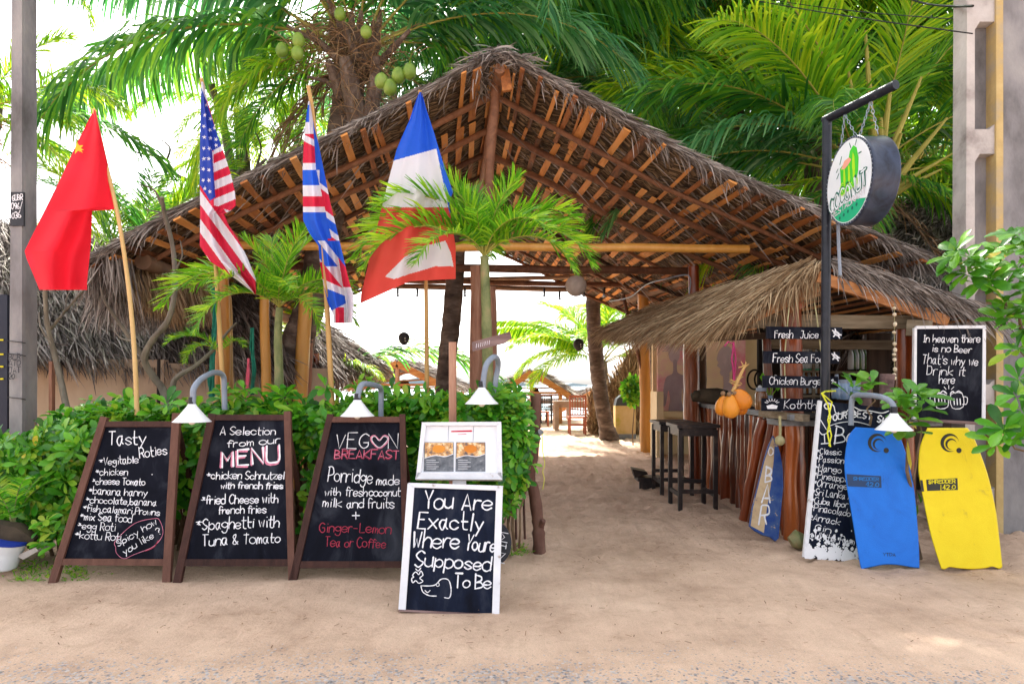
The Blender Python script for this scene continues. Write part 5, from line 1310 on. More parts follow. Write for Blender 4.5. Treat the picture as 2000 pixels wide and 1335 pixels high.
mb.add(vs, [(i + 5 * k, (i + 1) % 5 + 5 * k, (i + 1) % 5 + 5 * (k + 1), i + 5 * (k + 1)) for k in (0, 1) for i in range(5)] + [(14, 13, 12, 11, 10)], 0)
mb.build('shaft', M['concrete'], lp)
LPp = lean(dL - .014, 0)
mb = MB().prism([P(20, 375, dL - .022), P(46, 375, dL - .022), P(46, 441, dL - .022), P(20, 441, dL - .022)], (0, .02, 0)); npl = mb.build('number_plate', M['label'], lp)
LQ = lean(dL - .023, 0)
mb = MB(); write(mb, LQ, 'GUBR', (24, 392), (44, 390), 11, 1.8, .002); write(mb, LQ, '096/', (22, 409), (44, 407), 12, 1.8, .002); write(mb, LQ, '036', (23, 427), (41, 425), 12, 1.8, .002); sub('plate_lettering', mb, M['chalk'], npl)
mb = MB()
for s, y in (('BLR', 702), ('ATD', 714), ('JAT', 728), ('2017', 740)): write(mb, LQ, s, (17, y), (40, y - 1), 10, 2.0, .012)
mb.build('painted_marks', M['label'], lp)
mb = MB().prism([P(11, 850, dL - .03), P(42, 850, dL - .03), P(42, 858, dL - .03), P(11, 858, dL - .03)], (0, .02, 0)); mb.build('strap', M['postwood'], lp)
for v in (665, 690, 775, 858):
    MB().tube([P(13, v, dL - .02), P(42, v + 3, dL - .03), P(50, v + 5, dL + .0)], .004, 5).build('wire_wrap', M['cable'], lp)
gate = thing('dark_hoarding', 'dark blue panel with yellow marks cut by the left edge behind the pole', 'panel', P(-20, 850, 6.8))
MB().prism([P(-140, 575, 6.8), P(14, 575, 6.8), P(14, 860, 6.8), P(-140, 860, 6.8)], (0, .05, 0)).build('panel', M['darkblue'], gate)
for v in (662, 690, 714, 738): MB().prism([P(-6, v, 6.79), P(7, v, 6.79), P(7, v + 3, 6.79), P(-6, v + 3, 6.79)], (0, -.006, 0)).build('yellow_mark', M['yink'], gate)
# cables at the top right
for (u0, v0, u1, v1, d, r_) in ((1280, -40, 1900, 66, 7.6, .006), (1760, -8, 1900, 12, 7.4, .012), (1440, -12, 1900, 40, 7.9, .005)):
    a = P(u0, v0, d + 1.5); b = P(u1, v1, d - 1.3)
    pts = [a.lerp(b, i / 10) - Vector((0, 0, .05 * math.sin(i / 10 * math.pi))) for i in range(11)]
    tag(MB().tube(pts, r_, 6).build('overhead_cable', M['cable']), {.006: 'thin overhead cable crossing the palm crown to the right pole', .012: 'thick black overhead cable at the top right corner', .005: 'faint overhead wire high between the palms and pole'}[r_], 'cable')

# ================================================================== flags
def lerp_poly(pts, v):
    if v <= pts[0][1]: return pts[0][0]
    for a, b in zip(pts[:-1], pts[1:]):
        if v <= b[1]: return a[0] + (b[0] - a[0]) * (v - a[1]) / max(1e-6, b[1] - a[1])
    return pts[-1][0]
def inpoly(x, y, p):
    c = False; j = len(p) - 1
    for i in range(len(p)):
        if (p[i][1] > y) != (p[j][1] > y) and x < (p[j][0] - p[i][0]) * (y - p[i][1]) / (p[j][1] - p[i][1]) + p[i][0]: c = not c
        j = i
    return c
def star(cx, cy, r_, rot=0): return [(cx + (r_ if k % 2 == 0 else r_ * .4) * math.sin(rot + k * math.pi / 5), cy - (r_ if k % 2 == 0 else r_ * .4) * math.cos(rot + k * math.pi / 5)) for k in range(10)]
def flag(label, Ledge, Redge, v0, v1, d, nu, nv, colf, matsl, folds, pole, polem='bamboo', top_tilt=None, botf=None, prad=.016):
    t = thing('flag', label, 'flag', P(pole[-1][0], pole[-1][1], pole[-1][2]), 'national flags on bamboo poles above the hedge')
    vs, fs, mi = [], [], []
    for j in range(nv + 1):
        tt = j / nv; v = v0 + (v1 - v0) * tt; a = lerp_poly(Ledge, v); b = lerp_poly(Redge, v)
        for i in range(nu + 1):
            s = i / nu; u = a + (b - a) * s; vv = v
            if botf: vv = v0 + (botf(u) - v0) * tt
            dd = d + sum(A * math.sin(k * s * 6.283 + ph + kv * tt) * min(1, .25 + tt) for A, k, ph, kv in folds)
            vs.append(P(u, vv, dd))
    for j in range(nv):
        for i in range(nu):
            q = j * (nu + 1) + i
            c = (vs[q] + vs[q + nu + 2]) / 2; u = 1000 + c.x / c.y * F; v = HZ - (c.z - H) / c.y * F
            fs.append((q, q + 1, q + nu + 2, q + nu + 1)); mi.append(colf(u, v))
    mb = MB(); mb.v = [tuple(p) for p in vs]; mb.f = fs; mb.m = mi
    cl = mb.build('cloth', matsl, t, smooth=True)
    pts = cat_rom([P(*p) for p in pole], 5); k = len(pts)
    MB().tube(pts, [prad * (1.15 - .35 * (1 - i / (k - 1))) for i in range(k)], 10).build('pole', M[polem], t, smooth=True)
    return t
# red flag with a yellow star
def botc(u): return 568 - 12 * (u - 78) / 92 if 78 <= u < 172 else (568 - (78 - u) * 2.6 if u < 78 else (556 - (u - 172) * 24 if u < 178 else 412 - (u - 178) * .12))
CH_L = [(183, 215), (150, 280), (120, 345), (80, 425), (48, 490), (78, 568)]
CH_R = [(185, 215), (200, 290), (215, 350), (229, 404), (178, 414), (176, 470), (170, 556)]
def chc(u, v): return 1 if inpoly(u, v, star(152, 289, 13, -.15)) or inpoly(u, v, [(146, 283), (164, 293), (148, 292)]) else 0
flag('red flag with a yellow star at the far left', [(183, 215), (150, 280), (120, 345), (80, 425), (48, 490), (52, 505), (78, 568)], [(186, 215), (203, 290), (218, 350), (229, 404), (226, 409), (180, 412), (178, 470), (170, 553)], 215, 566, 5.15, 110, 260, chc,
     [M['flagred'], M['flagyellow']], [(.09, .8, .4, 3.5), (.035, 1.7, 1.0, 7)], [(183, 213, 5.17), (205, 310, 5.18), (232, 430, 5.2), (251, 560, 5.22), (262, 680, 5.24), (268, 810, 5.26)])
# stars and stripes
stars_us = [star(400 + dx, y, 4.6, .2 * k) for k, (dx, y) in enumerate([(3, 205), (0, 225), (11, 232), (-2, 247), (10, 254), (19, 250), (-1, 268), (11, 270), (22, 272), (-2, 290), (9, 290), (22, 284), (-2, 310), (8, 310), (-3, 330), (8, 332), (-3, 352), (8, 352), (10, 374), (0, 368)])]
def usc(u, v):
    if inpoly(u, v, [(385, 150), (404, 200), (422, 255), (433, 285), (414, 295), (416, 320), (421, 385), (410, 392), (391, 362), (385, 350)]):
        for s in stars_us:
            if inpoly(u, v, s): return 0
        return 2
    if v < 414 and u > 412 + (v - 285) * .05 and v < 405 + (u - 430) * .35 and u > 417:
        k = (v - 285 + (u - 415) * .42) / 17.5; return 1 if int(math.floor(k)) % 2 == 1 else 0
    k = ((u - 391) * .80 - (v - 372) * .58) / 16.0
    return 1 if int(math.floor(k)) % 2 == 0 else 0
flag('stars and stripes flag hanging folded in diagonal stripes', [(393, 158), (391, 250), (390, 350), (391, 420), (390, 480), (410, 510), (440, 530), (470, 552), (496, 572)], [(396, 158), (406, 200), (422, 255), (436, 295), (451, 340), (459, 375), (461, 402), (450, 412), (438, 418), (447, 440), (466, 468), (484, 505), (500, 545), (500, 572)], 160, 574, 5.3, 90, 300, usc,
     [M['flagwhite'], M['flagsred'], M['flagblue']], [(.05, 1.6, .3, 2.0), (.024, 3.4, 1, 4)], [(393, 153, 5.32), (399, 190, 5.38), (411, 350, 5.46), (424, 560, 5.46), (438, 800, 5.46)])
# union flag
def ukc(u, v):
    W_, R_, B_ = 0, 1, 2
    # 0 white 1 crimson 2 bright blue
    def band(p0, p1, hw): 
        a = Vector(p0); b = Vector(p1); t_ = (b - a).normalized(); q = Vector((u, v)) - a; return abs(q.x * -t_.y + q.y * t_.x) < hw and -4 < q.dot(t_) < (b - a).length + 4
    if v < 332:
        xm = 612 + (v - 250) * .06
        if u < xm:
            if v < 205: return W_
            if v < 238: return B_ if u < 604 else W_
            if v < 262: return W_
            if v < 318: return R_ if v > 275 + (u - 592) * .5 else W_ if v > 262 + (u - 592) * .5 else R_
            return W_
        return B_
    xf = 618 + (v - 332) * .22
    if u < xf:
        if v < 362: return B_
        if v < 384: return W_
        if v < 403: return R_
        if v < 414: return W_
        if v < 466: return B_
    if v < 470:
        k = v - (u - 618) * .75
        if k < 352: return B_ if u > 624 else W_
        if k < 362: return W_
        if k < 398: return R_
        if k < 410: return W_
        if k < 428: return B_
        if k < 440: return W_
        if k < 462: return R_ if u > 640 else B_
        return B_ if u < 640 else W_
    k = v - (u - 620) * 1.25
    if k < 452: return B_
    if u > 655 + (v - 470) * .17: return R_ if v < 560 else W_
    if k < 470: return W_
    if k < 500: return B_ if v < 520 else W_
    if v < 512: return W_ if k < 505 else B_
    if v < 520 + (u - 620) * .3: return R_
    if v < 540 + (u - 620) * .45: return R_
    if v < 556 + (u - 620) * .4: return W_
    if v < 610 - (u - 640) * .5: return B_
    if u < 672 and v > 600: return R_ if u > 655 else W_
    return W_
flag('union flag hanging in narrow blue red and white folds', [(602, 198), (594, 260), (591, 330), (592, 430), (604, 455), (622, 480), (625, 515), (632, 555), (640, 590), (651, 616), (651, 622)], [(605, 198), (614, 250), (622, 280), (636, 350), (646, 400), (656, 440), (670, 500), (681, 545), (690, 575), (691, 600), (688, 632)], 198, 631, 5.3, 90, 320, ukc,
     [M['flagwhite'], M['flagsred'], M['flagblueb']], [(.055, 1.5, .2, 1.6), (.02, 3.1, 1, 5)], [(602, 168, 5.32), (610, 215, 5.33), (622, 330, 5.34), (632, 480, 5.35), (641, 640, 5.37), (649, 800, 5.38)], prad=.019)
# blue white red flag
def frc(u, v):
    if u > 857 + (v - 210) * .0 and u > 845 + (v - 215) * .21 and v < 416: return 1
    if u > 842 + (v - 240) * .205 and 200 < v < 416: return 1
    yb = 312 - (u - 775) * .28
    if v < yb: return 1
    yr = 405 - (u - 750) * .0
    if v < yr: return 0
    # light on the open lower fold, painted as a pale patch
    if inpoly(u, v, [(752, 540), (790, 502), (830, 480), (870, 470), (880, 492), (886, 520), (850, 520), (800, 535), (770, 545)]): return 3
    return 2
flag('blue white and red tricolour flag behind the middle young palm', [(818, 180), (800, 240), (775, 300), (757, 370), (742, 430), (725, 500), (705, 575), (704, 592)], [(823, 178), (832, 215), (848, 270), (860, 315), (872, 360), (885, 400), (880, 414), (877, 430), (884, 480), (890, 520), (890, 545)], 180, 592, 5.35, 150, 300, frc,
     [M['flagwhite'], M['flagblueb'], M['flaglight'], M['flagwhite']], [(.06, 1.2, 1.2, 1.5), (.03, 2.8, 0, 4)], [(820, 176, 5.36), (826, 320, 5.52), (831, 500, 5.52), (833, 640, 5.5), (834, 800, 5.5)],
     botf=lambda u: 592 - max(0, (u - 705)) * .45 if u < 800 else 549 - (u - 800) * .05)
# ------------------------------------------------------------------ section end: front things

# ================================================================== palms
def frond_data(name, L, el0, el1, leaf, n, hang, w, mats, curve_p=1.3, tw=.25, start=.16, upv=.25, ang=(50, 28), seg=4, rr=.022, prof=None, side_bias=0.0, frac=1.0):
    """one frond: bent midrib plus two ranks of leaflets; starts at the origin and runs out along +X"""
    K = 26; pts = [np.zeros(3)]; tans = []
    for i in range(K):
        e = R(el0 + (el1 - el0) * ((i + .5) / K) ** curve_p); t = np.array([math.cos(e), .0, math.sin(e)]); tans.append(t); pts.append(pts[-1] + t * L / K)
    yaw = random.uniform(-.12, .12); pts = [np.array([p[0], yaw * (p[0] / L) ** 2 * L, p[2]]) for p in pts]
    mb = MB().tube([Vector(p) for p in pts], [rr * (1 - .88 * i / K) for i in range(K + 1)], 5, mi=1)
    base, dr, LL, WW, sd = [], [], [], [], []
    for k in range(n):
        t = start + (1 - start) * (k + random.random() * .6) / n; f = t * K; i = min(K - 1, int(f)); p = pts[i] + (pts[i + 1] - pts[i]) * (f - i); T = tans[i]
        N_ = np.array([-T[2], 0, T[0]])
        A = R(ang[0] + (ang[1] - ang[0]) * t); q = (t - start) / (1 - start)
        pr = prof(q) if prof else (.45 + .55 * math.sin(math.pi * min(1, .12 + q * .78)) ** .8) * (1 if q < .85 else 1 - (q - .85) * 3.2)
        for s in (-1, 1):
            if random.random() > frac: continue
            d = np.array([0, s, 0]) * math.sin(A) + T * math.cos(A) + N_ * random.gauss(upv, tw * .4) + np.random.default_rng(k * 2 + s + 5).normal(size=3) * tw * .35
            base.append(p); dr.append(d); LL.append(leaf * pr * random.uniform(.85, 1.1)); WW.append(w * random.uniform(.75, 1.15))
            sd.append(T + N_ * random.uniform(-.5, .5))
    Vv, Ff = ribbons(base, dr, np.array(LL), np.array(WW), hang * RNG.uniform(.7, 1.35, len(base)), seg=seg, side=sd, taper=.22, curl=.10)
    nb = len(mb.v); Vall = np.concatenate([np.array(mb.v), Vv]); quads = [f for f in mb.f if len(f) == 4]
    Fall = np.concatenate([np.array(quads), Ff + nb]); mi = np.concatenate([np.ones(len(quads)), np.zeros(len(Ff))])
    o = npmesh(name, Vall, Fall, mats, None, midx=mi); me = o.data; bpy.data.objects.remove(o); return me
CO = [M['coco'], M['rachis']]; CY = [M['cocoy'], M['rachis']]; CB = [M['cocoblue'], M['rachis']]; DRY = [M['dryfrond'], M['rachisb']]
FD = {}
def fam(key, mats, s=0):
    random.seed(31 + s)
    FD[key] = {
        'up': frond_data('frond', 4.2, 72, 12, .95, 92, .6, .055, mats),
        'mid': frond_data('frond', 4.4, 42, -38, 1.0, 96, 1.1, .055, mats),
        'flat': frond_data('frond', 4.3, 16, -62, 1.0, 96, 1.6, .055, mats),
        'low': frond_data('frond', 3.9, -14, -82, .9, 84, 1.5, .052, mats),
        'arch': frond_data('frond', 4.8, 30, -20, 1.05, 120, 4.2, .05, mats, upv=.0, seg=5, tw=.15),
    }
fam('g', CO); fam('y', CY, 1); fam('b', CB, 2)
FD['dry'] = {'low': frond_data('frond', 2.6, -40, -88, .5, 40, 1.4, .03, DRY)}
random.seed(5)
def place_frond(tree, me, base, yaw, sc=1.0, pitch=0.0, roll=0.0):
    o = link('frond', me, tree); o.location = base
    o.rotation_euler = (Matrix.Rotation(yaw, 3, 'Z') @ Matrix.Rotation(-pitch, 3, 'Y') @ Matrix.Rotation(roll, 3, 'X')).to_euler()
    o.scale = (sc, sc, sc); return o
def trunk(tree, pts, r0, r1, m='ptrunk', n=16):
    q = cat_rom([Vector(p) for p in pts], 14); k = len(q); rr = []
    for i in range(k):
        t = i / (k - 1); rr.append((r0 + (r1 - r0) * t) * (1 + .045 * math.sin(i * 2.4)) * (1 + .55 * max(0, 1 - t * 9)))
    return MB().tube(q, rr, n, wob=.025).build('trunk', M[m], tree, smooth=True)
def palm(label, crown, tr, famk, spec, sc=1.0, r=(.17, .13), group='coconut palms', nuts=(), dry=0, fib=True, name='coconut_palm'):
    """spec: list of (kind, yaw degrees, scale, pitch degrees)"""
    c = Vector(crown); t = thing(name, label, 'palm tree', tr[0] if tr else c, group)
    if tr: trunk(t, list(tr) + [c], r[0], r[1])
    for i, s_ in enumerate(spec):
        kd, yaw, s2, pt = s_[:4]; fk = s_[4] if len(s_) > 4 else famk
        off = Vector((math.cos(R(yaw)), math.sin(R(yaw)), 0)) * .12
        place_frond(t, FD[fk][kd], c + off + Vector((0, 0, random.uniform(-.1, .15))), R(yaw), sc * s2, R(pt), random.uniform(-.3, .3))
    for i in range(dry):
        place_frond(t, FD['dry']['low'], c + Vector((0, 0, -.1)), random.uniform(0, 6.28), sc * random.uniform(.7, 1), 0)
    if fib:
        mb = MB()
        for i in range(14):
            a = i * 2.4; e = c + Vector((math.cos(a) * .34, math.sin(a) * .34, random.uniform(.25, .6))) * 1.0
            s0 = c + Vector((math.cos(a) * .12, math.sin(a) * .12, -.35)); mb.tube([s0, s0.lerp(e, .5) + Vector((math.cos(a) * .06, math.sin(a) * .06, 0)), e], [.09, .065, .03], 6)
        mb.build('leaf_base', M['fibre'], t, smooth=True)
        b, dd = [], []
        for i in range(420):
            a = random.uniform(0, 6.28); b.append(c + Vector((math.cos(a) * .17, math.sin(a) * .17, random.uniform(-.6, .35)))); dd.append(Vector((math.cos(a), math.sin(a), random.uniform(-.6, .8))))
        V_, F_ = ribbons(b, dd, RNG.uniform(.15, .55, 420), .014, 1.6, seg=3, curl=.2); npmesh('fibre_strands', V_, F_, M['dryfrond'], t, kind='stuff')
    for (p, r_) in nuts:
        MB().ball(p, (r_ * .92, r_ * 1.12), 16, 10, rot=Matrix.Rotation(random.uniform(-.5, .5), 3, 'X'), tip=.1).build('coconut', M['nut'], t, smooth=True)
    return t
def ring(kinds, n, a0=0, jit=10): return [(kinds[i % len(kinds)], a0 + i * 360 / n + random.uniform(-jit, jit), random.uniform(.85, 1.1), random.uniform(-6, 6)) for i in range(n)]

# A: the big palm whose crown spreads over the left slope of the roof
cA = P(694, 95, 9.4)
nA = [(P(u, v, 8.2), .082) for u, v in ((583, 79), (581, 104), (551, 98))] + [(P(u, v, 7.75), .085) for u, v in ((745, 158), (778, 148), (762, 171), (800, 140))] + [(P(u, v, 8.3), .075) for u, v in ((715, 62), (664, 27))]
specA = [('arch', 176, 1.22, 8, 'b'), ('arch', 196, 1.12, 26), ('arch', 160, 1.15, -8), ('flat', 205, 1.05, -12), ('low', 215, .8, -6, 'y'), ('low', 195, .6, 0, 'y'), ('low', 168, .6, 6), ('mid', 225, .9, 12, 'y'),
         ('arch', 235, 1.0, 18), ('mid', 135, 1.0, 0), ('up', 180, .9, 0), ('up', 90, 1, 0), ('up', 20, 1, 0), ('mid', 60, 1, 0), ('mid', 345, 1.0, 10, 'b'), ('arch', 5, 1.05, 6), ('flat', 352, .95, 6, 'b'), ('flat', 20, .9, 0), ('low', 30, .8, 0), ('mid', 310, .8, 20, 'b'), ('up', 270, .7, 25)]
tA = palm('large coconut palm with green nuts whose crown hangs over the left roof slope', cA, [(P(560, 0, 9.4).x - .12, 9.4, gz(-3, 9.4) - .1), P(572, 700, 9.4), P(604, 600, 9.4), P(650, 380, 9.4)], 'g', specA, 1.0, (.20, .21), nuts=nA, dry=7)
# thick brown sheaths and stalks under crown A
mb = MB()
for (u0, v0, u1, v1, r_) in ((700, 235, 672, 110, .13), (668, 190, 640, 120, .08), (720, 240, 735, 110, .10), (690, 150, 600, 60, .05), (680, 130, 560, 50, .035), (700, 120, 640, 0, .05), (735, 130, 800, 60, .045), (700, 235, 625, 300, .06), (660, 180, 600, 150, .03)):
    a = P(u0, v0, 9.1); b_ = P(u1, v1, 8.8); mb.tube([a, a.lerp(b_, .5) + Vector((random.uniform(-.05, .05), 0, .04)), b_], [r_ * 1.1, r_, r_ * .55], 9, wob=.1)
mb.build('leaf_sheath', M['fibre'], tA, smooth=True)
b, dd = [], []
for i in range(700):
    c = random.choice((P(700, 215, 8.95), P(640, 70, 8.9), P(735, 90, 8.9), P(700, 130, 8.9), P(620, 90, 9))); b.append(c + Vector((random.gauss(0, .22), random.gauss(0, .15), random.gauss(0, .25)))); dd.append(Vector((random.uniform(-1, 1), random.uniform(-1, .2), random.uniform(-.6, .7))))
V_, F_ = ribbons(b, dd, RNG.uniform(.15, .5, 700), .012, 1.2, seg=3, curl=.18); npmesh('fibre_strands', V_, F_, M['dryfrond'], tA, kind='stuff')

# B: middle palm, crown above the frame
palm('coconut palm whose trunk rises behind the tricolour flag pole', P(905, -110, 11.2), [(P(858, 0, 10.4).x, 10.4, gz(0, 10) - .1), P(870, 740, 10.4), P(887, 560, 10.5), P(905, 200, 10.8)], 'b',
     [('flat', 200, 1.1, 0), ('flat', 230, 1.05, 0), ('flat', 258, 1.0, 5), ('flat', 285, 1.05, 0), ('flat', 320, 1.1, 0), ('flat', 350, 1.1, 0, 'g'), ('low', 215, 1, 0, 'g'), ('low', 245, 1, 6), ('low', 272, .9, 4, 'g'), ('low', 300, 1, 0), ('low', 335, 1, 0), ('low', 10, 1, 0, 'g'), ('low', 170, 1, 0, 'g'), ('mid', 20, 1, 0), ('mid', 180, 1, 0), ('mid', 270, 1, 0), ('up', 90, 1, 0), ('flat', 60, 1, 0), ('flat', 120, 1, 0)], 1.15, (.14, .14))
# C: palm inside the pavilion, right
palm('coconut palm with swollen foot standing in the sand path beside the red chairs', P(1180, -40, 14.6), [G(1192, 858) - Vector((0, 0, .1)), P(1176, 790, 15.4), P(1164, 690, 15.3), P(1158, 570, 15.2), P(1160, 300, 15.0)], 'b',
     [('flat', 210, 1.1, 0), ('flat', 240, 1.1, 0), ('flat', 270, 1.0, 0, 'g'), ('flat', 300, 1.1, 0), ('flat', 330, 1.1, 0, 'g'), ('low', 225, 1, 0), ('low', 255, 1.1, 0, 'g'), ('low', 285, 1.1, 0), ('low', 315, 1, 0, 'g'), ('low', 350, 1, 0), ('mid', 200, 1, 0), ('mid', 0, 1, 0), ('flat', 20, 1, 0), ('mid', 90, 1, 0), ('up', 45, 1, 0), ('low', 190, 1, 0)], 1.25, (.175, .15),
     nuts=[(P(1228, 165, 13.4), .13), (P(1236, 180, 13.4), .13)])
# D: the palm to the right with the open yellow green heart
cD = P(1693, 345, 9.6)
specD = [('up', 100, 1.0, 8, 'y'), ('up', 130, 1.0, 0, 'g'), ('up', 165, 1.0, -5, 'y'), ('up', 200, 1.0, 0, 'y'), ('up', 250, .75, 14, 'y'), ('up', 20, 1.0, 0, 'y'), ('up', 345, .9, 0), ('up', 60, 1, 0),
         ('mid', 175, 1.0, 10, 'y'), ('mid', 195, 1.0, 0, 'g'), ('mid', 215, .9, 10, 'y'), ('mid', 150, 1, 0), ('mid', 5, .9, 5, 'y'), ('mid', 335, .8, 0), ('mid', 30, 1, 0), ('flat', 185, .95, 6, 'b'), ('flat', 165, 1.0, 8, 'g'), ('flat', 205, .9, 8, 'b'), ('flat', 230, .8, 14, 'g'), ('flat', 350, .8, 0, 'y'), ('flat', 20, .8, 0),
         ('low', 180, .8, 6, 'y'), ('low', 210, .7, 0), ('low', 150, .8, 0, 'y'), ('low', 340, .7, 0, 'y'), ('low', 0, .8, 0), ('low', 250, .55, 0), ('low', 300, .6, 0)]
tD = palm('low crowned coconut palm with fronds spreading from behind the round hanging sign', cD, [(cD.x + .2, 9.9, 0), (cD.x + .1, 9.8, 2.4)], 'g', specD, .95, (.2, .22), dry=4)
mb = MB()
for (u1, v1, r_) in ((1690, 60, .045), (1655, 130, .04), (1600, 200, .04), (1740, 170, .05), (1800, 150, .04), (1850, 230, .04), (1860, 300, .03), (1640, 300, .04), (1720, 230, .06), (1700, 220, .07), (1840, 330, .03), (1760, 260, .05)):
    a = cD + Vector((random.uniform(-.1, .1), -.25, -.45)); b_ = P(u1, v1, 8.9); mb.tube([a, a.lerp(b_, .5) + Vector((0, 0, .03)), b_], [r_ * 1.7, r_ * 1.0, r_ * .4], 8)
mb.build('leaf_stalk', M['rachis'], tD, smooth=True)
# further crowns that fill the upper right
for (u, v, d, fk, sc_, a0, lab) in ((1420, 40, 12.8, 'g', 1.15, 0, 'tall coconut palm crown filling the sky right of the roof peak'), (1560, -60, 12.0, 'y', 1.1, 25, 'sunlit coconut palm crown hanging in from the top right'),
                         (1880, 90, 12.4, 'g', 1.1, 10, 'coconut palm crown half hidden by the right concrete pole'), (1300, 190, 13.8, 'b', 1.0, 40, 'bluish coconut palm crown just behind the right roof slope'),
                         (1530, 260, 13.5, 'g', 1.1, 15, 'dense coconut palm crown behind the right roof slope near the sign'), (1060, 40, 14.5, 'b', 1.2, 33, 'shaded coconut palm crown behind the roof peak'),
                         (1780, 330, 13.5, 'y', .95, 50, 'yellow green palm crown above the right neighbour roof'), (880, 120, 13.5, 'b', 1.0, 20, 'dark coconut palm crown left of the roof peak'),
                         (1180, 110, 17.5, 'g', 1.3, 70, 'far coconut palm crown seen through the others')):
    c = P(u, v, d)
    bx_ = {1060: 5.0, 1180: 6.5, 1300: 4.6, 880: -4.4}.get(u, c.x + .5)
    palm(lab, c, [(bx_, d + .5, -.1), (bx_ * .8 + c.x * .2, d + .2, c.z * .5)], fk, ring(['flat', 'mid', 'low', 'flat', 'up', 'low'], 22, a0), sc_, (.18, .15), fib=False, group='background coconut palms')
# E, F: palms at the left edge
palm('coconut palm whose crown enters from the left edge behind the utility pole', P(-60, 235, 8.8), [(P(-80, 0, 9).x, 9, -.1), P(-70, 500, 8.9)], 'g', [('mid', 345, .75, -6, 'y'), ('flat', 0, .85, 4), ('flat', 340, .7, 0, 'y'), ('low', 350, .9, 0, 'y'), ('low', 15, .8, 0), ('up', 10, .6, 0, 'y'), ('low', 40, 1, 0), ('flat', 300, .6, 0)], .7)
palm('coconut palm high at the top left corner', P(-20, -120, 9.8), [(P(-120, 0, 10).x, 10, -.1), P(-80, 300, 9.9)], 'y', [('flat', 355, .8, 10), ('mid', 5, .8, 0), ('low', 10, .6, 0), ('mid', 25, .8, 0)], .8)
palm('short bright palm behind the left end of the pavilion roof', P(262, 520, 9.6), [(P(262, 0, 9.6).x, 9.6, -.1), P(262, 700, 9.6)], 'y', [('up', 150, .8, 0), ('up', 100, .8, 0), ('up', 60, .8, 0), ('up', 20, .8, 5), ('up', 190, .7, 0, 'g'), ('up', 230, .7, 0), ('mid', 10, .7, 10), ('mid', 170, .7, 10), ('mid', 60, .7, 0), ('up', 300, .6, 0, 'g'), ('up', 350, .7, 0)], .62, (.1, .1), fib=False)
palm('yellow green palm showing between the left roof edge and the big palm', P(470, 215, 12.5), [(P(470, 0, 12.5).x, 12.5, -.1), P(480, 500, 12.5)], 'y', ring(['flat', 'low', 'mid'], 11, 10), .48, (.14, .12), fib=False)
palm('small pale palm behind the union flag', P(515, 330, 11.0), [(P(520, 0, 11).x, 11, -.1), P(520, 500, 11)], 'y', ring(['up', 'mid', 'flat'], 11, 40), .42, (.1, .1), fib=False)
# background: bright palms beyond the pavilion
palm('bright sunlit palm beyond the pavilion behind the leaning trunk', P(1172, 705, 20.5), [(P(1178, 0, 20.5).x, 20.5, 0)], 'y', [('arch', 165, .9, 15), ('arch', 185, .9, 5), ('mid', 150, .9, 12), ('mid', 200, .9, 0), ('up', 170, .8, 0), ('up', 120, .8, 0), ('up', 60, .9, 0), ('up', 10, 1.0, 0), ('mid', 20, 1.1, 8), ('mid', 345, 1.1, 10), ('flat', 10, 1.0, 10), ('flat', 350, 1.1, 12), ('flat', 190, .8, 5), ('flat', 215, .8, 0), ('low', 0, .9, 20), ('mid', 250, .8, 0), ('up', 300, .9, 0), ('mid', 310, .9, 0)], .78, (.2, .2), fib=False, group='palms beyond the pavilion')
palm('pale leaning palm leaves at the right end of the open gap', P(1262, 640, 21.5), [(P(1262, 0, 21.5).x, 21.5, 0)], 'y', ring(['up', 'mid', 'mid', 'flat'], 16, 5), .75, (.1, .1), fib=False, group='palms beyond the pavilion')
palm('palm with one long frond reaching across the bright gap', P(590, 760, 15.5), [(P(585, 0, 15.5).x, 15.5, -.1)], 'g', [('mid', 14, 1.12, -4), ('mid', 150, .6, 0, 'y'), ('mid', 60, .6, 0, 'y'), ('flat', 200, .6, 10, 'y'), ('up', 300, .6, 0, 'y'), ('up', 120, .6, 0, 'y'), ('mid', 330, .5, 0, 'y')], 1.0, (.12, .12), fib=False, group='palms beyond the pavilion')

# young feathery palms standing in the hedge
random.seed(9)
FA = {
 'arch': frond_data('frond', 1.15, 62, -50, .27, 70, .3, .022, [M['areca'], M['rachis']], curve_p=1.1, upv=.35, tw=.3, ang=(62, 40), seg=3, rr=.010, start=.12),
 'up': frond_data('frond', 1.0, 84, 35, .28, 66, .3, .021, [M['areca'], M['rachis']], curve_p=1.2, upv=.3, tw=.3, ang=(50, 30), seg=3, rr=.010, start=.12),
 'mid': frond_data('frond', 1.15, 50, -75, .27, 72, .4, .022, [M['areca'], M['rachis']], curve_p=1.0, upv=.35, tw=.35, ang=(65, 40), seg=3, rr=.010, start=.12),
}
def young(label, tr, r, spec, sc=1.0):
    t = thing('young_palm', label, 'young palm', tr[0], 'young feathery palms in the hedge')
    q = cat_rom([Vector(p) for p in tr], 8); k = len(q)
    MB().tube(q, [(r * (1 - .35 * i / k)) * (1 + .06 * (i % 3 == 0)) for i in range(k)], 12).build('trunk', M['strunk'], t, smooth=True)
    c = Vector(tr[-1])
    for kd, yaw, s2, pt in spec: place_frond(t, FA[kd], c, R(yaw), sc * s2, R(pt), random.uniform(-.25, .25))
    return t
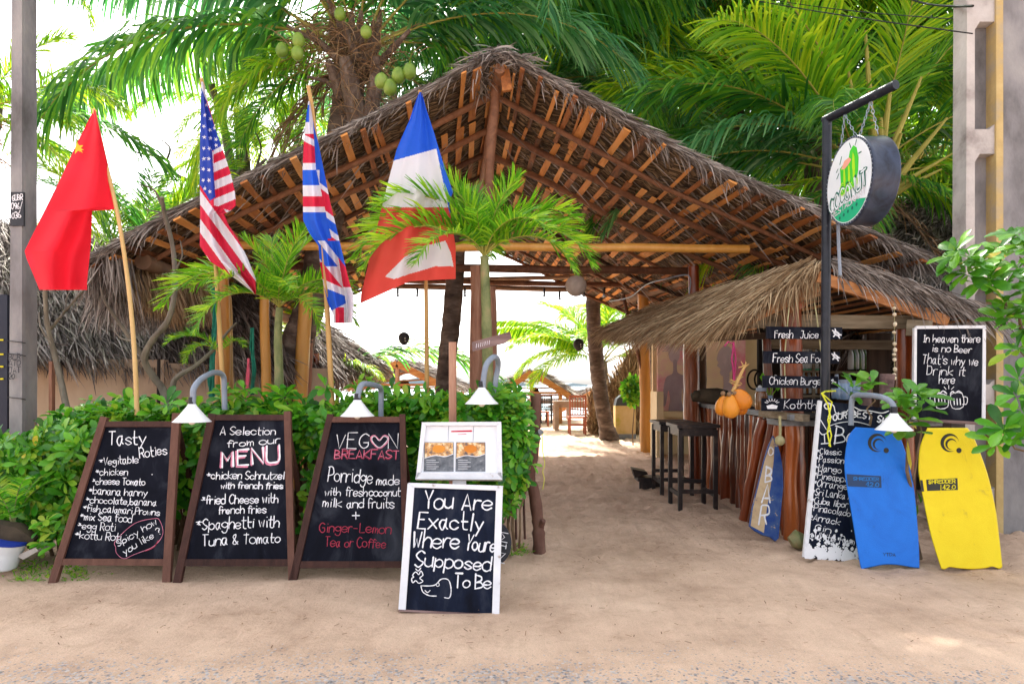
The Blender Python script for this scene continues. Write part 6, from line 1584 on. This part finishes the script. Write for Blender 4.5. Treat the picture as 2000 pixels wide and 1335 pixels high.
young('young palm with mottled stem and arching fronds right of the tricolour flag', [P(952, 1000, 5.55), P(953, 760, 5.55), P(950, 620, 5.5), P(946, 500, 5.45)], .052,
      [('mid', 178, 1.28, 12), ('mid', 196, 1.15, 4), ('arch', 165, 1.2, 8), ('arch', 185, 1.1, 14), ('arch', 0, .95, 12), ('mid', 2, 1.05, 8), ('mid', 345, .9, 0), ('arch', 15, .95, 4), ('up', 200, .85, 0), ('up', 330, .8, 0), ('up', 90, .85, 0), ('up', 20, .8, 0), ('arch', 90, .8, 0), ('arch', 270, .6, 20), ('mid', 225, .8, 0), ('up', 140, .8, 0), ('arch', 320, .8, 0)], .88)
young('young palm with slim green stem between the folded flags', [P(543, 1000, 5.75), P(545, 760, 5.75), P(543, 660, 5.7), P(546, 600, 5.65)], .042,
      [('mid', 186, 1.12, 12), ('arch', 172, .95, 4), ('mid', 10, .75, 0), ('arch', 350, .75, 0), ('up', 40, .85, 0), ('up', 330, .8, 0), ('up', 100, .85, 0), ('up', 200, .7, 0), ('arch', 240, .7, 0), ('mid', 220, .8, -8), ('arch', 60, .7, 0), ('arch', 300, .6, 0), ('mid', 330, .6, -10)], .90)
young('small yellowing palm sprout under the stars and stripes flag', [P(438, 800, 5.8), P(436, 740, 5.8), P(430, 690, 5.8)], .02, [('arch', 200, .7, 0), ('mid', 170, .6, 0), ('arch', 330, .5, 0)], .62)

# bare branching shrubs at the left
def limb_tree(label, limbs, d, cat='bare shrub', name='bare_shrub', m='bark', group=None):
    t = thing(name, label, cat, P(limbs[0][0][0], limbs[0][0][1], d), group)
    for i, (*pts, r0, r1) in enumerate(limbs):
        q = cat_rom([P(x, y, d + .1 * math.sin(i * 2 + k)) for k, (x, y) in enumerate(pts)], 5); k = len(q)
        MB().tube(q, [(r0 + (r1 - r0) * j / (k - 1)) * random.uniform(.92, 1.08) for j in range(k)], 9, wob=.04).build('trunk' if i == 0 else 'branch', M[m], t, smooth=True)
    return t
limb_tree('bare forked shrub with grey stems standing before the left thatch', [[(333, 800), (318, 760), (300, 736), (282, 700), (300, 661), (327, 628), (340, 580), (342, 530), (336, 475), (322, 420), (316, 385), .034, .016], [(282, 700), (240, 640), (207, 592), (196, 560), .022, .007], [(340, 790), (341, 742), (384, 712), (420, 680), (444, 649), (462, 630), .026, .007], [(384, 712), (378, 690), .012, .006], [(316, 400), (300, 370), (270, 360), .012, .004], [(342, 530), (356, 500), (352, 470), .010, .004], [(260, 665), (236, 660), (220, 640), .010, .003]], 5.9)
limb_tree('leaning grey bare stem beside the left utility pole', [[(131, 800), (118, 740), (105, 685), (92, 630), (88, 568), (86, 540), .03, .014], [(97, 645), (125, 610), (162, 568), (180, 545), .014, .005], [(100, 670), (80, 640), (76, 610), .010, .004], [(118, 620), (128, 600), (130, 575), .008, .003]], 5.95)
limb_tree('dead grey branches reaching left against the white sky', [[(470, 365), (452, 320), (440, 260), (425, 205), (413, 165), .075, .05], [(455, 372), (420, 365), (390, 358), (350, 345), (333, 325), (325, 311), (300, 304), (275, 300), (258, 293), .04, .010], [(326, 312), (332, 290), (318, 275), (305, 270), .018, .007], [(390, 358), (350, 352), (329, 350), (322, 345), .016, .006], [(275, 300), (270, 315), (276, 335), .009, .004], [(460, 345), (480, 310), (478, 280), .03, .02], [(340, 335), (330, 360), (290, 372), .010, .004], [(470, 365), (495, 335), (520, 310), .04, .02], [(500, 330), (510, 290), (500, 260), .02, .01], [(468, 350), (462, 470), .08, .08]], 10.5)

# ================================================================== leaves: hedge and shrubs
def leaf_template(L=1.0, W=.42, fold=.22, droop=.2):
    """obovate glossy leaf, base at the origin, along +X, normal +Z"""
    xs_ = [0, .28, .58, .84, 1.0]; ws = [.05, .22, .46, .44, .12]
    v = []; f = []
    for x, w in zip(xs_, ws):
        z = -droop * x * x; v += [(x * L, -w * W * 1.0, z + fold * w * .6), (x * L, 0, z), (x * L, w * W, z + fold * w * .6)]
    for i in range(4):
        a = i * 3; f += [(a, a + 3, a + 4, a + 1), (a + 1, a + 4, a + 5, a + 2)]
    return np.array(v), np.array(f)
LV, LF = leaf_template()
lo = npmesh('leaf', LV, LF, M['leafp'], smooth=True); LEAFME = lo.data; bpy.data.objects.remove(lo)
lo = npmesh('leaf', LV, LF, M['leafyel'], smooth=True); LEAFYME = lo.data; bpy.data.objects.remove(lo)
def rosettes(centers, axes, size, k=8, rng=random):
    """returns list of (loc, 3x3) of leaves arranged round a twig end"""
    out = []
    for c, ax_ in zip(centers, axes):
        ax_ = Vector(ax_).normalized(); o = ax_.orthogonal().normalized(); kk = rng.randint(k - 2, k + 2); ph = rng.uniform(0, 6.28)
        for i in range(kk):
            an = ph + i * 2.4; el = R(rng.uniform(5, 70)) * (i / kk) + R(5)
            dirn = (Quaternion(ax_, an) @ o) * math.cos(el) + ax_ * math.sin(el); dirn.normalize()
            side_ = ax_.cross(dirn).normalized(); nr = dirn.cross(side_).normalized()
            s = size * rng.choice((.45, .7, .85, 1.0, 1.1, 1.2)) * rng.uniform(.85, 1.1)
            m = Matrix((dirn * s, side_ * s, nr * s)).transposed()
            out.append((Vector(c) + dirn * .01 + ax_ * rng.uniform(-.03, .02), m))
    return out
def leaf_mass(leaves, parent, nsingle, score, yel=.012, mname='leaf', matl='leaf'):
    leaves = sorted(leaves, key=score); singles, rest = leaves[:nsingle], leaves[nsingle:]
    for loc, m in singles:
        o = bpy.data.objects.new('leaf', LEAFYME if random.random() < yel else LEAFME); COL.objects.link(o); o.parent = parent
        o.matrix_basis = Matrix.Translation(Vector(loc) - Vector(parent.location)) @ m.to_4x4()
    if rest:
        Ms = np.array([[list(r_) for r_ in m] for _, m in rest]); Ls = np.array([list(l) for l, _ in rest])
        Vv = (np.einsum('nij,kj->nki', Ms, LV) + Ls[:, None]).reshape(-1, 3); Ff = (np.arange(len(rest))[:, None, None] * len(LV) + LF[None]).reshape(-1, 4)
        npmesh('foliage', Vv, Ff, M[matl], parent, kind='stuff', smooth=True)
random.seed(21)
def hedge(label, samples, parent_loc, size, nsingle, stems, k=8):
    t = thing('hedge', label, 'hedge', parent_loc, 'leafy coastal hedge')
    cs, ax_ = zip(*samples); lv = rosettes(cs, ax_, size, k)
    leaf_mass(lv, t, nsingle, lambda q: q[0].y * 1.0 - q[0].z * .5 + random.uniform(0, .5))
    mb = MB()
    for a, b_, r_ in stems:
        q = [Vector(a).lerp(Vector(b_), i / 5) + Vector((random.uniform(-.03, .03), random.uniform(-.03, .03), 0)) for i in range(6)]; mb.tube(q, [r_ * (1 - .6 * i / 5) for i in range(6)], 6)
    mb.build('stems', M['stem'], t, kind='stuff')
    return t
HT = [(60, 1000), (80, 840), (110, 812), (150, 800), (200, 795), (260, 792), (300, 800), (360, 802), (420, 800), (470, 792), (540, 790), (600, 792), (660, 788), (700, 782), (760, 778), (820, 776), (880, 775), (940, 778), (1000, 775), (1035, 785), (1050, 800)]
def toph(u): 
    return lerp_poly([(b_, a) for a, b_ in HT], u)
samples = []
xl, xr_ = -3.75, .17
for i in range(2300):
    x = random.uniform(xl, xr_); y = 5.35 + abs(random.gauss(0, .35)); y = min(y, 6.5)
    u = 1000 + x / y * F; bump_ = .10 * mnoise.noise((x * 2.2, 0, 3)) + .06 * mnoise.noise((x * 6, 1, 3))
    top = H - (toph(u) - HZ) / F * 5.6 + bump_ - .11
    if random.random() < .46: z = top + random.gauss(0, .045) + (.17 * random.random() if random.random() < .12 else 0); ax_ = (random.gauss(0, .5), random.gauss(-.3, .4), 1)
    else:
        z = .06 + (top - .06) * random.random() ** .6; y = 5.3 + abs(random.gauss(0, .13)) + .26 * mnoise.noise((x * 2, z * 3, 0)); ax_ = (random.gauss(0, .5), -1, random.gauss(.45, .4))
    y += .07 * math.sin(x * 5)
    if mnoise.noise((x * 2.6, z * 3.2, 8)) > (.12 if z < .8 else .3): continue       # gaps that show the twigs
    if z < .45 and random.random() < .5: continue
    if x > xr_ - .16 - (1.15 - z) * .22 + .10 * mnoise.noise((z * 5, 2, 2)): continue
    samples.append(((x, y, z), ax_))
stems = []
for i in range(260):
    x = random.uniform(xl + .1, xr_ - .3); y = random.uniform(5.45, 6.0); stems.append(((x, y, 0), (x + random.uniform(-.25, .25), y + random.uniform(-.15, .1), random.uniform(.7, 1.15)), random.uniform(.008, .018)))
hedge('long green hedge of glossy rounded leaves behind the chalkboards', samples, (-1.8, 5.6, 0), .118, 240, stems)
# right end of the hedge, looser
samples = []
for i in range(330):
    a = random.uniform(0, 6.28); rr_ = random.random() ** .5; c = random.choice((P(985, 815, 5.2), P(985, 880, 5.15), P(975, 830, 5.3), P(980, 940, 5.25), P(965, 850, 5.2), P(1000, 850, 5.3)))
    p = c + Vector((math.cos(a) * .16 * rr_, random.uniform(-.1, .15), math.sin(a) * .22 * rr_)); samples.append((p, (p.x - c.x + random.gauss(0, .1), -.25, .25 + p.z - c.z)))
for (u, v) in ((1012, 790), (1022, 850), (1015, 930), (1000, 985), (985, 1000), (1038, 905)): samples.append((P(u, v, 5.15), (.6, -.5, .6)))
hedge('loose end of the hedge beside the forked branch with a few drooping twigs', samples, P(1010, 1060, 5.3), .088, 120, [(P(1005, 1075, 5.3), P(1010, 850, 5.2), .014), (P(995, 1075, 5.35), P(1000, 800, 5.3), .012), (P(1010, 1070, 5.25), P(1035, 880, 5.15), .009), (P(985, 1020, 5.2), P(1008, 960, 5.2), .007)])
# low shrubs at the far left
samples = []
for i in range(620):
    u = random.uniform(-90, 170); v = random.uniform(840, 1060); 
    if u > 60 and v > 1010 and random.random() < .6: continue
    if v < 860 + max(0, -u) * .1 and u < 80: continue
    d = random.uniform(5.15, 5.55); samples.append((P(u, v, d), (random.gauss(0, .5), -1, random.gauss(.5, .4))))
for (u, v) in ((90, 1018), (78, 1035), (105, 1040), (110, 1062), (85, 1058)): samples.append((P(u, v, 4.95), (random.gauss(0, .3), -.7, 1)))
hedge('broad leaved shrubs at the foot of the left utility pole', samples, P(60, 1075, 5.3), .105, 140, [((P(u, 0, 5.4).x, 5.4, 0), (P(u + random.uniform(-30, 30), 0, 5.4).x, 5.35, random.uniform(.5, .9)), .015) for u in range(-60, 170, 16)])
# fern like cycad fronds at the left edge
cy = thing('fern_plant', 'dark fern like plant with comb leaves at the left edge below the pole', 'fern', P(30, 1040, 4.95))
FC = frond_data('frond', .62, 78, 10, .10, 30, .2, .022, [M['leaf'], M['strunk']], seg=2, rr=.006, start=.15, ang=(75, 50), tw=.15)
for yaw, s2 in ((80, 1), (120, .9), (60, 1.1), (200, .9), (20, .8), (270, .8), (320, .9), (160, 1)): place_frond(cy, FC, P(25, 1030, 5.0), R(yaw), s2, 0)
# slats of a little fence behind the hedge
fe = thing('stick_fence', 'dark stick fence glimpsed through the hedge between the chalkboards', 'fence', (-1.9, 5.95, 0))
for i in range(44):
    x = -3.4 + i * .082 + random.uniform(-.01, .01); MB().tube([(x, 6.05, -.05), (x + random.uniform(-.03, .03), 6.05, random.uniform(.75, .95))], .011, 5).build('stick', M['fork'], fe)
# the forked branch that holds a rope at the mouth of the path
fk = thing('forked_branch', 'dark rough branch stuck upright in the sand at the hedge end', 'branch post', G(1052, 1082))
q = cat_rom([P(1054, 1090, 5.55), P(1052, 1040, 5.55), P(1050, 1010, 5.55), P(1043, 960, 5.55), P(1034, 930, 5.55), P(1042, 880, 5.5), P(1046, 820, 5.5), P(1047, 768, 5.5)], 5); k = len(q)
MB().tube(q, [(.052 - .012 * i / k) * random.uniform(.9, 1.12) for i in range(k)], 12, wob=.06).build('trunk', M['fork'], fk, smooth=True)
MB().tube([P(1057, 1024, 5.52), P(1062, 1016, 5.48)], [.03, .018], 8).build('knot', M['fork'], fk, smooth=True)
MB().tube([P(1046, 850, 5.48), P(1056, 843, 5.42)], [.02, .026], 8).build('knot', M['greytop'], fk, smooth=True)
MB().tube([P(1036, 935, 5.53), P(1026, 915, 5.45), P(1023, 890, 5.42)], [.02, .014, .01], 8).build('branch', M['fork'], fk, smooth=True)
mb = MB(); q = [P(1059, 846, 5.42), P(1060, 880, 5.42), P(1064, 905, 5.42), P(1060, 920, 5.42), P(1063, 935, 5.42), P(1060, 955, 5.42)]; mb.tube(cat_rom(q, 4), .003, 5); tag(mb.build('yellow_string', M['rope_y']), 'thin yellow string hanging from the forked branch', 'string')

# right hand shrubs with big leaves
samples = []
for (u, v, d) in ((1895, 500, 4.7), (1905, 545, 4.7), (1960, 560, 4.6), (1985, 520, 4.6), (1960, 625, 4.6), (1990, 600, 4.6), (1940, 520, 4.8), (2000, 640, 4.7), (1975, 480, 4.8), (2010, 560, 4.5), (1985, 680, 4.7), (2005, 480, 4.6), (1870, 520, 4.75), (1855, 505, 4.75), (1872, 490, 4.7), (1890, 535, 4.7), (1910, 510, 4.65), (1930, 545, 4.6), (1945, 490, 4.7), (1960, 590, 4.55), (1985, 560, 4.55), (1995, 460, 4.7), (1975, 620, 4.6), (2010, 700, 4.6)):
    samples.append((P(u, v, d), (-.6 + random.gauss(0, .3), -.35, .7)))
for (u, v, d) in ((1985, 775, 5.0), (1960, 840, 5.0), (1975, 860, 5.0), (1995, 800, 5.0), (2005, 850, 5.0), (1945, 865, 5.05), (1990, 740, 5.1)):
    samples.append((P(u, v, d), (-.5, -.5, .6)))
stems = [(P(2060, 700, 4.8), P(1960, 600, 4.65), .02), (P(1990, 620, 4.65), P(1900, 530, 4.7), .012), (P(2060, 760, 4.8), P(1985, 680, 4.7), .014), (P(2050, 900, 5.1), P(1950, 860, 5.05), .012), (P(2030, 640, 4.7), P(1990, 500, 4.65), .012), (P(2060, 1060, 5.1), P(2060, 680, 4.9), .03)]
hedge('large leaved green branch reaching in at the right edge before the concrete pole', samples, P(2050, 1060, 5.0), .155, 200, stems, k=9)
samples = []
for (u, v, d) in ((1768, 800, 5.15), (1775, 770, 5.2), (1800, 800, 5.1), (1765, 830, 5.2), (1790, 840, 5.2), (1668, 756, 5.6), (1703, 748, 5.6), (1660, 770, 5.6), (1800, 780, 5.1), (1780, 812, 5.05), (1755, 790, 5.15)):
    samples.append((P(u, v, d), (random.gauss(0, .25), -.35, .9)))
hedge('small leafy shrub growing between the blue and yellow bodyboards', samples, P(1775, 1085, 5.4), .175, 70, [(P(1788, 1090, 5.4), P(1770, 800, 5.2), .02), (P(1780, 1000, 5.4), P(1800, 800, 5.1), .012), (P(1700, 830, 5.6), P(1703, 750, 5.6), .01)], k=6)
yl = thing('yellow_leaf', 'long yellow withered leaf hanging between the bodyboards', 'leaf', P(1775, 915, 5.3))
MB().add([P(1771, 850, 5.25), P(1777, 880, 5.22), P(1781, 905, 5.22), P(1779, 918, 5.22), P(1773, 900, 5.25), P(1770, 875, 5.26), P(1773.5, 850, 5.25)], [(0, 1, 2, 3, 4, 5, 6)]).build('blade', M['leafyel'], yl)
for i, (u, v) in enumerate(((1790, 958), (1793, 985))): 
    o = bpy.data.objects.new('fallen_leaf', LEAFME); COL.objects.link(o); o.location = P(u, v, 5.45); o.rotation_euler = (0, R(60), 1.5 * i); o.scale = (.1, .1, .1); tag(o, 'green leaf low in the shade between the bodyboards, ' + ('upper one' if i == 0 else 'lower one'), 'leaf')
# log stumps behind the small plants
for (u, v0, v1, r_, lab) in ((1693, 735, 800, .045, 'thin cut log standing beside the glass jars'), (1733, 730, 800, .06, 'thick cut log standing right of the glass jars')):
    tag(MB().tube([P(u, v1, 5.9), P(u - 2, (v0 + v1) / 2, 5.9), P(u, v0, 5.9)], [r_, r_ * .95, r_], 12, wob=.04).build('log_stump', M['signwood'], smooth=True), lab, 'log')

# ================================================================== things in the gap and under the roof
def chair(x, y, yaw, label, m='chairred', h=1.02, grp='dining chairs beyond the pavilion'):
    t = thing('dining_chair', label, 'chair', (x, y, gz(x, y)), grp); Rm = Matrix.Rotation(yaw, 3, 'Z'); o = Vector((x, y, gz(x, y)))
    def bx(c, s, nm): 
        MB().box(o + Rm @ Vector(c), s, Rm).build(nm, M[m], t)
    for sx in (-.2, .2):
        bx((sx, -.2, .22), (.045, .045, .46), 'leg'); bx((sx, .2, h / 2), (.045, .045, h), 'leg')
    bx((0, 0, .45), (.46, .46, .04), 'seat')
    for i in range(5): bx((-.14 + .07 * i, .2, .74), (.025, .02, .42), 'back_slat')
    bx((0, .2, h - .03), (.44, .03, .06), 'top_rail'); bx((0, .2, .52), (.4, .025, .04), 'back_rail')
    for sy in (-.2, .2): bx((0, sy, .25), (.4, .025, .03), 'stretcher')
def table(x, y, w, dp, h, label, m='tablewood'):
    t = thing('dining_table', label, 'table', (x, y, gz(x, y)), 'dining tables beyond the pavilion'); z = gz(x, y)
    MB().box((x, y, z + h), (w, dp, .05)).build('tabletop', M[m], t)
    for sx in (-1, 1):
        for sy in (-1, 1): MB().box((x + sx * (w / 2 - .08), y + sy * (dp / 2 - .08), z + h / 2), (.12, .12, h)).build('leg', M[m], t)
    MB().box((x, y - dp / 2 + .08, z + h - .09), (w - .2, .03, .12)).build('apron', M[m], t)
c = G(1127, 848); chair(c.x, c.y, R(180), 'red brown slatted chair nearest the path at the far table')
c = G(1188, 836); chair(c.x + .1, c.y + .5, R(170), 'red brown chair half hidden behind the leaning palm trunk')
c = G(1100, 842); table(P(1133, 0, 19.6).x, 19.6, 1.55, .9, .80, 'sun bleached wooden table behind the red brown chair')
chair(P(1072, 0, 23).x, 23, R(150), 'dark wicker chair at the far left of the seats', 'darkchair', .95)
chair(P(1160, 0, 22).x, 22, R(200), 'dark chair beyond the sun bleached table', 'darkchair', .95)
chair(P(1058, 0, 21).x, 21.2, R(90), 'orange brown chair beside the dark wicker chair', 'chairred', .95)
table(P(1072, 0, 25).x, 25, 1.6, .9, .75, 'low pale table far out on the sand')
table(P(915, 0, 24).x, 24, 1.8, .9, .8, 'far table seen above the hedge')

def gable_hut(u, vtop, d, w, h_eave, slope, label, dp=3.0):
    t = thing('beach_hut', label, 'hut', P(u, 900, d), 'small gabled huts on the beach')
    c = P(u, vtop, d); x = c.x; zt = c.z; ze = zt - slope * w / 2; g0 = -.3
    for s in (-1, 1):
        thatch_slope((x, d, zt), (x + .2, d + dp, zt), (x + s * w / 2, d, ze), (x + s * w / 2 + .2, d + dp, ze), 900, 'thatch', 'roof_thatch', t, L=(.3, .7), W=.04, skirt=160, sl=(.1, .3))
        MB().beam((x, d - .05, zt - .09), (x + s * w / 2, d - .05, ze - .09), .08, .2).build('barge_board', M['orangebeam'], t)
        for k in range(3): MB().beam((x, d + .2, zt - .4 - .22 * k), (x + s * (w / 2) * (.45 + .2 * k), d + .2, ze + .45 - .25 * k), .04, .05).build('brace', M['orangebeam'], t)
        MB().tube([(x + s * (w / 2 - .3), d, g0), (x + s * (w / 2 - .3), d, ze)], .07, 8).build('post', M['orangebeam'], t)
    MB().tube([(x, d, g0), (x, d, zt - .05)], .07, 8).build('post', M['postwood'], t)
    MB().beam((x - w / 2 + .2, d, ze + .02), (x + w / 2 - .2, d, ze + .02), .08, .08).build('tie_beam', M['orangebeam'], t)
    MB().lathe([(.05, .28), (.12, .24), (.22, 0), (.2, 0)], (x + .12, d + .6, zt - .85), 14).build('lamp_shade', M['shell'], t, smooth=True)
gable_hut(1038, 722, 22.5, 2.5, 1.7, .62, 'small gabled hut beside the palm right of the hedge end')
gable_hut(776, 704, 20.5, 3.0, 1.6, .50, 'wide thatched hut above the hedge left of the tricolour flag pole', 3.5)
gable_hut(1160, 760, 27, 2.6, 1.5, .55, 'farther little hut behind the dining chairs')
gable_hut(905, 752, 40, 4, 1.0, .4, 'low distant hut near the water')
tk = thing('thatched_hut', 'tall shaggy cone roof hut behind the union flag pole', 'hut', P(640, 900, 14.5))
thatch_slope(P(560, 600, 15.5), P(640, 640, 16.5), P(590, 740, 13.8), P(745, 715, 15.5), 3200, 'thatch', 'roof_thatch', tk, L=(.3, .7), W=.022, skirt=700, sl=(.2, .5))
MB().tube([P(618, 860, 14.4), P(618, 690, 14.4)], .06, 8).build('post', M['redwood'], tk); MB().tube([P(660, 860, 14.6), P(658, 720, 14.6)], .045, 8).build('post', M['rafter'], tk); MB().tube([P(705, 860, 15.2), P(704, 725, 15.2)], .05, 8).build('post', M['rafter'], tk)

bo = thing('rounded_bollard', 'cream rounded pillar with dark top behind the bamboo post', 'pillar', P(1222, 848, 16.2))
q = P(1222, 848, 16.2); prof = [(-.24, 0), (.24, 0), (.24, .85), (.20, 1.0), (.10, 1.09), (-.10, 1.09), (-.20, 1.0), (-.24, .85)]
z0 = gz(q.x, 16.2) - .05
MB().prism([(q.x + a, 16.2, z0 + b_) for a, b_ in [(-.24, 0), (.24, 0), (.24, .84), (-.24, .84)]], (0, .35, 0)).build('body', M['yellowpaint'], bo)
MB().prism([(q.x + a, 16.2, z0 + b_) for a, b_ in [(-.24, .843), (.24, .843), (.20, 1.0), (.10, 1.09), (-.10, 1.09), (-.20, 1.0)]], (0, .35, 0)).build('cap', M['darkrail'], bo)
MB().prism([(q.x + a, 16.19, z0 + b_) for a, b_ in [(-.25, 0), (.25, 0), (.25, .17), (-.25, .17)]], (0, .37, 0)).build('foot_band', M['greypipe'], bo)
# reed screen rising to the right behind the bollard
rs_ = thing('reed_screen', 'pale woven screen sloping up behind the bamboo post', 'screen', P(1230, 840, 17.5))
b, dd = [], []
A_ = [(1155, 775), (1175, 768), (1200, 745), (1220, 710), (1240, 670), (1285, 655)]
for i in range(2600):
    u = random.uniform(1150, 1290); vt = lerp_poly([(v, u2) for u2, v in A_], u); v = random.uniform(vt, 850); b.append(P(u, v, 17.6 + random.uniform(0, .1))); dd.append(Vector((random.gauss(0, .4), 0, 1)))
V_, F_ = ribbons(b, dd, RNG.uniform(.1, .35, 2600), .03, 0, seg=1, taper=1); npmesh('reeds', V_, F_, M['thatchtan'], rs_, kind='stuff')
pv = []
for u2, v in A_: pv.append(P(u2, v, 17.75))
MB().prism(pv + [P(1290, 870, 17.75), P(1150, 870, 17.75)], (0, .06, 0)).build('backing', M['plaster'], rs_)
vine = []
for i in range(60): vine.append((P(random.gauss(1236, 5), random.uniform(738, 785), 14.6), (random.gauss(0, .5), -1, .3)))
hedge('yellow green creeper hanging on the bamboo post beside the painted wall', vine, P(1236, 870, 14.6), .14, 10, [(P(1238, 870, 14.7), P(1236, 740, 14.7), .015)], k=6)

# lanterns
ln = thing('paper_lantern', 'round pale paper lantern hanging under the back of the roof', 'lantern', P(1125, 580, 9.5))
c = P(1125, 558, 9.5); mb = MB()
mb.ball(c, .147, 24, 22); 
for i, p in enumerate(mb.v):
    pass
mb.build('shade', M['lantern'], ln, smooth=True); MB().tube([c + Vector((0, 0, .14)), c + Vector((0, 0, .32))], .003, 5).build('cord', M['cable'], ln)
for (u, v, d, r_, vt, lab) in ((789, 661, 10.5, .10, 575, 'dark coconut shell lantern hanging left of the middle palm trunk'), (1130, 673, 12.5, .115, 572, 'dark pierced coconut shell lantern hanging left of the leaning palm')):
    t = thing('shell_lantern', lab, 'lantern', P(u, v, d), 'coconut shell lanterns'); c = P(u, v, d)
    MB().ball(c, (r_ * .85, r_), 16, 12, tip=-.15).build('shell', M['shell'], t, smooth=True)
    MB().tube([c + Vector((0, 0, r_ * .9)), P(u, vt, d)], .003, 5).build('cord', M['cable'], t)
    for q in ((.03, .0), (.035, -.04)): MB().ball(c + Vector((q[0], -r_ * .8, q[1])), .012, 8, 6).build('pierced_hole', M['bulb'], t)
sl = thing('string_lights', 'string of small bulbs under the back tie beam', 'string lights', P(950, 560, 13.4))
pts = [P(u, 556 + 8 * abs(math.sin((u - 760) / 60)), 13.4) for u in range(760, 1220, 12)]
MB().tube(pts, .006, 5).build('wire', M['cable'], sl)
for u in (777, 815, 908, 1063, 1093, 1140, 1180):
    c = P(u, 574 if u != 1093 else 580, 13.4); MB().tube([c, c + Vector((0, 0, .12))], .022, 8).build('socket', M['cable'], sl); MB().ball(c + Vector((0, 0, -.03)), .03, 10, 8).build('bulb', M['glassb'], sl, smooth=True)
ca = MB(); q = cat_rom([P(1190, 588, 13.8), P(1230, 580, 12), P(1262, 556, 10.5), P(1300, 545, 9.6), P(1345, 538, 9.3), P(1346, 575, 9.3)], 5); ca.tube(q, .010, 6); tag(ca.build('white_cable', M['greypipe']), 'pale cable running along the right eave log', 'cable')
# wood arrow sign on the young palm
ar = thing('wooden_sign', 'small weathered tilted board nailed to the post above the middle lamp', 'sign', P(960, 680, 5.3))
AP = lean(5.3, 0)
MB().prism([AP.pt(x, y) for x, y in [(921, 668), (996, 647), (1000, 661), (985, 670), (923, 686)]], (0, .02, 0)).build('board', M['signwood'], ar)
mb = MB()
for k in range(7): ink(mb, AP, [(930 + k * 4.2, 679 - k * 1.1), (931 + k * 4.2, 671 - k * 1.1)], 1.3, .003)
mb.build('faint_marks', M['logo_grey'], ar)
# ropes on the bamboo posts
def rope(pts, d, m, lab, r_=.012, n=3):
    mb = MB()
    for k in range(n): mb.tube(cat_rom([P(x + random.uniform(-5, 5), y, d + random.uniform(-.03, .03)) for x, y in pts], 4), r_ * random.uniform(.6, 1), 6)
    return tag(mb.build('hanging_rope', M[m]), lab, 'rope')
rope([(418, 560), (420, 620), (414, 690), (412, 740), (414, 775)], 7.2, 'rope_g', 'green net rope hanging down the left bamboo posts', .016, 5)
rope([(494, 640), (492, 680), (496, 720), (491, 770)], 7.3, 'rope_g', 'green rope tangle hanging between the bamboo posts', .014, 5)
rope([(488, 700), (484, 740), (480, 776)], 7.2, 'rope_r', 'pink red ribbon hanging beside the green rope', .016, 2)
# pot and rock at the left
pot = thing('flower_pot', 'white ribbed pot lying at the left edge on the sand', 'pot', P(8, 1110, 4.9))
c = P(-2, 1108, 4.95); mb = MB(); prof = []
for i in range(14): prof.append((.085 + .05 * i / 13 + .003 * (i % 2), .20 * i / 13))
MB().lathe(prof + [(.125, .20), (.11, .02)], c, 24, rot=Matrix.Rotation(R(14), 3, 'Y')).build('body', M['potwhite'], pot, smooth=True)
MB().lathe([(.13, .195), (.142, .2), (.142, .22), (.12, .22)], c, 24, rot=Matrix.Rotation(R(14), 3, 'Y')).build('rim', M['flagblue'], pot, smooth=True)
mb = MB(); c = P(10, 1042, 5.0); mb.tube([c + Vector((-.3, .05, -.02)), c + Vector((-.1, 0, .02)), c + Vector((.1, 0, 0)), c + Vector((.2, .02, -.06))], [.09, .11, .09, .04], 12, wob=.18)
tag(mb.build('dark_rock', M['rock'], smooth=True), 'dark wet rock beneath the fern at the left edge', 'rock')
mb = MB(); mb.prism([P(30, 1085, 4.95), P(70, 1068, 4.95), P(75, 1075, 4.95), P(45, 1092, 4.95)], (0, .2, -.01)); tag(mb.build('pale_stone', M['concretew']), 'flat pale stone between the pot and the first easel', 'stone')

# grass sprigs and litter on the sand
b, dd = [], []
for i in range(520):
    u = random.choice((random.gauss(90, 45), random.gauss(150, 12), random.gauss(60, 20), random.gauss(1010, 12))); v = random.uniform(1095, 1135) if u < 500 else random.uniform(1062, 1085)
    if u < 0: continue
    q = G(u, v); b.append(q); dd.append(Vector((random.gauss(0, .7), random.gauss(0, .7), .5)))
V_, F_ = ribbons(b, dd, RNG.uniform(.02, .05, len(b)), .008, .8, seg=2, curl=.3)
o = npmesh('grass_sprigs', V_, F_, M['areca'], None, kind='stuff')
b, dd = [], []
for i in range(1500):
    u = random.uniform(20, 1990); v = 1000 + abs(random.gauss(0, 1)) * 90 if random.random() < .6 else random.uniform(900, 1260)
    if v > 1290: continue
    q = G(u, v); 
    if q.x < .3 and q.y > 5.1: continue
    b.append(q + Vector((0, 0, .012))); dd.append(Vector((random.gauss(0, 1), random.gauss(0, 1), 0.05)))
V_, F_ = ribbons(b, dd, RNG.uniform(.012, .05, len(b)), .005, .05, seg=1, taper=1, side=[(d_.y, -d_.x, .1) for d_ in dd])
npmesh('leaf_litter', V_, F_, M['dryfrond'], None, kind='stuff')
